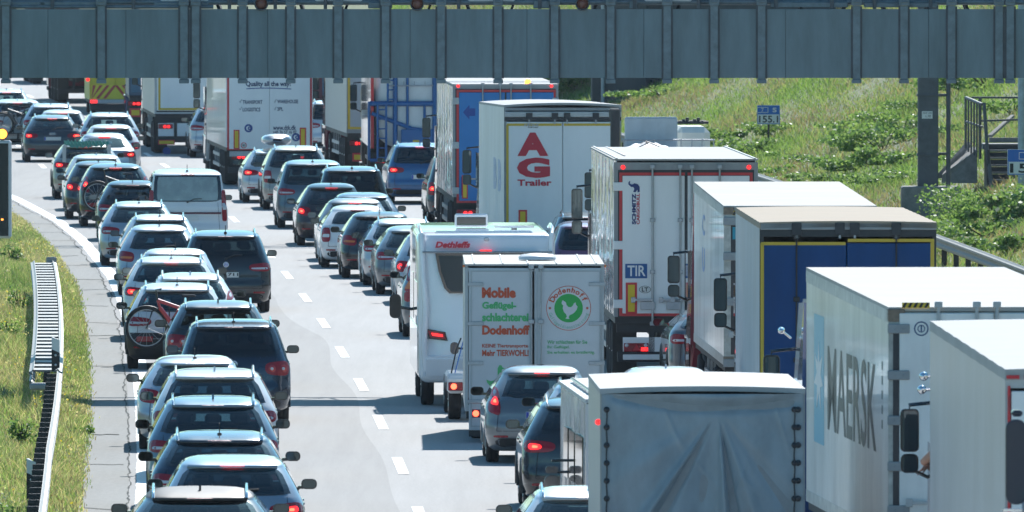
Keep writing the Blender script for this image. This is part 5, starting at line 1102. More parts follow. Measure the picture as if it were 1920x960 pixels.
for j in range(NZ + 1):
    z = r.zt - .06 - (r.zt - .6) * j / NZ
    for i in range(NX + 1):
        x = -h + .02 + (r.W - .04) * i / NX; dx_, dz_ = x - apx, apz - z; d = 0.0; e = min(1, (h - abs(x)) * 6)
        if dz_ > 0:
            a = math.atan2(dx_, dz_)
            for ac, wd, am in ((-.60, .04, .09), (-.50, .05, -.06), (.06, .045, .10), (.15, .04, -.08), (.34, .07, .05), (.62, .09, -.04), (-.95, .12, .025), (-.2, .12, -.02)):
                d += am * math.exp(-((a - ac) / wd) ** 2) * min(1, dz_ * 2.5) * min(1, math.hypot(dx_, dz_) * 1.2)
        for (qx, qz, qa, ql, qm) in crs:
            ca, sa = math.cos(qa), math.sin(qa); p_ = (x - qx) * ca + (z - qz) * sa; o_ = -(x - qx) * sa + (z - qz) * ca
            if abs(p_) < .08: d += qm * math.exp(-(p_ / .022) ** 2) * math.exp(-(o_ / ql) ** 2)
        # sagging swag between top corners and the gathering point
        sw = apz + .02 + .10 * (dx_ ** 2); d += -.045 * math.exp(-((z - sw) / .05) ** 2) * e + .05 * math.exp(-((z - sw - .13) / .07) ** 2) * e
        V.append((x, -.03 - 1.15 * d * e - .012 * math.sin(x * 5 + z * 2.2) * e, z))
m.add(V, [(j * (NX + 1) + i, (j + 1) * (NX + 1) + i, (j + 1) * (NX + 1) + i + 1, j * (NX + 1) + i + 1) for j in range(NZ) for i in range(NX)], 0, True); m.build('rear_tarpaulin', TP, r.t)
m = MB(); box(m, -h + .05, h - .05, -.0, .03, .5, r.zt - .08); m.build('tailboard', GREYF, r.t)
for px in (1137, 1489):
    m = MB(); V = [(r.u(px) + .004 * math.sin(q), -.06, r.zt - .22 - q * .05) for q in range(48)]; tube(m, V, .009, 5); m.build('lacing_cord', DKF, r.t)
    for q in range(12): pass
m = MB()
for px in (1137, 1489, 1496):
    for q in range(13): lathe(m, [(0, -.016), (.03, -.012), (.036, 0)], (r.u(px), -.055, r.zt - .24 - q * .205), 'y', 10)
m.build('eyelet', DKF, r.t)
m = MB(); box(m, -h + .05, h - .05, -.02, 5.1, .42, .5); tube(m, [(0, 5.1, .45), (0, 6.5, .45)], .05, 8); m.build('chassis', DKSTEEL, r.t)
for q in (-1, 1):
    for yy_ in (1.9, 2.7): wheel(r.t, q * (h - .2), yy_, .3, .2)
    m = MB(); box(m, q * .95 - .15, q * .95 + .15, -.06, -.03, .42, .54, .01); m.build('tail_lamp', RED, r.t)
m = MB(); lathe(m, [(0, -.02), (.03, -.015), (.035, .02)], (-h - .02, .1, r.z(791)), 'y', 12); m.build('side_marker_lamp', LIT, r.t)
# ---------------------------------------------------------------- yellow chevron service van
r = Rig('service_van', 'yellow van with red and yellow chevron panel across its rear', 'van', 168, 0, 560, 2.6, .55, 5.2, None, None, W=1.95)
YP = mat('yellow bodywork', (.66, .52, .03), rough=.4); r.shell(YP, YP, rt=.08, crown=.04); h = r.W / 2; rear_frame(r, YP, .05, .05, .05); dd = doors(r, YP, .6, 2.5)
m = MB(); box(m, -h + .06, h - .06, -.045, -.032, .58, 1.10, 0, 0); n = 7
for s_ in (-1, 1):
    for k in range(4):
        x0_ = .02 + k * .24; P = [(x0_, 1.42), (x0_ + .12, 1.42), (x0_ + .12 - .42, 2.03), (x0_ - .42, 2.03)]
        P = [(min(max(p[0], .0) if i > 1 else p[0], h - .08), p[1]) for i, p in enumerate(P)]; P = [(s_ * p[0], p[1]) for p in P]
        P2 = [(s_ * (.02 + k * .26 + .34), .59), (s_ * (.14 + k * .26 + .34), .59), (s_ * (.14 + k * .26 - .06), 1.09), (s_ * (.02 + k * .26 - .06), 1.09)]
        P2 = [(max(-h + .08, min(h - .08, p[0])), p[1]) for p in P2]; prism(m, P2 if s_ > 0 else P2[::-1], -.052, -.0455, 1)
m.build('chevron_panel', [mat('chevron yellow', (.75, .62, .04), rough=.4), mat('chevron red', (.5, .05, .04), rough=.4)], r.t)
m = MB(); box(m, -h + .02, h - .02, -.05, .05, .40, .56, .03, 0); m.build('bumper', LGREY, r.t); m = MB(); box(m, -h + .05, h - .05, -.02, .3, .12, .39, .03); m.build('lower_valance', BLACK, r.t)
for q in (-1, 1):
    m = MB(); box(m, q * .82 - .13, q * .82 + .13, -.07, -.05, .42, .54, .02); m.build('brake_lamp', LIT, r.t)
    m = MB(); lathe(m, [(0, -.02), (.06, -.015), (.07, .02)], (q * (h + .06), .1, 1.3), 'y', 12); m.build('warning_lamp', LIT, r.t)
    [wheel(r.t, q * (h - .15), yy_, .34, .22) for yy_ in (.9, 4.2)]
# ---------------------------------------------------------------- navy truck just out of frame on the right
r = Rig('truck_tractor', 'navy truck edge with a tall mirror at the right border of the view', 'truck', 1945, 0, 134, 3.3, 1.1, 3.0, None, None, W=2.4)
r.shell(MATS['paint dark blue'], MATS['paint dark blue']); rear_frame(r, DKF); doors(r, DKF, 1.3, 3.1); r.under(board=None, axles=(1.0,), lamps=(), side_guard=False, flaps=False)
m = MB(); x = -1.2 - .16; pod(m, x + .06, (PZ(945, 136) + PZ(785, 136)) / 2, .19, PZ(785, 136) - PZ(945, 136), 2.0, 2.3, 0, .45, 6); box(m, x + .02, x + .12, 2.0, 2.2, PZ(780, 136), PZ(768, 136), .02); tube(m, [(x + .0, 2.1, PZ(770, 136)), (x + .0, 2.1, PZ(742, 136))], .004, 4); m.build('wing_mirror', mat('navy housing', (.003, .010, .030), rough=.35, coat=.5), r.t)
m = MB(); box(m, x - .06, x + .12, 1.98, 2.0, PZ(958, 136), PZ(952, 136), .004); m.build('mirror_trim', CHROME, r.t)
# ---------------------------------------------------------------- gantry across the carriageway
GZ = 261.0; K_ = ppm(GZ)
GP_ = mat('gantry panel grey', (.16, .215, .24), rough=.42, noise=.32, nscale=1.8, stretch=(1, 1, .18), metal=.15)
GS_ = mat('gantry post grey', (.165, .21, .235), rough=.45, noise=.25, nscale=6, metal=.2)
GD_ = mat('gantry dark steel and post shade', (.09, .10, .11), rough=.55, noise=.25, nscale=6)
gt = thing('sign_gantry', 'grey steel gantry with wide panels and vertical posts spanning the motorway', 'gantry', (0, GZ, 0))
zb_, zt_ = PZ(146, GZ), PZ(17, GZ); gx = lambda p: PX(p, GZ)
seams = [-330, -100, 90, 236, 502, 769, 988, 1207, 1473, 1741, 1960, 2140, 2480]
for a, b in zip(seams, seams[1:]):
    m = MB(); dz = rng.normal(0, .002); box(m, gx(a) + .002, gx(b) - .002, dz, .04, zb_, zt_, .004); m.build('panel', GP_, gt); m = MB(); box(m, gx(b) - .05, gx(b) + .05, .043, .055, zb_, zt_); m.build('joint_strip', GD_, gt)
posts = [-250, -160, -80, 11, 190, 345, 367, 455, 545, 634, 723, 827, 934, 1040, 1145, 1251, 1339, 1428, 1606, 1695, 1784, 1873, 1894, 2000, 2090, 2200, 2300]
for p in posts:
    m = MB(); x = gx(p); box(m, x - .066, x + .066, -.060, -.046, zb_ - .02, zt_ + .06, .004); box(m, x - .012, x + .012, -.046, -.008, zb_ - .02, zt_ + .06); [box(m, x + q * .068, x + q * .098, -.03, -.006, zb_ - .01, zt_ + .05, 0, 1) for q in (-1, 1)]; box(m, x - .066, x + .066, -.018, -.006, zb_ - .02, zt_ + .06, .002)  # dark strips on both flanks paint in the shade beside the post
    box(m, x - .085, x + .085, -.075, .10, zb_ - .095, zb_ - .022, .008)
    box(m, x - .09, x + .09, -.10, .12, zt_ + .062, zt_ + .22, .01); tube(m, [(x - .05, -.11, zt_ + .13), (x + .05, -.11, zt_ + .13)], .015, 6); box(m, x - .02, x + .02, -.02, .4, zt_ + .1, zt_ + .16)
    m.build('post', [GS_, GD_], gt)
x0, x1 = gx(-330), gx(2480)
m = MB(); tube(m, [(x0, .22, zt_ + .12), (x1, .22, zt_ + .12)], .05, 8); tube(m, [(x0, .1, zt_ + .04), (gx(400), .1, zt_ + .04)], .035, 8); tube(m, [(x0, .3, zt_ + .30), (x1, .3, zt_ + .30)], .04, 8)
for (a, b, h0, h1) in ((18, 76, .0, .13), (83, 182, .0, .13), (288, 392, .0, .12), (690, 735, 0, .12), (1000, 1030, 0, .15), (1180, 1195, 0, .15), (1445, 1590, .02, .12), (1620, 1690, .02, .11), (1700, 1758, .02, .11)): box(m, gx(a), gx(b), .1, .16, zt_ + h0 + .01, zt_ + h1, .01)
m.build('cable_tray', GS_, gt)
m = MB(); 
for z in (5.6, 7.6):
    for y in (.35, 1.6): box(m, x0, x1, y - .08, y + .08, z - .08, z + .08)
n = 18
for i in range(n):
    a = x0 + (x1 - x0) * i / n; b = x0 + (x1 - x0) * (i + 1) / n
    for y in (.35, 1.6): tube(m, [(a, y, 5.6), ((a + b) / 2, y, 7.6), (b, y, 5.6)], .05, 6)
    tube(m, [(a, .35, 7.6), (a, 1.6, 7.6)], .04, 6)
m.build('lattice_girder', GD_, gt)
m = MB(); box(m, x0, x1, .6, 1.4, 7.0, 8.5, .03); m.build('unseen_shadow_girder', GS_, gt)  # solid box added above the view to thicken the shadow on the road
m = MB(); box(m, x0, x1, .3, 1.6, 7.72, 7.76); [tube(m, [(x0, y, z), (x1, y, z)], .02, 6) for y in (.35, 1.6) for z in (8.2, 8.7)]; [tube(m, [(x0 + (x1 - x0) * i / 20, y, 7.7), (x0 + (x1 - x0) * i / 20, y, 8.7)], .02, 6) for i in range(21) for y in (.35, 1.6)]; m.build('walkway', GD_, gt)
for p in (490, 782, 1092):
    m = MB(); x = gx(p); z = PZ(9, GZ); lathe(m, [(.115, .12), (.125, -.08), (.11, -.09), (.10, .02)], (x, 0, z + .02), 'y', 18); box(m, x - .02, x + .02, .05, .3, z, z + .05); lo = m.build('signal_lamp', GD_, gt)
    m = MB(); lathe(m, [(0, .0), (.06, .004), (.10, .03)], (x, -.02, z + .02), 'y', 18); m.build('lens', mat('dull orange lens', (.26, .09, .06), rough=.3), lo)
for a, b in ((300, 391), (590, 680), (877, 966), (1208, 1298)): m = MB(); box(m, gx(a), gx(b), .16, .30, zt_ + .12, zt_ + .22, .03); m.build('luminaire', mat('white luminaire', (.7, .74, .76), rough=.4), gt)
for p in (98, 250, 430, 516, 610, 715, 860, 1012, 1190, 1310, 1455, 1560, 1640, 1745):
    m = MB(); x = gx(p); box(m, x - .03, x + .03, .05, .2, zt_ + .002, zt_ + .35, .004); m.build('bracket', GD_, gt)
for p in (-329, 2478):
    m = MB(); x = gx(p); box(m, x - .25, x + .25, .4, 1.5, 0, 7.6, .02); box(m, x - .8, x + .8, .0, 1.9, -.3, .5, .04); m.build('support_column', GS_, gt)
# second gantry, its beam above the frame, its column on the bank
g2 = thing('sign_gantry', 'dark clamped steel column with a thin pipe standing on a concrete footing', 'gantry', (PX(1740, 368), 368, 0))
m = MB(); box(m, -.25, .25, -.25, .25, 1.2, 7.0, .02); [box(m, -.275, .275, -.275, .275, PZ(p, 368) - .03, PZ(p, 368) + .03, .01) for p in (178, 290)]; m.build('support_column', GD_, g2)
m = MB(); tube(m, [(.50, -.1, .7), (.50, -.1, 6.8)], .055, 8); [tube(m, [(.2, -.1, PZ(p, 368)), (.5, -.1, PZ(p, 368))], .04, 6) for p in (178, 288)]; m.build('cable_pipe', GD_, g2)
m = MB(); box(m, PX(1690, 368) - PX(1740, 368), .8, -.6, .6, .2, PZ(349, 368), .03); m.build('footing', mat('rough concrete', (.24, .235, .215), rough=.85, noise=.3, nscale=6), g2)
m = MB(); box(m, PX(1728, 368) - PX(1740, 368), PX(1748, 368) - PX(1740, 368), -.262, -.25, PZ(222, 368), PZ(208, 368)); lo = m.build('number_sign', PLATE, g2)
lettering('RAW 1096', INK, lo, -.13, .09, PZ(213, 368), PZ(210, 368), -.263, bold=0); lettering('1.70', INK, lo, -.06, .06, PZ(220, 368), PZ(215, 368), -.263, bold=0)
m = MB(); xo = PX(1740, 368); [box(m, -30, .2, y - .06, y + .06, z - .06, z + .06) for y in (-.5, .5) for z in (6.4, 7.5)]; [tube(m, [(-30 + i * 1.5, y, 6.4), (-29.25 + i * 1.5, y, 7.5), (-28.5 + i * 1.5, y, 6.4)], .04, 5) for i in range(20) for y in (-.5, .5)]; m.build('lattice_girder', GD_, g2)
# overpass far ahead
CON = mat('weathered concrete', (.10, .105, .105), rough=.8, noise=.3, nscale=1.2, stretch=(1, 1, .3))
ov = thing('overpass', 'dark concrete bridge abutment at the foot of the far grassy bank', 'bridge', (PX(1160, 526), 526, 0))
m = MB(); x = 0; box(m, PX(1110, 526) - PX(1160, 526), PX(1212, 526) - PX(1160, 526), 0, 8, -.5, 5.4, .03); m.build('pier', CON, ov)
m = MB(); box(m, PX(1152, 526) - PX(1160, 526), 9, 1.2, 2.2, -.5, 5.4); m.build('abutment_wall', CON, ov)
m = MB(); hexa(m, [(-38, 62, 5.4), (-30, 70, 5.4), (26, 12, 5.4), (18, -4, 5.4), (-38, 62, 6.6), (-30, 70, 6.6), (26, 12, 6.6), (18, -4, 6.6)]); m.build('deck', CON, ov)
m = MB(); tube(m, [(PX(1130, 526) - PX(1160, 526), -.1, 0), (PX(1130, 526) - PX(1160, 526), -.1, 5.3)], .07, 6); m.build('drain_pipe', LGREY, ov)
# ---------------------------------------------------------------- guard rails, one thing per run
RAILW = mat('weathered rail zinc', (.36, .36, .34), rough=.5, metal=.2, noise=.16, nscale=3)
def rail_prof(): return [(0, .0), (.035, .035), (.075, .05), (.075, .10), (.03, .135), (.03, .175), (.075, .21), (.075, .26), (.035, .275), (0, .31)]
def rail(m, off, y0, y1, z, side=1, step=2.0):
    P = rail_prof(); ys_ = np.arange(y0, y1 + .01, step); V = []; n = len(P)
    for y in ys_:
        x = off(y)
        for d, h_ in P: V.append((x + side * d, y, z + h_))
        for d, h_ in P: V.append((x + side * (d - .006), y, z + h_))
    k = 2 * n; Fs = []
    for j in range(len(ys_) - 1):
        for i in range(n - 1): Fs += [(j * k + i, (j + 1) * k + i, (j + 1) * k + i + 1, j * k + i + 1), (j * k + n + i, j * k + n + i + 1, (j + 1) * k + n + i + 1, (j + 1) * k + n + i)]
        for i in (0, n - 1): Fs.append((j * k + i, j * k + n + i, (j + 1) * k + n + i, (j + 1) * k + i))
    m.add(V, Fs, 0, False)
lo_ = lambda y: PX(lerp_tab([(120, -40), (193, 82), (203, 92), (212, 100), (223, 107), (249, 119), (262, 121), (280, 118), (300, 112), (322, 103)], y), y * (8.25 / 8.25)) if False else xd(y) - lw(y) - 1.42 + lerp_tab([(190, .12), (215, 0), (249, -.02), (322, -.05)], y)
gr = thing('guard_rail', 'pale crash barrier running up the left grass verge, posts beneath it', 'guard rail', (lo_(200), 200, 0))
def rel(o, m): m.v = [(a - o.location[0], b - o.location[1], c - o.location[2]) for a, b, c in m.v]; return m
m = MB(); rail(m, lo_, 150, 249, .44); [box(m, lo_(y) - .02, lo_(y) + .06, y, y + .16, .47, .5) for y in range(150, 249, 4)]; rel(gr, m).build('rail', RAILW, gr)
for y in np.arange(150, 249, 2.0):
    m = MB(); x = lo_(y); box(m, x - .18, x - .05, y - .03, y + .03, -.1, .70, .005); box(m, x - .06, x + .0, y - .04, y + .04, .45, .7); rel(gr, m).build('post', DKSTEEL, gr)
gd = thing('guard_rail', 'double sided crash barrier end with pale cross spacers on the left verge', 'guard rail', (lo_(285), 285, 0))
for s_, q in ((1, 0), (-1, -.40)): m = MB(); rail(m, lambda y, q=q: lo_(y) + q, 249, 319, .44, s_); rel(gd, m).build('rail', RAILW, gd)
for y in np.arange(250, 319, 2.0):
    m = MB(); x = lo_(y); box(m, x - .42, x - .01, y, y + .95, .668, .70); rel(gd, m).build('spacer', mat('pale spacer plate', (.24, .25, .24), rough=.5, noise=.1), gd)
    m = MB(); box(m, x - .24, x - .16, y - .05, y + .05, -.1, .6, .005); rel(gd, m).build('post', DKSTEEL, gd)
m = MB(); x = lo_(249) ; box(m, x - .46, x + .04, 248.7, 248.98, .40, .52, .03); rel(gd, m).build('end_beam', GREYF, gd)
m = MB(); x = lo_(319); box(m, x - .14, x + .08, 319, 319.1, .40, .82, .02); rel(gd, m).build('end_plate', RAILW, gd)
ro = lambda y: xd(y) + 15.0
g3 = thing('guard_rail', 'weathered grey guard rail half swallowed by leaves on the right', 'guard rail', (ro(350), 350, 0)); m = MB(); rail(m, ro, 290, 640, .46, -1, 4); rel(g3, m).build('rail', mat('dull grey rail', (.30, .30, .28), rough=.6, noise=.3, nscale=4), g3)
for y in np.arange(292, 480, 4.0): m = MB(); box(m, ro(y) + .02, ro(y) + .14, y - .04, y + .04, -.1, .72); rel(g3, m).build('post', DKSTEEL, g3)
g4 = thing('guard_rail', 'far guard rail of the opposite carriageway beyond the median grass', 'guard rail', (xd(250) - 16.3, 250, 0)); m = MB(); rail(m, lambda y: xd(y) - 16.3, 120, 640, .46, -1, 4); rel(g4, m).build('rail', RAILW, g4)
# ---------------------------------------------------------------- delineator posts
PW = mat('delineator white', (.74, .75, .74), rough=.45, noise=.05)
def delineator(x, y, z, h_, label, slope_top=1):
    t = thing('delineator_post', label, 'marker post', (x, y, z), 0, 'delineator posts along the verges')
    m = MB(); b = .065; hexa(m, [(-b, -.04, 0), (b, -.04, 0), (b * .6, .06, 0), (-b * .6, .06, 0), (-b, -.04, h_), (b, -.04, h_ - .05 * slope_top), (b * .6, .06, h_ - .05 * slope_top), (-b * .6, .06, h_)]); m.build('post_body', PW, t)
    m = MB(); prism(m, [(-b - .002, h_ - .58), (b + .002, h_ - .50), (b + .002, h_ - .26), (-b - .002, h_ - .20)], -.046, -.0405, 0); bd = m.build('black_band', INK, t)
    m = MB(); [lathe(m, [(0, -.008), (.018, -.006), (.02, 0)], (0, -.046, z_), 'y', 12) for z_ in (h_ - .30, h_ - .46)]; m.build('reflector', WLENS, bd); return t
def px_del(px, ptop, pbot, Z, label): z0 = max(0, PZ(pbot, Z)); delineator(PX(px, Z), Z, z0, PZ(ptop, Z) - z0, label)
px_del(58, 860, 935, 211, 'white marker post with black band beside the nearest stretch of barrier')
px_del(104, 632, 690, 247, 'white marker post on the barrier where the cross spacers begin')
px_del(102, 492, 540, 318, 'white marker post at the far end of the double barrier')
px_del(1754, 370, 425, 372, 'white marker post standing by the right guard rail')
# ---------------------------------------------------------------- kilometre signs
BS = mat('sign blue', (.01, .13, .48), rough=.4)
def km_sign(px, Z, pw, ptop, pbot, pfoot, w7, low, label, s_letter=''):
    k = ppm(Z); cx = PX(px, Z); z1, z0 = PZ(ptop, Z), PZ(pbot, Z); hw = pw / 2 / k; zf = min(ground(cx, Z) - .05, PZ(pfoot, Z)); t = thing('kilometre_sign', label, 'road sign', (cx, Z, zf)); z1 -= zf; z0 -= zf; zm = (z0 + z1) / 2
    m = MB(); box(m, -hw, hw, -.02, 0, z0, z1, .004); lo = m.build('sign_board', PLATE, t)
    m = MB(); outline(m, -hw + .008, hw - .008, z0 + .008, z1 - .008, .02, y=-.0205, th=.002); box(m, -hw + .028, hw - .028, -.0225, -.0205, zm + .01, z1 - .028); m.build('blue_field', BS, lo)
    m = MB(); zc = (zm + z1) / 2; a = -hw * .52 if s_letter else 0; outline(m, a - .17, a + .17, zc - .085, zc + .085, .015, y=-.023, th=.002); m.build('badge_outline', PLATE, lo)
    lettering('7', PLATE, lo, a - .035, a + .035, zc - .055, zc + .055, -.0235, bold=.01)
    if s_letter: lettering(s_letter, PLATE, lo, hw * .35, hw * .72, zc - .07, zc + .07, -.0235, bold=.03)
    lettering(low, INK, lo, -hw + .06, w7, z0 + .05, zm - .03, -.0215, bold=.02)
    m = MB(); tube(m, [(0, .03, 0), (0, .03, z1 - .05)], .03, 8); m.build('post', DKSTEEL, t); return t
km_sign(1441, 450, 43, 197, 233, 262, .29, '155.1', 'blue and white kilometre sign reading 7 S over 155 on the grass slope', 'S')
km_sign(1924, 352, 70, 280, 328, 405, .36, '155', 'blue and white sign reading 7 over 155 in front of the stairs')
# ---------------------------------------------------------------- stairs on the bank
SY = 372.0; sx = lambda p: PX(p, SY); sz = lambda p: PZ(p, SY)
st = thing('bank_stairs', 'dark steel and concrete stairs with a railing climbing the right bank', 'stairs', (sx(1870), SY, sz(370)))
def S(m): m.v = [(a - st.location[0], b - st.location[1], c - st.location[2]) for a, b, c in m.v]; return m
m = MB()
for k in range(6): zz = sz(350) + k * (sz(283) - sz(350)) / 5; box(m, sx(1856), sx(1856) + 2.4, SY + k * .3, SY + k * .3 + .34, zz - .05, zz, .008); box(m, sx(1858), sx(1858) + 2.3, SY + k * .3 + .28, SY + k * .3 + .33, zz - .02, zz + .12, 0, 1)
S(m).build('step', [mat('worn step concrete', (.20, .20, .19), rough=.7, noise=.2), DKSTEEL], st)
m = MB(); box(m, sx(1856), sx(1856) + 2.4, SY + .4, SY + 2.2, sz(352) - .6, sz(352) - .1); box(m, sx(1851), sx(1856), SY - .02, SY + 2.4, sz(360), sz(280), .01); S(m).build('stringer', DKSTEEL, st)
m = MB(); box(m, sx(1848), sx(1848) + 2.6, SY + 1.85, SY + 3.2, sz(283), sz(272), .01); S(m).build('landing', mat('worn step concrete', (0, 0, 0)), st)
def pole(m, a, b, c, d, ya=0, yb=0, w_=.035): tube(m, [(sx(a), SY + ya, sz(b)), (sx(c), SY + yb, sz(d))], w_, 6)
m = MB()
pole(m, 1815, 185, 1842, 196, 1.9, .3, .04); pole(m, 1815, 185, 1815, 281, 1.9, 1.9); pole(m, 1815, 230, 1842, 238, 1.9, .3, .03)
for k in range(1, 6): pole(m, 1815 + k * 4.6, 186 + k * 1.6, 1815 + k * 4.6, 284 + k * 3, 1.9 - k * .3, 1.9 - k * .3, .028)
pole(m, 1842, 185, 1842, 300, 1.9, 1.9, .045); pole(m, 1826, 185, 1935, 185, 2, 2, .03); pole(m, 1842, 229, 1935, 226, 2, 2, .028); pole(m, 1846, 193, 1852, 290, .3, .1, .05); pole(m, 1852, 290, 1862, 372, .1, -.2, .06)
S(m).build('railing', mat('railing steel', (.11, .12, .125), rough=.5, noise=.2, nscale=6, metal=.3), st)
m = MB(); hexa(m, [(sx(1760), SY + 1, sz(336)), (sx(1768), SY + 1.2, sz(336)), (sx(1830), SY + 3, sz(276)), (sx(1822), SY + 2.8, sz(276)), (sx(1760), SY + 1, sz(328)), (sx(1768), SY + 1.2, sz(328)), (sx(1826), SY + 3, sz(270)), (sx(1818), SY + 2.8, sz(270))]); hexa(m, [(sx(1768), SY + 1, sz(345)), (sx(1835), SY + 1, sz(345)), (sx(1835), SY + 3, sz(300)), (sx(1800), SY + 3, sz(300)), (sx(1768), SY + 1, sz(330)), (sx(1835), SY + 1.2, sz(282)), (sx(1835), SY + 3, sz(278)), (sx(1800), SY + 3, sz(290))]); S(m).build('side_wall', MATS['rough concrete'], st)
m = MB(); box(m, sx(1862), sx(1862) + 2, SY + 3.0, SY + 3.2, sz(271), sz(262)); hexa(m, [(sx(1860), SY + 3.2, sz(262)), (sx(1868), SY + 3.3, sz(262)), (sx(1915), SY + 5, sz(226)), (sx(1908), SY + 5, sz(226)), (sx(1860), SY + 3.2, sz(257)), (sx(1868), SY + 3.3, sz(257)), (sx(1915), SY + 5, sz(221)), (sx(1908), SY + 5, sz(221))]); S(m).build('upper_kerb', MATS['rough concrete'], st)
pp = thing('steel_pole', 'pale blue grey steel pole at the right border above the sign', 'pole', (PX(1915, 364), 364, 1.2)); m = MB(); tube(m, [(0, 0, -.3), (0, 0, 6)], .085, 10); m.build('shaft', mat('pale pole paint', (.38, .46, .5), rough=.45, noise=.3, nscale=5), pp)
# ---------------------------------------------------------------- variable message sign at the left edge
vm = thing('message_sign', 'dark variable message board with white frame and lit amber lamp, left edge', 'road sign', (PX(-45, 300), 300, 0)); c = vm.location[0]
xr = PX(21, 300) - c; xl = -1.4; z0, z1 = PZ(447, 300), PZ(263, 300)
m = MB(); box(m, xl, xr, 0, .3, z0, z1, .04); m.build('housing', mat('white sign frame', (.66, .68, .69), rough=.4), vm)
m = MB(); box(m, xl + .05, xr - .06, -.01, 0, z0 + .05, z1 - .06); sc_ = m.build('display', mat('display black', (.006, .012, .02), rough=.25), vm)
m = MB(); box(m, PX(2, 300) - c, PX(6, 300) - c, -.02, -.01, PZ(413, 300), PZ(410, 300)); m.build('lit_pixel', LITO, sc_)
m = MB(); x = PX(4, 300) - c; z = PZ(251, 300); lathe(m, [(.09, .15), (.12, .1), (.12, -.03), (.10, -.02)], (x, 0, z), 'y', 18); tube(m, [(x, .1, z), (x, .1, z1)], .03, 6); lo = m.build('warning_lamp', GD_, vm); m = MB(); lathe(m, [(0, -.06), (.06, -.04), (.1, 0), (.1, .04)], (x, 0, z), 'y', 18); m.build('lens', LITO, lo)
m = MB(); box(m, -.5, -.3, .1, .25, 0, z0 + .1); m.build('post', GS_, vm)
# ---------------------------------------------------------------- shrubs on the bank
SG = 'leafy shrubs and weeds on the right bank'
def sh_at(px, py, rx, rz, label, n=700, ls=.09, fl=None):
    x, y = bank_at(px, py); shrub(x, y, rx, rz, label, SG, n, ls, None, fl)
sh_at(1655, 285, 1.0, .9, 'broad leafed dark green shrub left of the gantry column', 1300)
sh_at(1690, 255, .9, .8, 'leafy shrub touching the column at half height', 900, .08)
sh_at(1610, 320, .9, .5, 'low bright green weed clump behind the dusty container roof', 900)
sh_at(1680, 310, .9, .7, 'thick green shrub just left of the concrete footing', 900, .09)
sh_at(1640, 235, .7, .5, 'yellow flecked shrub high on the slope left of the column', 600, .07, YEL)
sh_at(1775, 400, .9, .9, 'grey green weed clump right of the marker post', 900, .07, WHT)
sh_at(1820, 410, 1.0, 1.0, 'violet flowering weeds below the stairs', 1100, .06, VIO)
sh_at(1870, 400, .9, 1.0, 'violet flowering weeds in front of the lowest step', 1000, .06, VIO)
sh_at(1905, 420, .9, .9, 'large leafed bindweed mound beneath the right sign', 1200, .10, WHT)
sh_at(1850, 445, 1.0, .6, 'ivy like leaf mound spilling over the guard rail', 1300, .085, WHT)
sh_at(1795, 425, .8, .5, 'bright bindweed tuft beside the guard rail start', 800, .08, WHT)
sh_at(1900, 470, .9, .5, 'dense leaf mound at the lower right end of the rail', 1000, .085, WHT)
sh_at(1800, 170, 1.0, .8, 'bright green bush behind the thin cable pipe', 900, .09)
sh_at(1850, 165, 1.1, .9, 'bush high on the bank above the stair railing', 900, .09)
sh_at(1410, 290, 1.0, .8, 'pale green bush right of the white truck bed', 900, .09, WHT)
sh_at(1370, 275, .9, .7, 'small bush below the distant kilometre sign', 700, .09)
sh_at(1450, 255, .8, .5, 'weed tuft around the foot of the distant kilometre sign', 500, .08)
sh_at(1080, 170, 1.2, 1.0, 'distant pale bush beside the dark bridge pier', 700, .12, WHT)
sh_at(1240, 180, 1.4, .6, 'dry reddish bush right of the bridge pier', 700, .1, G6)
sh_at(1740, 360, .5, .5, 'wispy fern in front of the concrete footing', 500, .05)
sh_at(1900, 215, 1.0, .7, 'sunlit bush behind the upper stair railing', 700, .08, YEL)
_w = ('light green weed patch', 'low leafy weed patch', 'dark leafy weed patch', 'pale green weed patch')
for k, (px, py) in enumerate(((1585, 275), (1630, 262), (1560, 305), (1700, 335), (1668, 225), (1600, 240), (1715, 205), (1500, 300), (1540, 340), (1470, 325), (1785, 250), (1800, 300), (1650, 345), (1440, 345))):
    x, y = bank_at(px, py); shrub(x, y, .8, .32, ('leftmost', 'upper', 'lower', 'footing side', 'column side', 'middle', 'topmost behind the column', 'truck side', 'roof side', 'valley', 'pipe side', 'railing side', 'beige roof side', 'lowest left')[k] + ' ' + _w[k % 4] + ' on the right bank', SG, 420, .07, None, (None, WHT, YEL)[k % 3], 'weed_patch')
# weeds of the left verge that stand out
for px, Z, rx, rz, lb, fl in ((38, 305, .22, .85, 'tall dark green weed beside the far barrier end', None), (12, 290, .3, .5, 'yellow ragwort clump at the left border', YEL), (18, 200, .25, .9, 'tall leafy weed at the lower left corner', None), (42, 235, .16, .6, 'single dark weed stalk left of the barrier', None), (148, 240, .18, .18, 'small yellow flowering weed at the shoulder edge', YEL), (26, 345, .25, .6, 'weed tuft where the verge narrows to a point', None)):
    shrub(PX(px, Z), Z, rx, rz, lb, 'single weeds on the left verge', 350, .04, None, fl, 'weed')
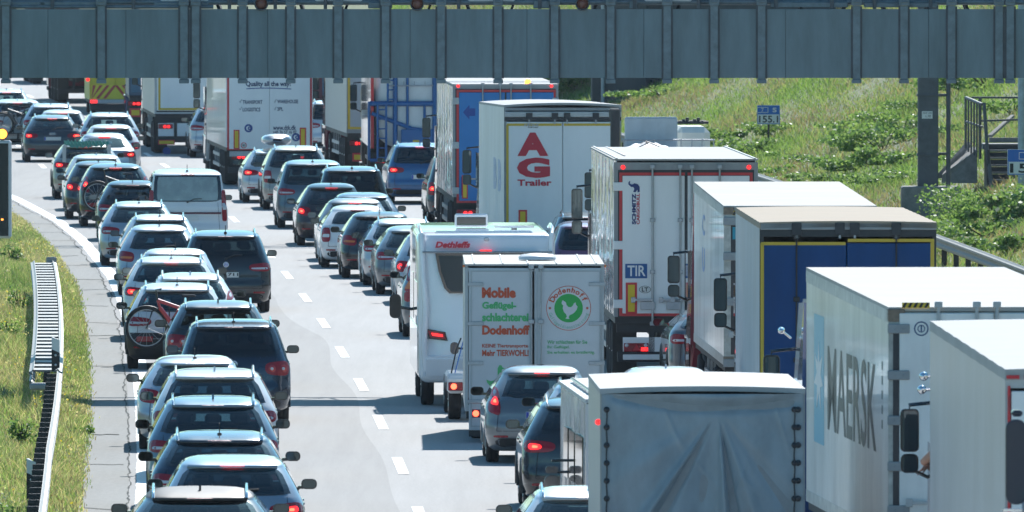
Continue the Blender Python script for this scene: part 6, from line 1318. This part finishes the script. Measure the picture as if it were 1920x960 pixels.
# ---------------------------------------------------------------- bicycles
FRR = mat('red bicycle frame', (.50, .02, .03), rough=.3, coat=1); FRB = mat('black bicycle frame', (.02, .02, .022), rough=.35, coat=1)
def bicycle(px, Z, zc, frame, label, wb=1.06, r=.36, y=None, flip=1, X=None, rz=0):
    """side-on bicycle standing across the back of a car; x runs along the bicycle"""
    t = thing('bicycle', label, 'bicycle', (PX(px, Z) if X is None else X, (Z - .2) if y is None else y, zc), rz, 'bicycles on rear carriers')
    f = flip; xf, xr_ = -f * wb / 2, f * wb / 2
    for x in (xf, xr_):
        m = MB(); pts = [(x + r * math.cos(R(a)), 0, r + r * math.sin(R(a))) for a in range(0, 361, 12)]; tube(m, pts, .028, 7, caps=False); w_ = m.build('wheel', RUBBER, t)
        m = MB(); pts = [(x + (r - .03) * math.cos(R(a)), 0, r + (r - .03) * math.sin(R(a))) for a in range(0, 361, 12)]; tube(m, pts, .014, 6, caps=False); [tube(m, [(x, .02 * (-1) ** k, r), (x + (r - .03) * math.cos(R(k * 22.5)), 0, r + (r - .03) * math.sin(R(k * 22.5)))], .003, 3) for k in range(16)]; lathe(m, [(0, -.04), (.03, -.03), (.03, .03), (0, .04)], (x, 0, r), 'y', 10); m.build('rim', RIM, w_)
    m = MB(); bb = (.03 * f, 0, .29); sd = (.20 * f, 0, .80); hd = (xf + .20 * f, 0, .86); hb = (xf + .24 * f, 0, .72)
    tube(m, [hb, bb], .042, 8); tube(m, [hd, (sd[0] * .95, 0, sd[2] - .12)], .034, 8); tube(m, [bb, sd], .02, 8); tube(m, [hd, hb], .026, 8)
    for s_ in (-.05, .05): tube(m, [bb, (xr_, s_, r)], .012, 6); tube(m, [(sd[0], 0, sd[2] - .1), (xr_, s_, r)], .01, 6)
    m.build('frame', frame, t)
    m = MB(); [tube(m, [hb, (xf + .1 * f, s_, r + .3), (xf, s_, r)], .015, 6) for s_ in (-.05, .05)]; m.build('fork', FRB, t)
    m = MB(); tube(m, [hd, (hd[0] - .03 * f, 0, 1.04)], .018, 6); tube(m, [(hd[0] + .06 * f, -.29, 1.06), (hd[0] - .03 * f, -.15, 1.05), (hd[0] - .04 * f, 0, 1.05), (hd[0] - .03 * f, .15, 1.05), (hd[0] + .06 * f, .29, 1.06)], .014, 6); m.build('handlebar', FRB, t)
    m = MB(); tube(m, [sd, (sd[0] + .03 * f, 0, .92)], .014, 6); box(m, sd[0] - .10, sd[0] + .16, -.06, .06, .92, .96, .02); m.build('saddle', BLACK, t)
    m = MB(); lathe(m, [(0, -.05), (.09, -.045), (.095, -.04), (0, -.035)], (bb[0], 0, bb[2]), 'y', 18); tube(m, [(bb[0] - .15, -.08, bb[2] - .05), (bb[0], -.07, bb[2]), (bb[0] + .15, .08, bb[2] + .05)], .01, 5); m.build('crankset', STEEL, t)
    m = MB(); [tube(m, [(x + (r + .03) * math.cos(R(a)), 0, r + (r + .03) * math.sin(R(a))) for a in range(q0, q0 + 131, 13)], .02, 5, caps=False) for x, q0 in ((xf, 30), (xr_, 20))]; m.build('mudguard', BLACK, t); return t
def carrier(t, y=-.25, z=.55):
    m = MB(); box(m, -.55, .55, y - .2, y + .12, z, z + .04, .01); tube(m, [(0, y, z), (0, .1, .35)], .03, 6); [tube(m, [(s_ * .15, y, z), (s_ * .15, y, z + .6)], .015, 6) for s_ in (-1, 1)]; c_ = m.build('bicycle_carrier', DKSTEEL, t)
    m = MB(); [box(m, s_ * .6 - .15, s_ * .6 + .15, y - .22, y - .16, z - .02, z + .08, .01) for s_ in (-1, 1)]; m.build('carrier_lamp', RED, c_); return c_
# ---------------------------------------------------------------- the cars
FROST = mat('frosted window', (.30, .36, .35), rough=.25, coat=1, noise=.3, nscale=2)
WH = paint('white', (.74, .76, .77)); SIL = paint('silver', (.52, .54, .56), .55, .34); SIL2 = paint('cool silver', (.44, .48, .53), .6, .32); LSIL = paint('light silver', (.60, .62, .64), .45, .35)
GRY = paint('mid grey', (.17, .19, .205), .5, .32); GRYB = paint('blue grey', (.10, .145, .18), .5, .3); DKB = paint('dark navy', (.012, .028, .055), .3, .25); BLK = paint('black', (.014, .017, .021), .1, .22); ANT = paint('anthracite', (.045, .055, .065), .5, .28)
BRN = paint('dark brown', (.055, .04, .042), .5, .28); BLU = paint('mid blue', (.03, .12, .27), .5, .3); BEI = paint('beige silver', (.36, .35, .32), .5, .34); VIOL = paint('violet', (.16, .08, .16), .4, .3); SLT = paint('slate blue', (.07, .10, .15), .5, .26)
CG = 'cars queueing in the traffic jam'
ICE = paint('ice blue', (.30, .37, .44), .5, .3); STB = paint('steel blue', (.13, .19, .25), .5, .28)
# left lane, from the front of the picture backwards
car(375, 181.5, 'suv', ANT, 'dark suv with black roof and pale rails at the bottom of the left lane', CG, H=1.5, roofm=BLACK, lower=.5)
car(436, 191, 'suv', ICE, 'pale ice blue suv with ring emblem and lit high brake lamp, second from bottom', CG, lit=True, H=1.52, b=.98, ant=None, tl='h', badge='rings', rails=0)
car(412, 200, 'suv', DKB, 'dark navy estate with thin black aerial behind the pale ice blue suv', CG, H=1.5, b=.99, ant='rod', rails=1, exh=1)
car(400, 210, 'suv', STB, 'blue grey suv with wide wraparound rear lights and roof rails', CG, H=1.62, tl='h', plate=True, badge='disc')
car(403, 221.5, 'suv', WH, 'white suv with shark fin and unlit wide high brake lamp', CG, H=1.63, rm=LSIL, W=1.88)
car(366, 233, 'estate', SIL2, 'silver grey car squeezed at the lane edge left of the white suv', CG, rails=0, ant='rod', H=1.45, tl='m')
car(439, 244.5, 'mpv', DKB, 'big dark navy suv with round double tail lamps and emblem', CG, H=1.68, W=1.86, L=4.45, tl='round', badge='ring', priv=True, ant='rod', wiper=False, yt=.42, wr=.76, b=1.03, exh=0)
car(410, 260.5, 'suv', ANT, 'dark grey suv with round tail lamps behind the carried bicycle', CG, H=1.53, tl='round', L=4.3, b=.98, badge='disc')
t9, _, _ = car(333, 271, 'suv', WH, 'white suv carrying a red bicycle across its rear', CG, H=1.55, ant='rod', L=4.4, b=.99, lower=.66)
carrier(t9); bicycle(330, 270.4, .43, FRR, 'red framed bicycle hung across the rear of the white suv')
car(358, 279, 'estate', WH, 'white estate half hidden behind the bicycle carrying suv', CG, H=1.52, rm=WH, tl='tri', b=.98)
car(322, 288, 'suv', WH, 'white suv with lit red lamps and lit high brake lamp, rails on roof', CG, lit=True, H=1.6, ant='rod', bw=.15, L=4.3)
car(330, 297.5, 'hatch', SIL, 'silver hatchback roof directly behind the lit white suv', CG, ant='rod', H=1.52)
car(424, 306.5, 'mpv', BLK, 'black minivan lettered J1711 on its plate with ring emblem', CG, H=1.66, W=1.86, badge='ring', priv=True, ant='rod', plate_txt='FJ 1711', zp=.78, wiper=True, tl='h', L=4.8)
car(300, 318.5, 'compact', SIL2, 'cool silver hatchback with swooping red tail lamps', CG, H=1.50, tl='m', ant='rod', L=4.3, W=1.8, badge='disc')
car(301, 328, 'estate', SIL, 'silver estate with roof rails above the swooping lamp hatchback', CG, H=1.5, ant='rod')
car(262, 342.5, 'estate', SIL2, 'silver estate at the shoulder with wide red lamps and raised rails', CG, H=1.47, ant='rod', tl='h', plate=True)
vv, shv, _ = car(352, 356, 'van', WH, 'white delivery van with a frosted rear window and dark red side lamps', CG, rglass=FROST, tl='v', roofm=None, H=1.95, ant='rod')
m = MB(); [box(m, -.80 + k * .2, -.60 + k * .2, shv.rear(.2, .92) - .025, shv.rear(.2, .92) + .05, .90, .945) for k in range(8)]; m.build('trim_strip', mat('maroon strip', (.10, .01, .03), rough=.4), vv)
car(250, 366, 'hatch', BLK, 'black hatchback with dull red lamps left of the white van', CG, H=1.47, ant='rod', tl='h', badge='disc')
t16, _, _ = car(218, 381, 'suv', BLK, 'black suv with a bicycle on its back and lit high lamp', CG, lit=True, H=1.6, tl='tri', rails=0, ant='rod')
carrier(t16); bicycle(222, 380.4, .43, FRB, 'black bicycle hung across the rear of the black suv')
car(186, 389.5, 'hatch', ANT, 'dark hatchback mostly hidden by the bicycle carrying black suv', CG, lit=True, H=1.5)
car(182, 399, 'hatch', WH, 'white hatchback with shark fin just below the netted car', CG, H=1.5)
tn, shn, _ = car(163, 413.5, 'suv', BEI, 'beige grey car with turquoise net over boxed cargo', CG, H=1.55, lit=True, rails=2, priv=True)
m = MB(); V = []
for i in range(25):
    x = -.62 + 1.24 * i / 24; sag = .10 * math.cos(x * 4.8) ; V += [(x, .46, 1.60 + .015 * rng.normal()), (x, .38, 1.50 - .06 * (1 - (x / .62) ** 2) + .02 * rng.normal())]
m.add(V, [(2 * i, 2 * i + 2, 2 * i + 3, 2 * i + 1) for i in range(24)]); [tube(m, [(-.62 + .1 * k, .3, 1.62 + .02 * (k % 2)), (-.55 + .1 * k, .37, 1.5)], .018, 5) for k in range(12)]; o = m.build('cargo_net', mat('turquoise net', (.09, .30, .25), rough=.7), tn)
m = MB(); [box(m, s_ * .62 - .05, s_ * .62 + .05, .12, .2, .95, 1.5, .01) for s_ in (-1, 1)]; m.build('rack_frame', LGREY, tn)
car(198, 433, 'sedan', SIL2, 'silver saloon with bright rear screen and one lit lamp behind the netted car', CG, lit=True, H=1.47)
car(210, 448, 'hatch', WH, 'white hatchback with lit high lamp above the silver saloon', CG, lit=True, H=1.48)
car(207, 462.5, 'suv', SIL, 'silver suv in front of the dark blue truck', CG, H=1.6)
car(99, 466.5, 'estate', ANT, 'black estate with both brake lamps lit at upper left', CG, lit=True, H=1.46, ant=None, tl='h', rails=1, exh=1, badge='rings')
car(119, 476, 'hatch', WH, 'white car with a lit high lamp behind the black estate', CG, lit=True, H=1.48, tl='thin')
tbk, _, _ = car(34, 486, 'mpv', WH, 'white people carrier with two bicycles on its back', CG, brake=True, H=1.66, rails=0)
carrier(tbk); bicycle(34, 485.4, .5, FRB, 'dark bicycle on the white people carrier, nearer one'); bicycle(38, 485.9, .52, mat('silver bicycle frame', (.4, .42, .45), rough=.3, metal=.6), 'silver bicycle on the white people carrier, farther one', flip=-1)
car(97, 484, 'suv', SIL2, 'pale blue grey suv beyond the white car at upper left', CG, H=1.55)
car(14, 520, 'estate', SIL2, 'silver car with blue stripe at the top left edge', CG, H=1.5, lit=True)
# cars between the trucks
car(411, 474, 'suv', SIL, 'silver suv between the two white trailers under the gantry', CG, H=1.6)
car(628, 480, 'mpv', LSIL, 'pale minivan glimpsed right of the white lettered trailer', CG, H=1.72)
tb, _, _ = car(516, 409, 'estate', SIL, 'silver estate with a roof box in front of the lettered trailer', CG, lit=True, H=1.46)
m = MB(); V = []; N = 16
for j, (y, s_) in enumerate(((1.15, .3), (1.2, .75), (1.45, .95), (2.2, 1), (3.0, .85), (3.2, .4))): V += [(.42 * s_ * math.copysign(abs(math.cos(2 * math.pi * i / N)) ** .7, math.cos(2 * math.pi * i / N)) + .1, y, 1.70 + .16 * s_ * math.copysign(abs(math.sin(2 * math.pi * i / N)) ** .8, math.sin(2 * math.pi * i / N))) for i in range(N)]
m.add(V, [(j * N + i, j * N + (i + 1) % N, (j + 1) * N + (i + 1) % N, (j + 1) * N + i) for j in range(5) for i in range(N)] + [tuple(range(N)), tuple(range(5 * N, 6 * N))], 0, True); m.build('roof_box', LSIL, tb)
car(557, 400.5, 'suv', BEI, 'beige suv with heavy roof rails and see through rear window', CG, H=1.70, tl='sq', W=1.84)
car(588, 379.5, 'mpv', GRYB, 'blue grey minivan with thin aerial, left of the black minivan', CG, H=1.72, ant='rod', rails=0)
car(662, 367.5, 'mpv', BLK, 'black minivan with wide dark rear window and aerial', CG, H=1.79, priv=True, ant='rod')
car(790, 407.5, 'mpv', BLU, 'blue minivan with lit lamps behind the framed tank truck', CG, lit=True, H=1.66)
car(868, 386, 'mpv', ANT, 'dark minivan hidden by the truck with blue doors', CG, lit=True, H=1.75, tl='sq')
car(623, 361.5, 'compact', BRN, 'dark brown hatchback with lit lamps and high brake strip', CG, lit=True, H=1.50, ant='rod', tl='m', L=4.2, badge='disc')
car(684, 352.5, 'estate', SLT, 'slate estate behind the lit grey hatchback', CG, H=1.46, rails=0, ant=None)
car(667, 347, 'hatch', GRY, 'grey hatchback roof with lit high lamp above the old white car', CG, brake=True, H=1.45, ant=None, L=3.9)
car(672, 341.2, 'compact', WH, 'old white hatchback with tall red and amber tail lamps', CG, H=1.42, tl='sq', spoiler=0, L=4.0, ant=None, roofm=None)
car(714, 332.5, 'hatch', BLK, 'black hatchback with aerial right of the old white car', CG, H=1.46, ant='rod', rg=(.64, .55), L=4.1)
car(757, 326.5, 'estate', SIL, 'silver estate right of the black hatchback', CG, H=1.45, ant=None, L=4.2)
car(783, 319.5, 'estate', GRY, 'grey estate with chrome window trim left of the motorhome', CG, H=1.45, ant='rod', rails=0)
car(818, 312, 'compact', SIL, 'small silver car with one round lit lamp beside the motorhome', CG, lit=True, H=1.5, tl='round')
car(843, 290, 'mpv', GRY, 'grey minivan half behind the motorhome side', CG, H=1.62, tl='tall')
car(1108, 319, 'suv', ANT, 'dark suv behind the violet car, right of the motorhome', CG, H=1.76)
car(1114, 313.2, 'mpv', VIOL, 'violet car partly hidden by the ribbed white trailer', CG, H=1.70, rails=0, ant=None)
car(1018, 228, 'compact', GRY, 'grey hatchback with tall lit lamps behind the poultry trailer', CG, lit=True, H=1.47, W=1.76, tl='tri', ant=None, bw=.13, ga=.3)
car(1128, 219, 'suv', SIL, 'silver suv roof just ahead of the dark suv with lit lamps', CG, H=1.54, lit=False)
car(1106, 210, 'suv', BLK, 'black suv with jagged lit red lamps left of the tarpaulin trailer', CG, lit=True, H=1.60, W=1.9, tl='h', badge='rings', priv=True, rm=LSIL)
car(1232, 224.5, 'hatch', WH, 'white car whose roof shows above the tarpaulin trailer', CG, H=1.56, X=2.35)
car(1352, 258.5, 'suv', GRY, 'grey suv squeezed between white refrigerated trailer and red tractor', CG, H=1.45, X=3.65, rails=0)
car(1108, 181.2, 'suv', LSIL, 'pale silver suv beside the tarpaulin trailer at the bottom', CG, H=1.52, W=1.86)
# silver van ahead of it
r = Rig('box_van', 'silver mirror finished van flank between dark suv and tarpaulin trailer', 'van', 1098, 0, 189, 2.36, .4, 6.0, 1047, 712, W=2.0)
SV = mat('mirror silver flank', (.55, .58, .60), rough=.16, metal=.7, noise=.1, bump=.9, bscale=3.5, stretch=(1, 1.2, .5)); r.shell(SV, mat('van roof white', (.5, .52, .52), rough=.5), rt=.05, crown=.06, wavy=1); rear_frame(r, SIL, .05, .05, .05); doors(r, SIL, .6, 2.2); h = r.W / 2
for a, b in ((.7, 2.2), (2.5, 3.6), (3.9, 4.8)): m = MB(); [box(m, q * (h + .006), q * (h - .01), a, b, 1.2, 1.85, .03) for q in (-1, 1)]; m.build('side_window', DKGLASS, r.t)
m = MB(); [tube(m, [(q * (h - .12), .3, 2.42), (q * (h - .12), 5, 2.45)], .025, 6) for q in (-1, 1)]; m.build('roof_rail', LSIL, r.t)
for q in (-1, 1):
    [wheel(r.t, q * (h - .15), y, .34, .22) for y in (1.0, 4.9)]
    m = MB(); x = q * (h + .16); pod(m, x, (PZ(928, 194) + PZ(888, 194)) / 2, .2, .28, 4.7, 4.9); pod(m, x, PZ(878, 194), .17, .1, 4.72, 4.88); [tube(m, [(q * h, 4.8, z), (x, 4.8, z)], .02, 6) for z in (1.25, 1.4)]; m.build('wing_mirror', GLOSSB, r.t)
# white pickup that tows the poultry trailer
tw = thing('pickup_truck', 'low white pickup bed with one lit lamp left of the poultry trailer', 'pickup', (PX(945, 246), 245.8, 0), math.atan(-slope(248)), CG)
m = MB(); box(m, -.94, .94, 0, 1.9, .45, .78, .05); box(m, -.94, .94, -.1, .05, .52, .72, .03); m.build('load_bed', WH, tw)
m = MB(); hexa(m, [(-.6, 1.95, .5), (.88, 1.95, .5), (.88, 4.6, .5), (-.6, 4.6, .5), (-.5, 2.1, 1.75), (.78, 2.1, 1.75), (.75, 3.6, 1.72), (-.48, 3.6, 1.72)]); o = m.build('cab', WH, tw); bpy_bevel(o, .05)
m = MB(); box(m, -.4, .68, 1.985, 2.0, 1.15, 1.6, .0); m.build('rear_window', DKGLASS, tw)
m = MB(); pod(m, -.76, 1.12, .14, .20, 2.4, 2.55); tube(m, [(-.5, 2.6, 1.1), (-.76, 2.5, 1.12)], .02, 6); m.build('wing_mirror', GLOSSB, tw)
m = MB(); tube(m, [(-.86, .3, .78), (-.78, .35, 1.15), (-.70, .4, 1.35)], .014, 6); m.build('load_bar', BLACK, tw)
m = MB(); tube(m, [(-.80, .3, .78), (-.73, .35, 1.05), (-.66, .4, 1.3)], .010, 6); m.build('strap', mat('blue strap', (.02, .15, .5), rough=.5), tw)
for q in (-1, 1):
    m = MB(); box(m, q * .80 - .12, q * .80 + .12, -.13, -.1, .50, .64, .01); lo = m.build('tail_light', RED, tw); m = MB(); lathe(m, [(0, -.015), (.045, -.01), (.05, 0)], (q * .80 - .03, -.13, .57), 'y', 12); m.build('brake_lamp', LITCORE, lo)
    for yy_ in (.75, 3.9): wheel(tw, q * .80, yy_, .33, .21)
# ---------------------------------------------------------------- driver with the arm out of the window
SKIN = mat('skin', (.50, .27, .19), rough=.55, noise=.08, nscale=8); SHIRT = mat('dark shirt', (.03, .05, .09), rough=.85, noise=.2, nscale=10)
def skinned(name, verts, edges, radii, m_, parent, sub=1, root=0):
    me = bpy.data.meshes.new(name); me.from_pydata(verts, edges, []); o = link(name, me, parent); me.materials.append(m_)
    md = o.modifiers.new('Skin', 'SKIN'); md.use_smooth_shade = True
    for v, r_ in zip(me.skin_vertices[0].data if me.skin_vertices else [], radii): v.radius = (r_, r_)
    if not me.skin_vertices:
        bm = bmesh.new(); bm.from_mesh(me); lay = bm.verts.layers.skin.verify(); bm.verts.ensure_lookup_table()
        for v, r_ in zip(bm.verts, radii): v[lay].radius = (r_, r_); v[lay].use_root = (v.index == root)
        bm.to_mesh(me); bm.free()
    s_ = o.modifiers.new('Subsurf', 'SUBSURF'); s_.levels = sub; s_.render_levels = sub
    dg = bpy.context.evaluated_depsgraph_get(); nm = bpy.data.meshes.new_from_object(o.evaluated_get(dg)); o.modifiers.clear(); o.data = nm; bpy.data.meshes.remove(me)
    for p in nm.polygons: p.use_smooth = True
    return o
jt = JT.t; yy_ = 15.9; M_ = Matrix.Rotation(jt.rotation_euler[2], 4, 'Z'); M_.translation = jt.location
hand_l = M_.inverted() @ Vector((PX(1727, 167.2), 167.2, PZ(884, 167.2)))
el_l = Vector((-1.20, yy_ - .12, PZ(862, 167.2))); sh_l = Vector((-.90, yy_ - .35, el_l.z + .26)); base = Vector((-.68, yy_ - .35, el_l.z - .32))
per = tag(bpy.data.objects.new('person', None), 'driver resting a bare forearm out of the silver truck window', 'person'); COL.objects.link(per); per.matrix_world = M_ @ Matrix.Translation(base)
def P_(v): return tuple(Vector(v) - base)
wr_ = hand_l + Vector((.10, .0, .09)); hnd = hand_l
vs_ = [base, base + Vector((0, .02, .25)), base + Vector((0, 0, .52)), base + Vector((0, .02, .62)), base + Vector((0, .05, .72)), base + Vector((0, .04, .84)), sh_l, el_l, (el_l + wr_) / 2, wr_, hnd + Vector((.035, 0, .035)),
       base + Vector((.2, 0, .5)), base + Vector((.24, .25, .3)), base + Vector((.1, .5, .38)), base + Vector((-.1, .4, -.02)), base + Vector((.12, .4, -.02)), base + Vector((-.1, .45, -.4)), base + Vector((.12, .45, -.4))]
ed = [(0, 1), (1, 2), (2, 3), (3, 4), (4, 5), (2, 6), (6, 7), (7, 8), (8, 9), (9, 10), (2, 11), (11, 12), (12, 13), (0, 14), (0, 15), (14, 16), (15, 17)]
rd = [.14, .15, .13, .06, .095, .08, .07, .05, .043, .03, .036, .07, .05, .03, .08, .08, .05, .05]
# fingers: four and a thumb, curled downwards
hp = hnd + Vector((.035, 0, .035)); L0 = len(vs_)
for k in range(5):
    if k < 4: a = hp + Vector((-.025, -.03 + .02 * k, -.02)); b_ = a + Vector((-.035, 0, -.02)) * (1, 1.1, 1.05, .85)[k]; c_ = b_ + Vector((-.008, 0, -.035)) * (1, 1.15, 1.05, .8)[k]
    else: a = hp + Vector((.01, -.04, -.02)); b_ = a + Vector((-.02, -.015, -.025)); c_ = b_ + Vector((-.02, .01, -.02))
    i = len(vs_); vs_ += [a, b_, c_]; ed += [(10, i), (i, i + 1), (i + 1, i + 2)]; rd += [.0105, .0095, .008]
skinned('body', [P_(v) for v in vs_], ed, rd, SKIN, per, 1)
m = MB(); lathe(m, [(.11, -.02), (.19, .1), (.2, .3), (.19, .48), (.09, .56), (.065, .57)], (0, 0, 0), 'z', 18); lathe(m, [(.075, 0), (.08, .0)], (0, 0, 0), 'z', 4); m.build('shirt', SHIRT, per)
sl_ = MB(); tube(sl_, [P_(sh_l + Vector((.1, .0, .02))), P_(sh_l), P_(sh_l * .45 + el_l * .55)], .085, 12, r2=.07); sl_.build('sleeve', SHIRT, per)
m = MB(); lathe(m, [(0, .11), (.07, .09), (.1, .03), (.1, -.04), (.085, -.08)], (0, .02, .83), 'z', 16); m.build('hair', mat('dark hair', (.03, .02, .015), rough=.7), per)
# ---------------------------------------------------------------- distant trees behind the top edge
BARK = mat('bark', (.10, .08, .06), rough=.95, noise=.3)
def tree(x, y, h_, rad, label):
    z = ground(x, y) if y < 1400 else 0; t = thing('broadleaf_tree', label, 'tree', (x, y, z), 0, 'trees on the far bank'); m = MB(); tube(m, [(0, 0, -.3), (.1, 0, h_ * .3), (0, .1, h_ * .7)], .28, 8, r2=.1)
    for k in range(6): a = k * 1.05; tube(m, [(0, 0, h_ * (.3 + .05 * k)), (math.cos(a) * rad * .6, math.sin(a) * rad * .6, h_ * (.5 + .06 * k))], .09, 5, r2=.03)
    m.build('trunk', BARK, t); n = 1500; V = []; Fs = []; Mm = []
    cl = [(rng.uniform(-.6, .6) * rad, rng.uniform(-.6, .6) * rad, h_ * rng.uniform(.4, .85), rng.uniform(.3, .5)) for _ in range(12)]
    for i in range(n):
        c = cl[rng.integers(0, 12)]; d = rng.normal(0, 1, 3); d /= np.linalg.norm(d); rr = rad * c[3] * rng.uniform(.5, 1.1); p = np.array([c[0] + d[0] * rr, c[1] + d[1] * rr, c[2] + d[2] * rr * .9]); a = rng.normal(0, 1, 3); a /= np.linalg.norm(a); b = np.cross(a, rng.normal(0, 1, 3)); b /= np.linalg.norm(b); s_ = .28 * rng.uniform(.6, 1.4); q = len(V); V += [tuple(p - a * s_), tuple(p + b * s_ * .7), tuple(p + a * s_), tuple(p - b * s_ * .7)]; Fs.append((q, q + 1, q + 2, q + 3)); Mm.append(int(rng.choice(3, p=[.5, .25, .25])))
    m = MB(); m.v = V; m.f = Fs; m.m = Mm; m.sm = [False] * len(Fs); m.build('crown', LEAFS[:3], t)
for k, (x, y) in enumerate(((14, 760), (24, 820), (5, 900), (30, 930), (38, 1010), (-2, 990), (48, 1100), (18, 1150))): tree(xd(y) + 34 + (k % 3) * 6 + x * .2, y, 9 + k % 3 * 1.5, 4.2, ('round', 'tall', 'broad', 'slender', 'leaning', 'dense', 'pale', 'dark')[k] + ' broadleaf tree on top of the far bank')
# ---------------------------------------------------------------- hazy summer air
HAZE = 0.00004
if HAZE:
    hm = bpy.data.materials.new('haze air'); hm.use_nodes = True; t = hm.node_tree; t.nodes.clear(); o = t.nodes.new('ShaderNodeOutputMaterial'); pv = t.nodes.new('ShaderNodeVolumePrincipled'); pv.inputs['Color'].default_value = (.75, .86, 1, 1); pv.inputs['Density'].default_value = HAZE; pv.inputs['Anisotropy'].default_value = .3; t.links.new(pv.outputs[0], o.inputs['Volume'])
    m = MB(); box(m, -3200, 4200, -60, 7500, -1.2, 45); o = m.build('haze', hm); o['kind'] = 'stuff'
